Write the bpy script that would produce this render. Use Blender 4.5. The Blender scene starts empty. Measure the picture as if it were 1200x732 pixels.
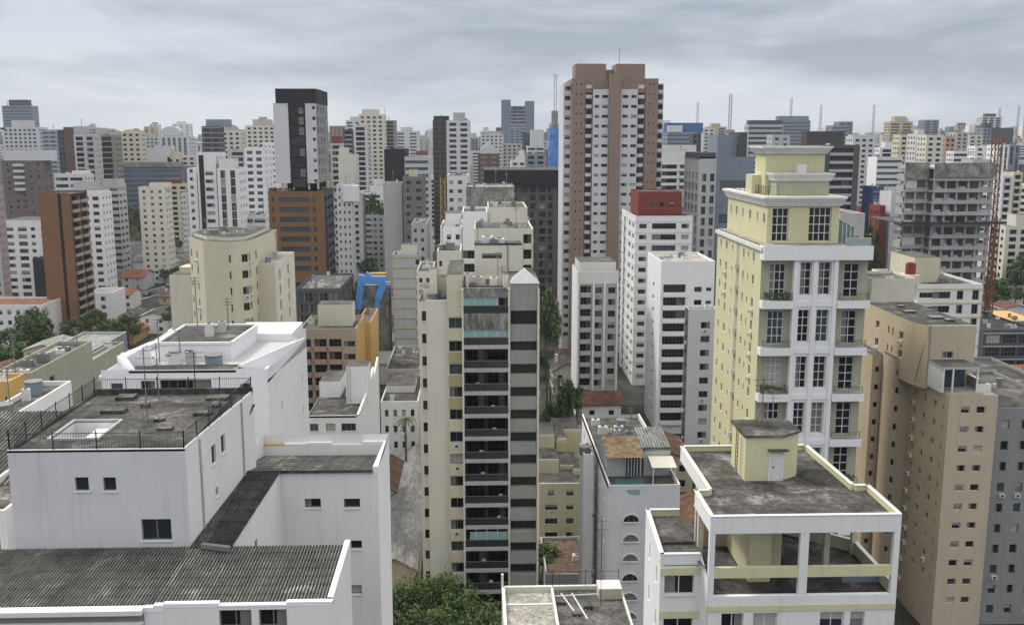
import bpy, math, random
from mathutils import Vector, Matrix
S = bpy.context.scene
COL = S.collection
rad = math.radians

# ------------------------------------------------------------------ camera
CAMH = 68.0
FPX = 1167.0
cam_d = bpy.data.cameras.new('camera')
cam = bpy.data.objects.new('camera', cam_d); COL.objects.link(cam)
cam.location = (0, 0, CAMH)
cam.rotation_euler = (rad(80.0), 0, rad(-1.96))
cam_d.sensor_width = 36; cam_d.lens = FPX / 1200 * 36
cam_d.clip_start = 1; cam_d.clip_end = 30000
S.camera = cam
S.render.resolution_x = 1024; S.render.resolution_y = 624

# ------------------------------------------------------------------ sky and sun
SUN_EL, SUN_AZ = 50.0, -55.0      # azimuth from +Y, positive to the right
world = bpy.data.worlds.new('World'); S.world = world; world.use_nodes = True
nt = world.node_tree; nt.nodes.clear()
def N(nt, t, **k):
    n = nt.nodes.new(t)
    for a, v in k.items():
        if a.startswith('i_'): n.inputs[a[2:].replace('_', ' ')].default_value = v
        else: setattr(n, a, v)
    return n
def L(nt, a, b): nt.links.new(a, b)
out = N(nt, 'ShaderNodeOutputWorld'); bg = N(nt, 'ShaderNodeBackground'); bg.inputs['Strength'].default_value = 0.1
sky = N(nt, 'ShaderNodeTexSky', sky_type='NISHITA', sun_disc=False, sun_elevation=rad(SUN_EL), sun_rotation=rad(SUN_AZ))
tc = N(nt, 'ShaderNodeTexCoord'); mp = N(nt, 'ShaderNodeMapping'); mp.inputs['Scale'].default_value = (1.7, 1.7, 8.0)
mp.inputs['Location'].default_value = (0.4, 0.0, 0.7)
L(nt, tc.outputs['Generated'], mp.inputs['Vector'])
n1 = N(nt, 'ShaderNodeTexNoise'); n1.inputs['Scale'].default_value = 2.0; n1.inputs['Detail'].default_value = 9; n1.inputs['Roughness'].default_value = .56; n1.inputs['Distortion'].default_value = .3
L(nt, mp.outputs[0], n1.inputs['Vector'])
cr = N(nt, 'ShaderNodeValToRGB'); e = cr.color_ramp.elements
e[0].position = .38; e[0].color = (.34, .385, .465, 1); e[1].position = .62; e[1].color = (.63, .67, .74, 1)
L(nt, n1.outputs['Fac'], cr.inputs[0])
# bright overcast dome towards the zenith, pale near the horizon
sep = N(nt, 'ShaderNodeSeparateXYZ'); L(nt, tc.outputs['Generated'], sep.inputs[0])
el = N(nt, 'ShaderNodeValToRGB'); q = el.color_ramp.elements
q[0].position = 0.0; q[0].color = (1.2, 1.18, 1.14, 1); q[1].position = 1.0; q[1].color = (3.7, 3.3, 2.8, 1)
a = el.color_ramp.elements.new(.055); a.color = (1.08, 1.07, 1.05, 1)
a = el.color_ramp.elements.new(.11); a.color = (.96, .96, .97, 1)
a = el.color_ramp.elements.new(.22); a.color = (1.0, 1.0, 1.0, 1)
a = el.color_ramp.elements.new(.5); a.color = (2.4, 2.2, 1.95, 1)
L(nt, sep.outputs['Z'], el.inputs[0])
mul = N(nt, 'ShaderNodeMix', data_type='RGBA', blend_type='MULTIPLY'); mul.inputs['Factor'].default_value = 1
L(nt, cr.outputs[0], mul.inputs['A']); L(nt, el.outputs[0], mul.inputs['B'])
sc = N(nt, 'ShaderNodeMix', data_type='RGBA', blend_type='MULTIPLY'); sc.inputs['Factor'].default_value = 1
sc.inputs['B'].default_value = (10, 10, 10, 1); L(nt, mul.outputs['Result'], sc.inputs['A'])
mx = N(nt, 'ShaderNodeMix', data_type='RGBA'); mx.inputs['Factor'].default_value = .93
L(nt, sky.outputs[0], mx.inputs['A']); L(nt, sc.outputs['Result'], mx.inputs['B'])
L(nt, mx.outputs['Result'], bg.inputs['Color']); L(nt, bg.outputs[0], out.inputs['Surface'])

sd = bpy.data.lights.new('sun', 'SUN'); sd.energy = 2.4; sd.angle = rad(10); sd.color = (1, .95, .86)
so = bpy.data.objects.new('sun', sd); COL.objects.link(so)
_s = Vector((math.sin(rad(SUN_AZ))*math.cos(rad(SUN_EL)), math.cos(rad(SUN_AZ))*math.cos(rad(SUN_EL)), math.sin(rad(SUN_EL))))
so.rotation_euler = _s.to_track_quat('Z', 'Y').to_euler()
S.view_settings.view_transform = 'Standard'; S.view_settings.look = 'None'
S.view_settings.exposure = 0.12; S.view_settings.gamma = 1
S.render.engine = 'CYCLES'
S.cycles.max_bounces = 6; S.cycles.diffuse_bounces = 2; S.cycles.glossy_bounces = 2; S.cycles.volume_bounces = 0

# ------------------------------------------------------------------ projection helpers
_R = cam.rotation_euler.to_matrix()
def P(px, py, d):
    v = _R @ Vector(((px - 600) / FPX, (366 - py) / FPX, -1.0))
    k = d / v.y
    return Vector((v.x * k, d, CAMH + v.z * k))
def PX(px, py, d): return P(px, py, d).x
def PZ(px, py, d): return P(px, py, d).z
def PD(py, z, px=560):
    "distance at which a point of height z shows in image row py"
    v = _R @ Vector(((px - 600) / FPX, (366 - py) / FPX, -1.0))
    return (z - CAMH) / v.z * v.y

# ------------------------------------------------------------------ materials
_mats = {}
def new_mat(name):
    m = bpy.data.materials.new(name); m.use_nodes = True
    t = m.node_tree; b = t.nodes['Principled BSDF']
    return m, t, b
def plaster(name, col, stain=.35, rough=.85, streak=1.0, sc=1.0, bump=.0):
    "painted render with soft blotches and rain streaks"
    stain = min(.95, stain*1.45)
    if name in _mats: return _mats[name]
    m, t, b = new_mat(name)
    g = N(t, 'ShaderNodeTexCoord')
    o = g.outputs['Object']
    big = N(t, 'ShaderNodeTexNoise'); big.inputs['Scale'].default_value = .16*sc; big.inputs['Detail'].default_value = 8; big.inputs['Roughness'].default_value = .65
    L(t, o, big.inputs['Vector'])
    mpn = N(t, 'ShaderNodeMapping'); mpn.inputs['Scale'].default_value = (1.6*sc, 1.6*sc, .07*sc); L(t, o, mpn.inputs['Vector'])
    st = N(t, 'ShaderNodeTexNoise'); st.inputs['Scale'].default_value = 1.3; st.inputs['Detail'].default_value = 9; st.inputs['Roughness'].default_value = .78
    L(t, mpn.outputs[0], st.inputs['Vector'])
    r1 = N(t, 'ShaderNodeMapRange'); r1.inputs['From Min'].default_value = .3; r1.inputs['From Max'].default_value = .75
    r1.inputs['To Min'].default_value = 1; r1.inputs['To Max'].default_value = 1-stain*.55; L(t, big.outputs['Fac'], r1.inputs['Value'])
    r2 = N(t, 'ShaderNodeMapRange'); r2.inputs['From Min'].default_value = .52; r2.inputs['From Max'].default_value = .8
    r2.inputs['To Min'].default_value = 1; r2.inputs['To Max'].default_value = 1-stain*streak; L(t, st.outputs['Fac'], r2.inputs['Value'])
    mm = N(t, 'ShaderNodeMath', operation='MULTIPLY'); L(t, r1.outputs[0], mm.inputs[0]); L(t, r2.outputs[0], mm.inputs[1])
    inv = N(t, 'ShaderNodeMix', data_type='RGBA'); inv.inputs['B'].default_value = (*col, 1)
    dk = tuple(c*.28+.02*k for c, k in zip(col, (1.1, 1, .8))); inv.inputs['A'].default_value = (*dk, 1)
    L(t, mm.outputs[0], inv.inputs['Factor'])
    L(t, inv.outputs['Result'], b.inputs['Base Color']); b.inputs['Roughness'].default_value = rough
    b.inputs['Specular IOR Level'].default_value = .3
    if bump:
        bp = N(t, 'ShaderNodeBump'); bp.inputs['Strength'].default_value = bump; bp.inputs['Distance'].default_value = .05
        fn = N(t, 'ShaderNodeTexNoise'); fn.inputs['Scale'].default_value = 4; fn.inputs['Detail'].default_value = 6; L(t, o, fn.inputs['Vector'])
        L(t, fn.outputs['Fac'], bp.inputs['Height']); L(t, bp.outputs[0], b.inputs['Normal'])
    _mats[name] = m; return m
def blotch(name, c0, c1, c2=None, sc=.6, rough=.9, lo=.38, hi=.62, ysc=1.0, fine=0.5, seam=0, zsc=1.0):
    "weathered roofing: two or three tones in irregular patches"
    if name in _mats: return _mats[name]
    m, t, b = new_mat(name)
    g = N(t, 'ShaderNodeTexCoord'); mpn = N(t, 'ShaderNodeMapping'); mpn.inputs['Scale'].default_value = (1, ysc, zsc); L(t, g.outputs['Object'], mpn.inputs[0])
    n = N(t, 'ShaderNodeTexNoise'); n.inputs['Scale'].default_value = sc; n.inputs['Detail'].default_value = 10; n.inputs['Roughness'].default_value = .68; n.inputs['Distortion'].default_value = .6
    L(t, mpn.outputs[0], n.inputs['Vector'])
    r = N(t, 'ShaderNodeValToRGB'); e = r.color_ramp.elements
    e[0].position = lo; e[0].color = (*c0, 1); e[1].position = hi; e[1].color = (*c1, 1)
    if c2: x = r.color_ramp.elements.new(min(.99, hi+.09)); x.color = (*c2, 1)
    L(t, n.outputs['Fac'], r.inputs[0])
    n2 = N(t, 'ShaderNodeTexNoise'); n2.inputs['Scale'].default_value = sc*9; n2.inputs['Detail'].default_value = 6; L(t, mpn.outputs[0], n2.inputs['Vector'])
    r2 = N(t, 'ShaderNodeMapRange'); r2.inputs['From Min'].default_value = .3; r2.inputs['From Max'].default_value = .7; r2.inputs['To Min'].default_value = 1-fine; r2.inputs['To Max'].default_value = 1+fine*.5
    L(t, n2.outputs['Fac'], r2.inputs['Value'])
    mu = N(t, 'ShaderNodeMix', data_type='RGBA', blend_type='MULTIPLY'); mu.inputs['Factor'].default_value = 1
    L(t, r.outputs[0], mu.inputs['A']); L(t, r2.outputs[0], mu.inputs['B'])
    res = mu.outputs['Result']
    if seam:
        bk = N(t, 'ShaderNodeTexBrick'); bk.inputs['Scale'].default_value = 1; bk.inputs['Brick Width'].default_value = 3.1; bk.inputs['Row Height'].default_value = 1.9
        bk.inputs['Mortar Size'].default_value = .045; bk.inputs['Mortar Smooth'].default_value = .6; bk.inputs['Color1'].default_value = (1, 1, 1, 1); bk.inputs['Color2'].default_value = (.72, .72, .72, 1); bk.inputs['Mortar'].default_value = (.45, .45, .45, 1)
        wn = N(t, 'ShaderNodeVectorMath', operation='MULTIPLY_ADD'); wn.inputs[1].default_value = (.5, .5, .5); L(t, n.outputs['Color'], wn.inputs[0]); L(t, g.outputs['Object'], wn.inputs[2]); L(t, wn.outputs[0], bk.inputs['Vector'])
        m3 = N(t, 'ShaderNodeMix', data_type='RGBA', blend_type='MULTIPLY'); m3.inputs['Factor'].default_value = seam; L(t, res, m3.inputs['A']); L(t, bk.outputs['Color'], m3.inputs['B']); res = m3.outputs['Result']
    L(t, res, b.inputs['Base Color']); b.inputs['Roughness'].default_value = rough; b.inputs['Specular IOR Level'].default_value = .25
    _mats[name] = m; return m
def flat(name, col, rough=.7, metal=0, spec=.5, emit=None):
    if name in _mats: return _mats[name]
    m, t, b = new_mat(name)
    g = N(t, 'ShaderNodeTexCoord'); n = N(t, 'ShaderNodeTexNoise'); n.inputs['Scale'].default_value = 2.3; n.inputs['Detail'].default_value = 5
    L(t, g.outputs['Object'], n.inputs['Vector'])
    mr = N(t, 'ShaderNodeMapRange'); mr.inputs['To Min'].default_value = .78; mr.inputs['To Max'].default_value = 1.18; L(t, n.outputs['Fac'], mr.inputs['Value'])
    mu = N(t, 'ShaderNodeMix', data_type='RGBA', blend_type='MULTIPLY'); mu.inputs['Factor'].default_value = 1; mu.inputs['A'].default_value = (*col, 1)
    L(t, mr.outputs[0], mu.inputs['B']); L(t, mu.outputs['Result'], b.inputs['Base Color'])
    b.inputs['Roughness'].default_value = rough; b.inputs['Metallic'].default_value = metal; b.inputs['Specular IOR Level'].default_value = spec
    _mats[name] = m; return m

WHITE = plaster('white_render', (.74, .74, .74), .22, bump=.15)
WHITE2 = plaster('clean_white_render', (.78, .785, .8), .12)
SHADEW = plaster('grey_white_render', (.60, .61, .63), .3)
GREYW = plaster('light_grey_render', (.47, .475, .48), .35)
GREY = plaster('grey_concrete', (.27, .275, .275), .45)
DGREY = plaster('dark_grey_cladding', (.085, .09, .1), .3)
BLACK = plaster('black_cladding', (.022, .024, .028), .2)
CREAM = plaster('cream_render', (.60, .565, .43), .25)
CREAM2 = plaster('pale_cream_render', (.66, .64, .55), .28)
YELLOW = plaster('pale_yellow_render', (.60, .575, .365), .22)
YGREEN = plaster('green_yellow_render', (.38, .39, .29), .25)
BEIGE = plaster('beige_render', (.50, .43, .32), .25)
BEIGE2 = plaster('warm_beige_render', (.53, .44, .32), .3)
TAN = plaster('tan_render', (.42, .36, .28), .3)
BRICK = plaster('orange_brown_brick', (.22, .115, .06), .3)
BROWN = plaster('brown_cladding', (.27, .195, .16), .15)
OBROWN = plaster('ochre_brown_cladding', (.20, .112, .05), .25)
RED = plaster('brick_red_paint', (.2, .05, .038), .35)
REDB = plaster('red_brown_render', (.14, .085, .07), .3)
PINK = plaster('salmon_render', (.46, .31, .24), .3)
OCHRE = plaster('ochre_yellow_render', (.58, .37, .13), .25)
BLUEG = plaster('blue_grey_cladding', (.22, .26, .32), .25)
BLUE = plaster('deep_blue_cladding', (.06, .13, .33), .25)
BLUENET = blotch('blue_netting', (.05, .17, .5), (.16, .36, .75), sc=.25)
GREYNET = blotch('grey_netting', (.14, .14, .13), (.38, .37, .35), (.6, .6, .58), sc=.35)
GREENB = plaster('weathered_green_beige', (.36, .36, .29), .45)
STAINC = blotch('heavily_stained_concrete', (.07, .07, .065), (.27, .27, .255), (.4, .4, .38), sc=1.1, lo=.34, hi=.56, zsc=.3, fine=.25)
STAING = plaster('stained_grey_panel', (.34, .34, .315), .5, sc=1.3)
LEDGE = plaster('stained_ledge', (.47, .47, .45), .6, sc=1.6)
TRIM = plaster('trim_white', (.72, .72, .71), .35)
ROOFD = blotch('dark_roof_membrane', (.028, .028, .027), (.11, .105, .097), (.27, .26, .24), sc=.35, lo=.34, hi=.56, seam=1)
ROOFM = blotch('weathered_roof_slab', (.06, .06, .056), (.16, .155, .14), (.36, .35, .32), sc=.4, seam=.8)
ROOFL = blotch('pale_roof_screed', (.28, .27, .24), (.5, .48, .42), (.6, .58, .52), sc=.4, seam=.5)
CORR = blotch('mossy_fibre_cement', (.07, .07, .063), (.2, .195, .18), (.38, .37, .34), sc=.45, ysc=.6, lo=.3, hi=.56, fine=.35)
CORRV = blotch('painted_valley_shade', (.018, .018, .016), (.05, .05, .045), (.10, .10, .09), sc=.4, ysc=.6, lo=.3, hi=.6, fine=.35)  # groove shade put into the colour of the valley faces
CORRDV = blotch('painted_black_valley_shade', (.008, .008, .008), (.022, .022, .02), sc=.7)  # same painted groove shade for the blackened sheets
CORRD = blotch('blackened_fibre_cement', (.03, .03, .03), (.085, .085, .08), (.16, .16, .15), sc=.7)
METALR = blotch('pale_metal_sheet', (.16, .16, .155), (.34, .34, .33), sc=.3, ysc=.3, rough=.5)
TILE = blotch('terracotta_tiles', (.12, .05, .03), (.27, .115, .06), (.38, .21, .13), sc=.5)
TILE2 = blotch('old_brown_tiles', (.07, .04, .03), (.16, .085, .055), (.25, .16, .11), sc=.5)
ASPH = blotch('asphalt', (.035, .036, .038), (.06, .06, .062), sc=.2, fine=.2)
PAVE = blotch('paving', (.16, .155, .15), (.26, .25, .24), sc=.3, fine=.2)
GROUND = blotch('urban_ground', (.025, .03, .022), (.075, .072, .065), (.14, .13, .12), sc=.03)
FRAMEM = flat('window_frame_metal', (.16, .16, .16), .5)
FRAMEW = flat('window_frame_white', (.62, .62, .60), .5)
FRAMED = flat('dark_metal', (.03, .03, .032), .5)
STEEL = flat('galvanised_steel', (.22, .22, .22), .5, .4)
RUST = flat('rusted_steel', (.17, .075, .035), .8)
def glassm(name, c, r=.12, s=.6): 
    m = flat(name, c, r, 0, s); return m
G0 = glassm('glass_black', (.010, .011, .013), .15, .35); G1 = glassm('glass_dark', (.022, .026, .03), .15, .4); G2 = glassm('glass_blue', (.045, .065, .085))
G3 = glassm('curtained_glass', (.17, .17, .16), .4); G4 = glassm('shuttered_window', (.36, .36, .34), .6); G5 = glassm('teal_glass', (.13, .2, .2), .15)
GLOFF = glassm('office_glass', (.06, .095, .13), .08, .8)
GLBAL = glassm('smoked_railing_glass', (.03, .035, .037), .15)
GLAQ = glassm('aqua_glass', (.25, .38, .38), .12, .7)
DARK = flat('dark_interior', (.018, .018, .018), .9, 0, .1)
GLVAR = [G0, G0, G1, G1, G2, G3, G4]

# ------------------------------------------------------------------ mesh builder
class MB:
    def __init__(s): s.v = []; s.f = []; s.mi = []; s.mats = []
    def m(s, mat):
        if mat not in s.mats: s.mats.append(mat)
        return s.mats.index(mat)
    def poly(s, pts, mat):
        i = len(s.v); s.v += [tuple(p) for p in pts]; s.f.append(tuple(range(i, i+len(pts)))); s.mi.append(s.m(mat))
    def box(s, x0, x1, y0, y1, z0, z1, mat, top=None):
        if x0 > x1: x0, x1 = x1, x0
        if y0 > y1: y0, y1 = y1, y0
        i = len(s.v)
        s.v += [(x0,y0,z0),(x1,y0,z0),(x1,y1,z0),(x0,y1,z0),(x0,y0,z1),(x1,y0,z1),(x1,y1,z1),(x0,y1,z1)]
        k = s.m(mat); kt = s.m(top) if top else k
        for fc, kk in (((0,1,5,4),k),((1,2,6,5),k),((2,3,7,6),k),((3,0,4,7),k),((4,5,6,7),kt),((3,2,1,0),k)):
            s.f.append(tuple(i+j for j in fc)); s.mi.append(kk)
    def bar(s, a, b, w, mat):
        "square bar between two points"
        a = Vector(a); b = Vector(b); d = (b-a).normalized()
        up = Vector((0,0,1)) if abs(d.z) < .9 else Vector((1,0,0))
        x = d.cross(up).normalized()*w/2; y = d.cross(x).normalized()*w/2
        i = len(s.v)
        for p in (a, b):
            for sx, sy in ((-1,-1),(1,-1),(1,1),(-1,1)): s.v.append(tuple(p + x*sx + y*sy))
        k = s.m(mat)
        for fc in ((0,1,5,4),(1,2,6,5),(2,3,7,6),(3,0,4,7),(4,5,6,7),(3,2,1,0)): s.f.append(tuple(i+j for j in fc)); s.mi.append(k)
    def prism(s, pts, z0, z1, mat, top=None, bottom=False):
        "pts counter-clockwise seen from above"
        n = len(pts); i = len(s.v)
        s.v += [(p[0],p[1],z0) for p in pts] + [(p[0],p[1],z1) for p in pts]
        k = s.m(mat)
        for j in range(n):
            s.f.append((i+j, i+(j+1)%n, i+n+(j+1)%n, i+n+j)); s.mi.append(k)
        s.f.append(tuple(i+n+j for j in range(n))); s.mi.append(s.m(top) if top else k)
        if bottom: s.f.append(tuple(i+j for j in reversed(range(n)))); s.mi.append(k)
    def cyl(s, c, r, z0, z1, mat, n=12, r1=None):
        r1 = r if r1 is None else r1
        i = len(s.v)
        for (rr, z) in ((r, z0), (r1, z1)):
            for j in range(n): s.v.append((c[0]+rr*math.cos(2*math.pi*j/n), c[1]+rr*math.sin(2*math.pi*j/n), z))
        k = s.m(mat)
        for j in range(n): s.f.append((i+j, i+(j+1)%n, i+n+(j+1)%n, i+n+j)); s.mi.append(k)
        s.f.append(tuple(i+n+j for j in range(n))); s.mi.append(k)
        s.f.append(tuple(i+j for j in reversed(range(n)))); s.mi.append(k)
    def mesh(s, name, org=(0,0,0)):
        me = bpy.data.meshes.new(name); ox, oy, oz = org
        me.from_pydata([(a-ox, b-oy, c-oz) for a, b, c in s.v], [], s.f)
        for m in s.mats: me.materials.append(m)
        me.polygons.foreach_set('material_index', s.mi); me.update()
        return me
    def build(s, name, parent=None, org=(0,0,0), smooth=False):
        me = s.mesh(name, org)
        if smooth:
            for p in me.polygons: p.use_smooth = True
        o = bpy.data.objects.new(name, me); COL.objects.link(o); o.parent = parent
        return o
def tag(o, label=None, cat=None, group=None, kind=None):
    if label: o['label'] = label
    if cat: o['category'] = cat
    if group: o['group'] = group
    if kind: o['kind'] = kind
    return o
def struct(name, mb, kind='structure'): return tag(mb.build(name), kind=kind)

# ------------------------------------------------------------------ windows
_wc = {}
FOOT = []
def win_geo(mb, fb, w, h, var, style, T=None):
    "pane into mb, frame into fb; local x along wall, -y outwards, origin at the centre"
    T = T or (lambda p: p)
    pane = GLVAR[var] if isinstance(var, int) else var
    fm = {'w': FRAMEM, 'W': FRAMEW, 'd': FRAMED}.get(style[0], FRAMEM)
    def bx(m, x0, x1, y0, y1, z0, z1, mat):
        pts = [T((x, y, z)) for x, y, z in ((x0,y0,z0),(x1,y0,z0),(x1,y1,z0),(x0,y1,z0),(x0,y0,z1),(x1,y0,z1),(x1,y1,z1),(x0,y1,z1))]
        i = len(m.v); m.v += pts; k = m.m(mat)
        for fc in ((0,1,5,4),(1,2,6,5),(3,0,4,7),(4,5,6,7),(3,2,1,0)): m.f.append(tuple(i+j for j in fc)); m.mi.append(k)
    mb.poly([T(p) for p in ((-w/2,0,-h/2),(w/2,0,-h/2),(w/2,0,h/2),(-w/2,0,h/2))], pane)
    if fb is None: return
    t = (.1 if h > 3 else .06) if w > .9 else .045
    bx(fb, -w/2, w/2, -.05, -.003, -h/2, -h/2+t, fm); bx(fb, -w/2, w/2, -.05, -.003, h/2-t, h/2, fm)
    bx(fb, -w/2, -w/2+t, -.045, -.003, -h/2+t, h/2-t, fm); bx(fb, w/2-t, w/2, -.045, -.003, -h/2+t, h/2-t, fm)
    n = max(1, round(w/(.8 if style != 'Wg' else .9)))
    for i in range(1, n):
        x = -w/2 + w*i/n; bx(fb, x-t/2, x+t/2, -.04, -.003, -h/2+t, h/2-t, fm)
    if h > 2.0:
        k = round(h/1.1)
        for i in range(1, k):
            z = -h/2 + h*i/k; bx(fb, -w/2+t, w/2-t, -.035, -.003, z-t/2, z+t/2, fm)
    if isinstance(var, int) and var in (1, 2, 0) and w > .8 and (round((w+h)*100)+var) % 2:   # curtain drawn to one side
        s_ = 1 if var == 1 else -1; a_, b2_ = sorted((s_*w/2*.94, s_*w*.12)); bx(mb, a_, b2_, -.002, -.001, -h/2+.04, h/2-.03, G3)
    if isinstance(var, int) and var in (3, 5) and w > .8 and h < 2:   # half-drawn blind
        bx(mb, -w/2+.05, w/2-.05, -.002, -.001, h*.05, h/2-.03, G4)

class Bld:
    def __init__(s, name, label, cat='apartment building', group=None, at=(0, 0), near=False, seed=None):
        s.e = bpy.data.objects.new(name, None); COL.objects.link(s.e)
        s.org = Vector((at[0], at[1], 0)); s.e.location = s.org; s.e.empty_display_size = 1
        tag(s.e, label, cat, group)
        s.parts = {}; s.win = []; s.near = near; s.rng = random.Random(seed or label)
        s.glass = None; s.wstyle = 'w'; s.inwall = False; s.wall = MB(); s.parts['wall'] = s.wall
        s.balm = None
    def mb(s, part):
        if part not in s.parts: s.parts[part] = MB()
        return s.parts[part]
    def one(s, part, mb, parent=None): return mb.build(part, parent or s.e, s.org)
    def box(s, part, *a, **k):
        mb = MB(); mb.box(*a, **k); return s.one(part, mb)
    def pane(s, p, u, nrm, w, h, var=None, style=None):
        s.win.append((Vector(p), Vector(u), Vector(nrm), round(w, 2), round(h, 2), s.rng.choice((0,1,2,3,4,0,1,2,3,5,6,4,0,1)) if var is None else var, style or s.wstyle))
    def facade(s, p0, p1, z0, z1, holes, mat, part='wall', rec=.24):
        mb = s.mb(part); p0 = Vector((p0[0], p0[1], 0)); p1 = Vector((p1[0], p1[1], 0))
        W = (p1-p0).length; u = (p1-p0)/W; n = Vector((u.y, -u.x, 0))
        Z = Vector((0, 0, 1))
        if s.inwall:
            mb.poly([p0+Z*z0, p1+Z*z0, p1+Z*z1, p0+Z*z1], mat)
            for (a, b, c, d, kd) in holes:
                q = p0 + n*.12
                g = s.glass or GLVAR[s.rng.choice((0, 0, 1, 1, 1, 2, 2, 3))]
                if kd == 'b':
                    g = DARK if s.rng.random() < .5 else G1
                    i = len(mb.v); qq = p0 + n*.9; bm_ = s.balm or mat
                    mb.poly([p0+n*.9+u*a+Z*(c-.25), p0+n*.9+u*b+Z*(c-.25), p0+n*.9+u*b+Z*(c+.55), p0+n*.9+u*a+Z*(c+.55)], bm_)
                    mb.poly([p0+u*a+Z*(c+.55), p0+n*.9+u*a+Z*(c+.55), p0+n*.9+u*b+Z*(c+.55), p0+u*b+Z*(c+.55)][::-1], bm_)
                    mb.poly([p0+u*a+Z*(c-.25), p0+n*.9+u*a+Z*(c-.25), p0+n*.9+u*a+Z*(c+.55), p0+u*a+Z*(c+.55)], bm_)
                    mb.poly([p0+u*b+Z*(c-.25), p0+n*.9+u*b+Z*(c-.25), p0+n*.9+u*b+Z*(c+.55), p0+u*b+Z*(c+.55)][::-1], bm_)
                mb.poly([q+u*a+Z*c, q+u*b+Z*c, q+u*b+Z*d, q+u*a+Z*d], g)
            return
        hs = [(max(.02, a), min(W-.02, b), c, d, kd) for a, b, c, d, kd in holes if b > .05 and a < W-.05 and c > z0+.02 and d < z1-.02]
        us = sorted({0, W} | {round(h[0], 4) for h in hs} | {round(h[1], 4) for h in hs})
        vs = sorted({z0, z1} | {round(h[2], 4) for h in hs} | {round(h[3], 4) for h in hs})
        for j in range(len(vs)-1):
            vm = (vs[j]+vs[j+1])/2
            act = [(h[0], h[1]) for h in hs if h[2] < vm < h[3]]
            st = None
            for i in range(len(us)-1):
                um = (us[i]+us[i+1])/2
                ins = any(a < um < b for a, b in act)
                if not ins and st is None: st = us[i]
                if ins and st is not None:
                    mb.poly([p0+u*st+Z*vs[j], p0+u*us[i]+Z*vs[j], p0+u*us[i]+Z*vs[j+1], p0+u*st+Z*vs[j+1]], mat); st = None
            if st is not None: mb.poly([p0+u*st+Z*vs[j], p0+u*W+Z*vs[j], p0+u*W+Z*vs[j+1], p0+u*st+Z*vs[j+1]], mat)
        for a, b, c, d, kd in hs:
            r = {'w': rec, 'W': rec+.1, 'b': 1.2, 'o': .5, 's': rec, 'd': rec}.get(kd, rec)
            q = -n*r
            A = [p0+u*a+Z*c, p0+u*b+Z*c, p0+u*b+Z*d, p0+u*a+Z*d]
            for k in range(4):
                x, y = A[k], A[(k+1) % 4]; mb.poly([x, y, y+q, x+q], mat)
            cz = p0 + u*(a+b)/2 + Z*(c+d)/2 + q*.97
            s.pane(cz, u, n, b-a, d-c, s.rng.choice((0, 0, 1, 1, 2)) if kd == 'b' else s.glass, None)
            if kd == 'b':
                m2 = MB(); bm_ = s.balm or mat; ex = .55
                B = lambda uu, nn, z: p0 + u*uu + n*nn + Z*z
                def obx(u0, u1, n0, n1, za, zb, mt):
                    pts = [B(u0,n1,za),B(u1,n1,za),B(u1,n0,za),B(u0,n0,za),B(u0,n1,zb),B(u1,n1,zb),B(u1,n0,zb),B(u0,n0,zb)]
                    i = len(m2.v); m2.v += [tuple(t) for t in pts]; k = m2.m(mt)
                    for fc in ((0,1,5,4),(1,2,6,5),(2,3,7,6),(3,0,4,7),(4,5,6,7),(3,2,1,0)): m2.f.append(tuple(i+j for j in fc)); m2.mi.append(k)
                obx(a+.02, b-.02, -r+.02, ex, c-.12, c+.03, bm_)
                obx(a+.02, b-.02, ex, ex+.12, c-.12, c+.95, bm_)
                obx(a+.02, a+.12, .02, ex, c+.03, c+.95, bm_); obx(b-.12, b-.02, .02, ex, c+.03, c+.95, bm_)
                s.one('balcony', m2)
            if s.near and kd == 'w':
                sl = MB(); 
                e0 = p0+u*(a-.06)+Z*(c-.07); e1 = p0+u*(b+.06)+Z*(c-.07)
                pts = [e0, e1, e1+n*.08, e0+n*.08]; pts2 = [t+Z*.05 for t in pts]
                sl.poly(pts2[::-1], TRIM); sl.poly([pts[3], pts[2], pts2[2], pts2[3]], TRIM)
                mb.poly(pts2[::-1], TRIM); mb.poly([pts[3], pts[2], pts2[2], pts2[3]], TRIM)
    def flush(s):
        camp = Vector((0, 0, CAMH))
        ws = sorted(s.win, key=lambda w: (w[0]-camp).length/math.sqrt(w[3]*w[4]+.01))
        rest_p = MB(); nac = 0
        if ws and (ws[0][0]-camp).length < 260:      # air conditioners hung under some windows
            for (p, u, n, w, h, var, st) in ws[:100]:
                if nac < 16 and .6 < w < 2.2 and h < 1.8 and s.rng.random() < .13:
                    q = p + u*s.rng.uniform(-.3, .3) + n*.26 - Vector((0, 0, h/2+.75)); m_ = MB(); c_ = [q-u*.38, q+u*.38, q+u*.38+n*.32, q-u*.38+n*.32]
                    t_ = [k+Vector((0, 0, .5)) for k in c_]; 
                    for i_ in range(4): j_ = (i_+1) % 4; m_.poly([c_[j_], c_[i_], t_[i_], t_[j_]], FRAMEW)
                    m_.poly(t_[::-1], FRAMEW); m_.poly(c_, FRAMEW)
                    k2 = [q-u*.2+n*.33+Vector((0,0,.08)), q+u*.2+n*.33+Vector((0,0,.08)), q+u*.2+n*.33+Vector((0,0,.42)), q-u*.2+n*.33+Vector((0,0,.42))]; m_.poly(k2, FRAMED)
                    m_.build('air_conditioner', s.e, s.org); nac += 1
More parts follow.
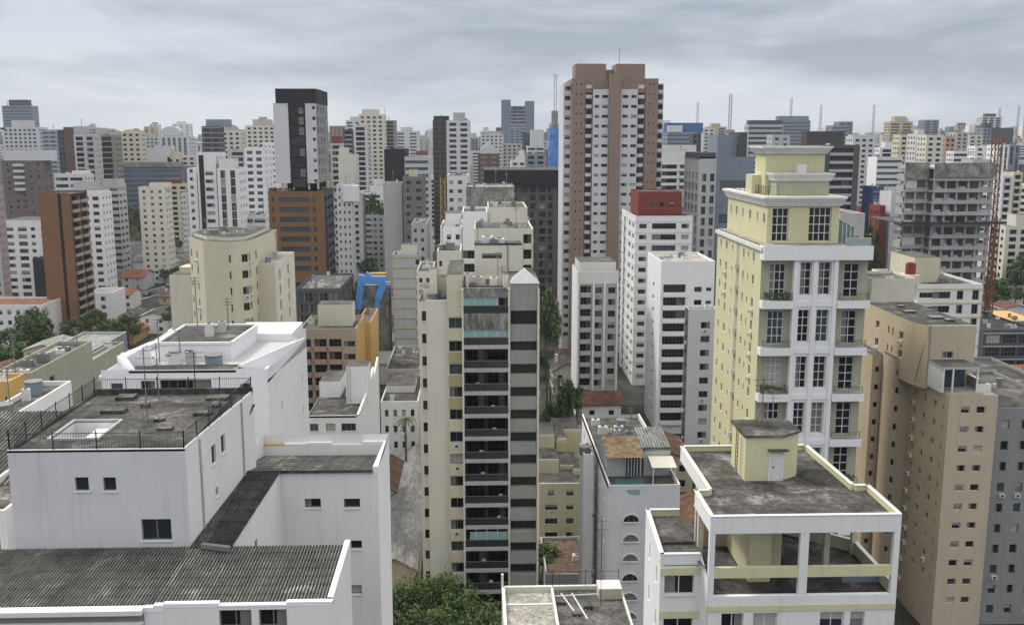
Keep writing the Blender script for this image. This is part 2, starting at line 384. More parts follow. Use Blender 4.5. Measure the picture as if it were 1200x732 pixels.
        for i, (p, u, n, w, h, var, st) in enumerate(ws):
            ang = math.atan2(u.y, u.x)
            if i < 100:
                key = (w, h, var if isinstance(var, int) else var.name, st, s.near)
                if key not in _wc:
                    a = MB(); f = MB() if s.near else a
                    win_geo(a, f, w, h, var, st)
                    _wc[key] = (a.mesh('window'), f.mesh('frame') if s.near else None)
                me, fe = _wc[key]
                o = bpy.data.objects.new('window', me); COL.objects.link(o); o.parent = s.e; o.location = p - s.org; o.rotation_euler.z = ang
                if fe:
                    f = bpy.data.objects.new('frame', fe); COL.objects.link(f); f.parent = o
            else:
                R = Matrix.Rotation(ang, 3, 'Z')
                win_geo(rest_p, rest_p, w, h, var, st, T=lambda q, R=R, p=p: tuple(R @ Vector(q) + p))
        if rest_p.v: tag(s.one('window', rest_p), kind='stuff')
        s.win = []
    def done(s):
        s.flush()
        vv = [v for mb in s.parts.values() for v in mb.v]
        if vv: FOOT.append((min(v[0] for v in vv), max(v[0] for v in vv), min(v[1] for v in vv), max(v[1] for v in vv)))
        for k, mb in s.parts.items():
            if mb.v: s.one(k, mb)
        return s

def G(n, cov=.5, h=1.3, kind='w', lo=.04, hi=.96):
    "n equal openings between lo and hi of the facade covering cov of it"
    st = (hi-lo)/n; return [(lo+st*(i+.5), st*cov, h, kind) for i in range(n)]
def holes_for(W, z1, zlow, cols, fh, top=.8, skip=0):
    hs = []; k = skip
    while True:
        f = z1 - top - (k+1)*fh
        if f < max(zlow, .5): break
        for (c, w, h, kd) in cols:
            if kd == 'b': b0 = f + .06; hh = fh-.35
            elif kd == 'f': b0 = f; hh = fh*h
            else: hh = h; b0 = f + (fh-h)*.52
            hs.append(((c-w/2)*W, (c+w/2)*W, b0, b0+hh, kd))
        k += 1
    return hs
def roof_cap(b, pts, z, mat, roofm, par=.5, pt=.2):
    "flat roof with a parapet ring following the outline (pts ccw)"
    n = len(pts); c = Vector((sum(p[0] for p in pts)/n, sum(p[1] for p in pts)/n, 0))
    V = [Vector((p[0], p[1], 0)) for p in pts]
    inn = []
    for i in range(n):
        a, p, q = V[i-1], V[i], V[(i+1) % n]
        e1 = (p-a).normalized(); e2 = (q-p).normalized()
        n1_ = Vector((-e1.y, e1.x, 0)); n2_ = Vector((-e2.y, e2.x, 0))
        m = (n1_+n2_); m = m/max(.3, m.dot(n1_)); inn.append(p + m*pt)
    rm = MB(); rm.poly([(p.x, p.y, z-par) for p in inn], roofm); b.one('roof', rm)
    pm = MB()
    for i in range(n):
        j = (i+1) % n
        pm.poly([(V[i].x,V[i].y,z),(V[j].x,V[j].y,z),(inn[j].x,inn[j].y,z),(inn[i].x,inn[i].y,z)], mat)
        pm.poly([(inn[i].x,inn[i].y,z),(inn[j].x,inn[j].y,z),(inn[j].x,inn[j].y,z-par-.02),(inn[i].x,inn[i].y,z-par-.02)], mat)
    b.one('parapet', pm)
def mass(b, pts, z1, mat, specs=None, fh=3.0, zlow=0, z0=0, roofm=None, par=.5, top=.8, ledge=None, skip=0, rec=.26):
    "one prismatic volume; specs[i] lists the openings of edge i"
    specs = specs or {}
    n = len(pts)
    for i in range(n):
        p0, p1 = pts[i], pts[(i+1) % n]; W = math.dist(p0[:2], p1[:2])
        m = mat; cols = specs.get(i)
        if isinstance(cols, tuple): m, cols = cols
        b.facade(p0, p1, z0, z1, holes_for(W, z1, zlow, cols, fh, top, skip) if cols else [], m, rec=rec)
        if ledge and cols:
            u = Vector((p1[0]-p0[0], p1[1]-p0[1], 0))/W; nn = Vector((u.y, -u.x, 0)); k = 0
            while z1-top-k*fh > max(zlow, 1):
                z = z1-top-k*fh; q0 = Vector((p0[0], p0[1], 0)); q1 = Vector((p1[0], p1[1], 0)); e = nn*.1; hh = .3
                T = lambda v, z: (v.x, v.y, z)
                b.wall.poly([T(q0+e,z-hh),T(q1+e,z-hh),T(q1+e,z),T(q0+e,z)], ledge)
                b.wall.poly([T(q0+e,z),T(q1+e,z),T(q1,z),T(q0,z)], ledge); b.wall.poly([T(q0,z-hh),T(q1,z-hh),T(q1+e,z-hh),T(q0+e,z-hh)], ledge)
                k += 1
    roof_cap(b, pts, z1, mat, roofm or ROOFM, par)
def rect(xa, xb, y0, y1): return [(xa, y0), (xb, y0), (xb, y1), (xa, y1)]   # edges: 0 front, 1 right, 2 back, 3 left

def rooftop_bits(b, xa, xb, y0, y1, z, n=4, ant=1):
    r = b.rng
    for _ in range(n):
        w = r.uniform(.6, 1.6); x = r.uniform(xa+.6, xb-w-.3) if xb-xa > w+1.2 else xa+.3; y = r.uniform(y0+.8, max(y0+1, y1-1.5)); h = r.uniform(.5, 1.3)
        if r.random() < .35:
            m = MB(); m.cyl((x, y), w*.55, z, z+h*1.2, r.choice((TRIM, STEEL, BLUEG)), 12); m.cyl((x, y), w*.6, z+h*1.2, z+h*1.2+.12, STEEL, 12); b.one('water_tank', m)
        else:
            m = MB(); m.box(x, x+w, y, y+w*.7, z, z+h, r.choice((TRIM, GREYW, STEEL, FRAMEW)))
            m.cyl((x+w/2, y+w*.35), w*.25, z+h, z+h+.06, FRAMED, 10); b.one('roof_unit', m)
    for _ in range(ant):
        x = r.uniform(xa+.3, xb-.3); y = r.uniform(y0+.3, y1-.3); h = r.uniform(2.5, 5.5); w = .06 + y0*.0003
        m = MB(); m.bar((x,y,z), (x,y,z+h), w, STEEL)
        for k in range(3): m.bar((x-.5+.1*k, y, z+h-.3*k-.1), (x+.5-.1*k, y, z+h-.3*k-.1), w*.7, STEEL)
        b.one('antenna', m)

def tower(name, label, x0, x1, yt, d, dep, mat, front=None, left=None, right=None, fh=3.0, yb=None, cat='apartment building',
          group=None, blocks=(), roofm=None, par=.5, balm=None, glass=None, near=False, top=.8, ledge=None, inwall=None, bits=3, ant=1, wstyle='w', z0=0, rec=.26, yref=None):
    "axis-aligned building whose front spans image columns x0..x1 with its top on row yt at distance d"
    yr = yt if yref is None else yref
    xa, xb = PX(x0, yr, d), PX(x1, yr, d); z1 = PZ((x0+x1)/2, yt, d); zl = PZ((x0+x1)/2, yb, d)-3 if yb else 0
    b = Bld(name, label, cat, group, ((xa+xb)/2, d+dep/2), near); b.balm = balm; b.glass = glass; b.wstyle = wstyle
    b.inwall = (d > 560) if inwall is None else inwall
    sp = {}
    if front: sp[0] = front
    if right: sp[1] = right
    if left: sp[3] = left
    mass(b, rect(xa, xb, d, d+dep), z1, mat, sp, fh, zl, z0, roofm, par, top, ledge, rec=rec)
    for k, blk in enumerate(blocks):      # (x0, x1, ytop, dfrac0, dfrac1, mat)
        bx0, bx1, byt, f0, f1, bm_ = blk
        yy = d + dep*f0; m = MB(); zt = PZ((bx0+bx1)/2, byt, yy)
        m.box(PX(bx0, byt, yy), PX(bx1, byt, yy), yy, d+dep*f1, z1-par+.01, zt, bm_, ROOFM)
        b.one('machine_room' if k == 0 else 'roof_block', m)
    if bits or ant: rooftop_bits(b, xa, xb, d, d+dep, z1-par+.005, bits, ant)
    b.xa, b.xb, b.z1, b.d, b.dep = xa, xb, z1, d, dep
    return b.done()

# ================================================================== SETTING
m = MB(); m.poly([(-6000,-300,0),(6000,-300,0),(6000,9000,0),(-6000,9000,0)], GROUND); struct('ground', m)
def road(pts, w, name='road'):
    m = MB(); V = [Vector((x, y, 0)) for x, y in pts]
    for mat, ww, z in ((PAVE, w+4.5, .1), (ASPH, w, .104)):
        Ls, Rs = [], []
        for i, p in enumerate(V):
            d = ((V[min(i+1, len(V)-1)] - V[max(0, i-1)])).normalized(); nn = Vector((-d.y, d.x, 0))*ww/2; Ls.append(p+nn); Rs.append(p-nn)
        for i in range(len(V)-1):
            m.poly([(Rs[i].x,Rs[i].y,z),(Rs[i+1].x,Rs[i+1].y,z),(Ls[i+1].x,Ls[i+1].y,z),(Ls[i].x,Ls[i].y,z)], mat)
    for i in range(len(V)-1):
        d = V[i+1]-V[i]; ln = d.length; d /= ln; nn = Vector((-d.y, d.x, 0))*.08; t = 0
        while t < ln-3:
            a = V[i]+d*t; b_ = V[i]+d*(t+2.5); m.poly([(*(a-nn).xy,.108),(*(b_-nn).xy,.108),(*(b_+nn).xy,.108),(*(a+nn).xy,.108)], WHITE); t += 6
    struct(name, m)
road([(5,150),(5,320),(8,900)], 7)
road([(-330,250),(-230,330),(-150,420),(-120,520),(-60,640)], 9)
road([(-420,345),(-230,335),(-70,300)], 8)
road([(95,230),(150,330),(170,560)], 9)

# hills on the far horizon
m = MB(); rh = random.Random(5); prev = None
HILL = blotch('hill_woodland', (.03, .045, .035), (.07, .09, .06), sc=.01)
NX = 90
def hz(i): 
    t = i/NX; x = -4500 + 9500*t
    h = 25 + 55*max(0, (t-.45)/.55)**1.2 + 12*math.sin(i*.35) + 7*math.sin(i*.93+1) 
    return x, max(5, h)
rows = []
for j, (yy, f) in enumerate(((5200, 0), (5600, .6), (6100, 1.0), (7000, 0))):
    rows.append([(hz(i)[0], yy + 120*math.sin(i*.7+j), hz(i)[1]*f*1.9 if f else -1) for i in range(NX+1)])
for j in range(3):
    for i in range(NX): m.poly([rows[j][i], rows[j][i+1], rows[j+1][i+1], rows[j+1][i]], HILL)
struct('hills', m)

# ================================================================== FOREGROUND LEFT COMPLEX
def wall_grid_bars(m, a, b, h, post, bar, matp, step=.13, posts=True):
    "security fence: posts, rails and thin uprights from a to b"
    a = Vector(a); b = Vector(b); ln = (b-a).length; u = (b-a)/ln
    for z in (.12, h-.04): m.bar(a+Vector((0,0,z)), b+Vector((0,0,z)), .035, matp)
    n = max(1, int(ln/step))
    for i in range(n+1):
        p = a+u*(ln*i/n); m.bar(p, p+Vector((0,0,h)), bar, matp)
    k = max(1, round(ln/2.3))
    for i in range(k+1):
        p = a+u*(ln*i/k); m.bar(p, p+Vector((0,0,h+.12)), post, matp)

A_d = 55.0
# roof-terrace block
ztA = PZ(110, 527, A_d); xA0, xA1 = PX(8, 527, A_d), PX(217, 527, A_d); ybA = 68.0; xA1b = -15.75
A = Bld('rooftop_terrace_block', 'white block in the left foreground, its dark flat roof ringed by a thin railing', 'building', None, (-21, 60), True)
zR = PZ(215, 640, A_d)           # level of the corrugated roof at the wall foot
hA = []
def hpx(x0, x1, ya, yb, d, X0, kind='w'): return (PX(x0, (ya+yb)/2, d)-X0, PX(x1, (ya+yb)/2, d)-X0, PZ(x0, yb, d), PZ(x0, ya, d), kind)
hA = [hpx(88, 104, 559, 575, A_d, xA0), hpx(121, 136, 559, 575, A_d, xA0), hpx(166, 201, 608, 633, A_d, xA0)]
A.glass = G1
A.facade((xA0, A_d), (xA1, A_d), zR-3.2, ztA, hA, SHADEW, rec=.18)  # greyer white on the front only: its shade is in the colour
LA = math.dist((xA1, A_d), (xA1b, ybA))
A.facade((xA1, A_d), (xA1b, ybA), 0, ztA, [(4.2, 5.0, ztA-2.4, ztA-1.2, 'w'), (6.0, 6.8, ztA-2.3, ztA-1.1, 'w'), (4.6, 5.1, ztA-4.6, ztA-4.0, 'w')], WHITE, rec=.18)
A.facade((xA1b, ybA), (xA0, ybA), 0, ztA, [], WHITE); A.facade((xA0, ybA), (xA0, A_d), 0, ztA, [(3, 3.8, ztA-3, ztA-1.9, 'w')], WHITE)
# terrace slab with the sunken light well
wx0, wx1 = PX(62, 500, 58), PX(118, 500, 58); wy0, wy1 = 57.4, 61.2; zr = ztA-.12
rm = MB()
for (a, b_, c, d_) in ((xA0+.18, wx0, A_d+.18, ybA-.2), (wx1, xA1-.2, A_d+.18, ybA-.2), (wx0, wx1, A_d+.18, wy0), (wx0, wx1, wy1, ybA-.2)):
    rm.poly([(a,c,zr),(b_,c,zr),(b_,d_,zr),(a,d_,zr)], ROOFD)
A.one('roof', rm)
rm = MB(); w_ = .12
rm.box(wx0-w_, wx1+w_, wy0-w_, wy0, zr-.05, zr+.13, GREYW); rm.box(wx0-w_, wx1+w_, wy1, wy1+w_, zr-.05, zr+.13, GREYW)
rm.box(wx0-w_, wx0, wy0, wy1, zr-.05, zr+.13, GREYW); rm.box(wx1, wx1+w_, wy0, wy1, zr-.05, zr+.13, GREYW)
rm.poly([(wx0,wy1,zr),(wx0,wy0,zr),(wx0,wy0,zr-3),(wx0,wy1,zr-3)][::-1], WHITE); rm.poly([(wx0,wy1,zr),(wx1,wy1,zr),(wx1,wy1,zr-3),(wx0,wy1,zr-3)], WHITE)
rm.poly([(wx1,wy1,zr),(wx1,wy0,zr),(wx1,wy0,zr-3),(wx1,wy1,zr-3)], WHITE); rm.poly([(wx0,wy0,zr),(wx1,wy0,zr),(wx1,wy0,zr-3),(wx0,wy0,zr-3)], WHITE)
rm.poly([(wx0,wy0,zr-3),(wx1,wy0,zr-3),(wx1,wy1,zr-3),(wx0,wy1,zr-3)], ROOFD); rm.box(wx0+1.4, wx0+2.2, wy0+.6, wy1-.02, zr-2.9, zr-.4, WHITE)
A.one('light_well', rm)
rm = MB(); t = .18
rm.box(xA0, xA1, A_d, A_d+t, ztA-.12, ztA+.03, TRIM); rm.box(xA0, xA1b, ybA-t, ybA, ztA-.12, ztA+.28, ROOFD)
rm.box(xA0, xA0+t, A_d+t, ybA-t, ztA-.12, ztA+.03, ROOFD)
rm.poly([(xA1-t,A_d+t,ztA+.02),(xA1,A_d+t,ztA+.02),(xA1b,ybA-t,ztA+.02),(xA1b-t,ybA-t,ztA+.02)], TRIM)
rm.poly([(xA1-t,A_d+t,ztA+.02),(xA1b-t,ybA-t,ztA+.02),(xA1b-t,ybA-t,ztA-.12),(xA1-t,A_d+t,ztA-.12)], TRIM)
A.one('coping', rm)
for yy_, zz_ in ((65.2, zR-3), (57.2, zR)):
    m = MB(); x_ = xA1+(xA1b-xA1)*(yy_-A_d)/(ybA-A_d)+.07; m.bar((x_, yy_, zz_), (x_, yy_, ztA-.05), .09, GREYW); A.one('drain_pipe', m)
m = MB(); m.bar((xA1+.1+.35, 65.6, ztA-2.3), (xA1b+.08, 67.8, ztA-.9), .12, FRAMED); A.one('cable', m)
for (x, y, w, d_, h) in ((-24.6,66.2,1.2,1,.25),(-24.4,62.9,1.5,.9,.22),(-18.3,62.2,1.1,.8,.22),(-18.5,66,1.5,1,.2),(-20.4,61.0,.6,.5,.18),(-19.6,59.0,.9,.7,.16),(-22.3,64.3,.5,.5,.25),(-17.6,64.2,.5,.5,.18)):
    m = MB(); m.box(x, x+w, y, y+d_, zr, zr+h, ROOFD, ROOFM); A.one('roof_hatch', m)
A.done()
fn = bpy.data.objects.new('roof_railing', None); COL.objects.link(fn); fn.location = (-21, 60, ztA)
tag(fn, 'thin black metal bar railing running round the flat dark roof terrace on the left', 'railing')
for a_, b_ in (((xA0+.1, A_d+.1), (xA1-.1, A_d+.1)), ((xA1-.1, A_d+.1), (xA1b-.1, ybA-.1)), ((xA0+.1, ybA-.1), (xA1b-.1, ybA-.1)), ((xA0+.1, A_d+.1), (xA0+.1, ybA-.1))):
    m = MB(); wall_grid_bars(m, (*a_, ztA+.0), (*b_, ztA+.0), 1.0, .055, .014, FRAMED, .15); m.build('railing_section', fn, (-21, 60, ztA))
def mast(label, x, y, z, h, w=.06, tripod=True, arms=3, mat=None):
    e = bpy.data.objects.new('antenna_mast', None); COL.objects.link(e); e.location = (x, y, z); tag(e, label, 'antenna')
    m = MB(); mt = mat or STEEL; m.bar((0,0,0), (0,0,h), w, mt); m.build('pole', e)
    if tripod:
        m = MB()
        for a in (0.3, 2.4, 4.5): m.bar((math.cos(a)*h*.16, math.sin(a)*h*.16, 0), (0,0,h*.4), w*.6, mt)
        m.build('guy_leg', e)
    m = MB()
    for k in range(arms):
        z_ = h*(.95-.1*k); m.bar((-.7+.12*k,0,z_), (.7-.12*k,0,z_), w*.55, mt)
    m.bar((0,-.6,h*.93), (0,.6,h*.93), w*.55, mt); m.build('aerial', e)
    return e
mast('tall thin antenna on a splayed tripod standing on the railed dark roof terrace', PX(168,476,60), 60.6, zr, 4.9, .055)
mast('slim bare pole at the back edge of the railed dark roof terrace', PX(184,465,66), 66.4, zr, 3.9, .05, False, 1)
mast('dark aerial with short cross arms just behind the back railing of the roof terrace', PX(236,440,69), 67.4, zr, 3.2, .05, False, 2, FRAMED)

# corrugated roof with its low block in front
def corrugated(b, part, p00, p10, p11, p01, pitch, amp, mat, along='v'):
    "p00 p10 = near edge left/right, p01 p11 = far edge; ridges run from near to far edge"
    p00, p10, p11, p01 = map(Vector, (p00, p10, p11, p01)); W = max((p10-p00).length, (p11-p01).length)
    n = int(W/pitch*6); nv = 7; m = MB(); pts = []
    nr = (p10-p00).cross(p01-p00).normalized(); nr = nr if nr.z > 0 else -nr
    rr = random.Random(3)
    jig = [rr.uniform(-.012, .012) for _ in range(n+1)]
    for j in range(nv*2):
        tv = ((j+1)//2)/nv; lift = .0 if j % 2 == 0 else -.035
        if j == 0: tv = 0
        row = []
        for i in range(n+1):
            tu = i/n; q = (p00*(1-tu)+p10*tu)*(1-tv) + (p01*(1-tu)+p11*tu)*tv
            row.append(q + nr*(amp*math.sin(i*math.pi/3) + jig[i] + (.03 if j % 2 == 0 else 0)))
        pts.append(row)
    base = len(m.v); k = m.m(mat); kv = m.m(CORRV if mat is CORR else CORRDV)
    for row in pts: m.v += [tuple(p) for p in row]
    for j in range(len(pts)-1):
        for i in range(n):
            a = base+j*(n+1)+i; m.f.append((a, a+1, a+n+2, a+n+1)); m.mi.append(kv if i % 6 in (3, 4, 5) else k)  # valley faces get the darker material, shade painted in
    return b.one(part, m)
R = Bld('corrugated_roof_block', 'low white block at bottom left under a wide dirty corrugated grey roof', 'building', None, (-17, 51), True)
dF = 48.2
xr = PX(410, 640, A_d); xl = -36.0; zF = PZ(383, 703, dF)
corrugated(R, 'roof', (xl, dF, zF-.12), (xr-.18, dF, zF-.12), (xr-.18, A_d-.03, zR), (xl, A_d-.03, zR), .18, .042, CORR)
m = MB(); m.poly([(xr,dF,zF+.18),(xr,A_d+.2,zR+.2),(xr-.3,A_d+.2,zR+.2),(xr-.3,dF,zF+.18)], WHITE2)
m.poly([(xr-.3,dF,zF+.18),(xr-.3,A_d+.2,zR+.2),(xr-.3,A_d+.2,zR-.4),(xr-.3,dF,zF-.4)], WHITE)
m.poly([(xr,dF,0),(xr,A_d+.2,0),(xr,A_d+.2,zR+.2),(xr,dF,zF+.18)], WHITE)
R.one('side_parapet', m)
m = MB(); xb1, xb0 = xr, PX(170, 703, dF)
xg0, xg1 = PX(258, 710, dF), PX(337, 710, dF)
R.facade((xb0, dF-.3), (xr, dF-.3), 20, zF-.12, [(xg0-xb0, (xg0+xg1)/2-xb0-.08, zF-3.1, zF-.3, 'w'), ((xg0+xg1)/2-xb0+.3, xg1-xb0, zF-3.1, zF-.3, 'w')], WHITE)
m.box(xg1, xr, dF-.32, dF+.0, zF-.12, zF+.1, WHITE2); m.box(xb0+1.0, xg0, dF-.32, dF, zF-.12, zF+.1, WHITE2)
m.prism([(xb0, dF-.32), (xb0+1.0, dF-.32), (xb0+1.0, dF), (xb0, dF)], zF-.35, zF-.08, WHITE2); m.box(xb0+.5, xb0+1.0, dF-.32, dF, zF-.08, zF+.03, WHITE2)
m.box(xg0, xg1, dF-.32, dF, zF-.12, zF-.03, WHITE2); R.one('front_parapet', m)
R.facade((xr, dF-.3), (xr, dF), 0, zF, [], WHITE)
m = MB()
for i, (z1_, z0_, o, mt) in enumerate(((-.1,-.36,.35,TRIM), (-.36,-.78,.12,DGREY), (-.78,-.9,.3,TRIM), (-.9,-1.6,.18,GREYW), (-1.6,-8,.05,BEIGE))):
    m.box(xl, xb0-.01, dF-.3-o, dF-.02, zF+z0_, zF+z1_, mt if i != 1 else STEEL)
R.one('gutter_band', m)
m = MB(); m.box(xl, xA0+1.0, A_d-.02, A_d-.02+.01, 0, zR-.1, WHITE); R.one('back_wall', m)
R.done()
# flashing at the wall foot belongs to the terrace block: thin dark kerb
# connecting wing with the dark sloping roof (between terrace block and the rear grey block)
xi0, xi1 = PX(272, 640, A_d), PX(328, 552, 66); zC = PZ(385, 551, 66)
W_ = Bld('connecting_wing', 'narrow white wing under a blackened corrugated roof, between two foreground white blocks', 'building', None, (-14, 60), True)
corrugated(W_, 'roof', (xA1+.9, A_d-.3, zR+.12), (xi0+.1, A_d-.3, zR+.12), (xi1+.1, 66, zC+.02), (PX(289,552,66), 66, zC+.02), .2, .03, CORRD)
m = MB(); m.poly([(xA1+.02,A_d-.3,zR+.1),(xA1+1.0,A_d-.3,zR+.05),(PX(289,552,66)+.1,66,zC),(-15.9,66,zC)], CORRD)
m.bar((xA1+.75, A_d-.4, zR+.22), (xi0+.1, A_d-.9, zR+.2), .28, STEEL); W_.one('ridge_cap', m)
W_.facade((xi0, A_d+.25), (xi1, 66), 0, zR+.0, [(4.2, 4.8, zR-3.0, zR-1.6, 'w')], WHITE, rec=.18)
m = MB(); m.poly([(xi0, A_d+.25, zR), (xi1, 66, zR), (xi1, 66, zC), (xi0, A_d+.25, zR+.08)], WHITE); W_.one('wall_top', m)
W_.done()
# grey white rear block C
C = Bld('rear_grey_block', 'tall plain pale block left of centre, parapet around its corrugated roof', 'building', None, (-11, 70), True)
xc1 = PX(443, 551, 66); ybC = 74.5; xc0 = PX(289, 552, 66)-.6
hC = [hpx(357, 376, 584, 595, 66, xi1), hpx(403, 422, 584, 595, 66, xi1), hpx(411, 424, 633, 643, 66, xi1), hpx(411, 424, 685, 696, 66, xi1)]
C.facade((xi1, 66), (xc1, 66), 0, zC, hC, WHITE, rec=.25)
C.facade((xc1, 66), (xc1, ybC), 0, zC+.25, [], WHITE2)
C.facade((xc1, ybC), (xc0, ybC), 0, zC, [], WHITE); C.facade((xc0, ybC), (xc0, 66), 0, zC, [], WHITE)
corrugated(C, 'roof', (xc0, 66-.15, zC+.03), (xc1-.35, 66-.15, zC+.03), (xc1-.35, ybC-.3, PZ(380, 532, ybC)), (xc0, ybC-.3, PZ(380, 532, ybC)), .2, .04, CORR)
m = MB(); zp = PZ(380, 518, ybC)
m.box(xc0, xc1-.35, ybC-.28, ybC+.01, zC-1.6, zp-.12, WHITE, TRIM); m.box(xc0, xc0+1.6, ybC-.3, ybC+.02, zp-.12, zp-.02, OCHRE)
m.box(xc0+3.3, xc0+5.2, ybC-.3, ybC+.02, zp-.12, zp+.08, WHITE2); m.box(xc0+1.6, xc0+3.3, ybC-.3, ybC+.02, zp-.12, zp+.0, WHITE2)
m.box(xc1-2.0, xc1+.01, ybC-.3, ybC+.02, zp-.12, zp+.14, WHITE2)
m.poly([(xc1-.35,65.97,zC+.26),(xc1+.02,65.97,zC+.26),(xc1+.02,ybC,zp+.14),(xc1-.35,ybC,zp+.14)], WHITE2)
m.poly([(xc1-.35,65.97,zC+.26),(xc1-.35,ybC,zp+.14),(xc1-.35,ybC,zC-1.6),(xc1-.35,65.97,zC-.3)], WHITE)
m.poly([(xc1+.02,65.97,zC-.1),(xc1+.02,ybC,zC-.1),(xc1+.02,ybC,zp+.14),(xc1+.02,65.97,zC+.26)], WHITE2)
m.poly([(xc1-.35,65.97,zC+.26),(xc1-.35,65.97,zC-.4),(xc1+.02,65.97,zC-.4),(xc1+.02,65.97,zC+.26)], WHITE2)
C.one('parapet', m)
m = MB(); m.box(xi1, xc1-.35, 65.8, 65.99, zC-.12, zC-.0, ROOFD); C.one('gutter', m)
C.done()
# far-left sliver building
tower('left_edge_house', 'white house with a dark pitched roof at the left frame edge beside the terrace block', -60, 6, 598, 60, 9, WHITE, front=G(3,.35,.9), near=True, bits=0, ant=0, roofm=ROOFD, cat='building', yb=732)
sl = Bld('sloping_roof_house', 'small white block with grey corrugated roof at the far left edge below the terrace block', 'building', None, (-29, 72), True)
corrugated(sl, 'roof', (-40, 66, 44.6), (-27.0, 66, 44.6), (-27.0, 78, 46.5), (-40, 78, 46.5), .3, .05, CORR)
sl.facade((-40, 66.3), (-27.2, 66.3), 0, 44.5, [(9.6, 11, 42.5, 43.4, 'w')], WHITE); sl.facade((-27.2, 66.3), (-27.2, 77.7), 0, 44.5, [], WHITE); sl.done()

# ================================================================== FOREGROUND RIGHT: open-frame penthouse
dQ = 57.0
zQ = PZ(945, 603, dQ); xq0, xq1 = PX(833, 603, dQ), PX(1057, 603, dQ)
yj = PD(572, zQ); yb_ = PD(524, zQ)
xj0, xj1 = PX(797, 521, yb_), PX(945, 524, yb_)
Q = Bld('open_frame_penthouse_building', 'white and yellow building at bottom right with open framed terraces under a dark roof', 'apartment building', None, (19, 62), True)
Q.wstyle = 'W'
out_ = [(xq0, dQ), (xq1, dQ), (xq1, yj), (xj1+.3, yj), (xj1, yb_), (xj0, yb_), (xj0, yj-.6), (xq0, yj-.6)]
ins_ = [(xq0+.02, dQ+.02), (xq1-.02, dQ+.02), (xq1-.02, yj-.02), (xj1+.28, yj-.02), (xj1-.02, yb_-.02), (xj0+.02, yb_-.02), (xj0+.02, yj-.62), (xq0+.02, yj-.62)]
m = MB(); m.prism(ins_, zQ-.75, zQ-.42, YGREEN, ROOFD, True); Q.one('roof_slab', m)
def par(m, a, b_, z0, z1, t, mat, cap):
    a = Vector((*a, 0)); b_ = Vector((*b_, 0)); u = (b_-a).normalized(); nn = Vector((-u.y, u.x, 0))*t
    pts = [a, b_, b_+nn, a+nn]; m.prism([(p.x, p.y) for p in pts], z0, z1-.06, mat); e = nn.normalized()*.04
    q2 = [a-e-u*.0, b_-e, b_+nn+e, a+nn+e]; m.prism([(p.x, p.y) for p in q2], z1-.06, z1, cap)
m = MB()
n_ = len(out_)
for i in range(n_):
    a, b_ = out_[i], out_[(i+1) % n_]
    if i == 0: par(m, a, b_, zQ-1.15, zQ, .2, WHITE, TRIM)
    elif i in (5,): par(m, a, b_, zQ-1.1, zQ-.0, .2, WHITE, CREAM2)
    elif i in (7,): par(m, (a[0], a[1]), (b_[0], b_[1]+.2), zQ-1.1, zQ-.0, .2, WHITE, CREAM2)
    else: par(m, (a[0], a[1]+ (.2 if i == 1 else 0)), b_, zQ-1.0, zQ-.0, .2, YELLOW, CREAM2)
Q.one('parapet', m)
zfl = PZ(945, 697, dQ); zmid0, zmid1 = PZ(945, 676, dQ), PZ(945, 664, dQ)
m = MB(); cols_ = ((833, 838), (938, 948), (1049, 1057))
for i, (a, b_) in enumerate(cols_):
    w0, w1 = PX(a, 640, dQ), PX(b_, 640, dQ)
    if i == 0: w0 = xq0; w1 = xq0+.34
    if i == 2: w1 = xq1; w0 = xq1-.38
    m2 = MB(); m2.box(w0, w1, dQ+.01, dQ+.36, zfl, zQ-1.15, WHITE); Q.one('column', m2)
m = MB(); m.box(xq0+.34, PX(938,640,dQ), dQ+.03, dQ+.3, zmid0, zmid1, YELLOW); m.box(PX(948,640,dQ), xq1-.38, dQ+.03, dQ+.3, zmid0, zmid1, YELLOW); Q.one('cross_beam', m)
ztf = zfl-.25
# terrace floor and its parapets; deep behind
m = MB(); m.box(xq0-.0, xq1, dQ+.4, 69.5, ztf-.3, ztf, BEIGE, ROOFD); Q.one('terrace_floor', m)
m = MB(); m.box(xq0, xq1, dQ, dQ+.3, zfl-.62, zfl, WHITE, WHITE2); m.box(xq0, xq1, dQ-.03, dQ+.2, zfl-.98, zfl-.622, YELLOW); Q.one('spandrel', m)
m = MB(); 
m.box(xq0+3.2, xq0+4.6, 59.5, 66.0, ztf, zQ-.75, YELLOW); m.box(xq0+4.6, xq0+5.6, 60.6, 66.0, ztf, zQ-.75, YELLOW)
m.box(xj0+.3, xq0+3.2, 65.2, 65.5, ztf, zQ-1.6, BEIGE)
Q.one('stair_core', m)
for (x, y) in ((xq1-3.2, 61.0), (xq0+.2, 61.0), (xj0+.2, 66), (xq1-.4, 63.5)):
    m = MB(); m.box(x, x+.35, y, y+.35, ztf, zQ-.75, CREAM); Q.one('pillar', m)
m = MB(); par(m, (xq1, dQ+.3), (xq1, 64), ztf, ztf+.9, .2, YELLOW, TRIM); par(m, (xq1, 64), (xq1-6, 69.3), ztf, ztf+.9, .2, CREAM, TRIM); m.box(xq1-2.6, xq1-.2, 59.2, 59.35, ztf, ztf+.75, BLUEG, TRIM); Q.one('terrace_parapet', m)
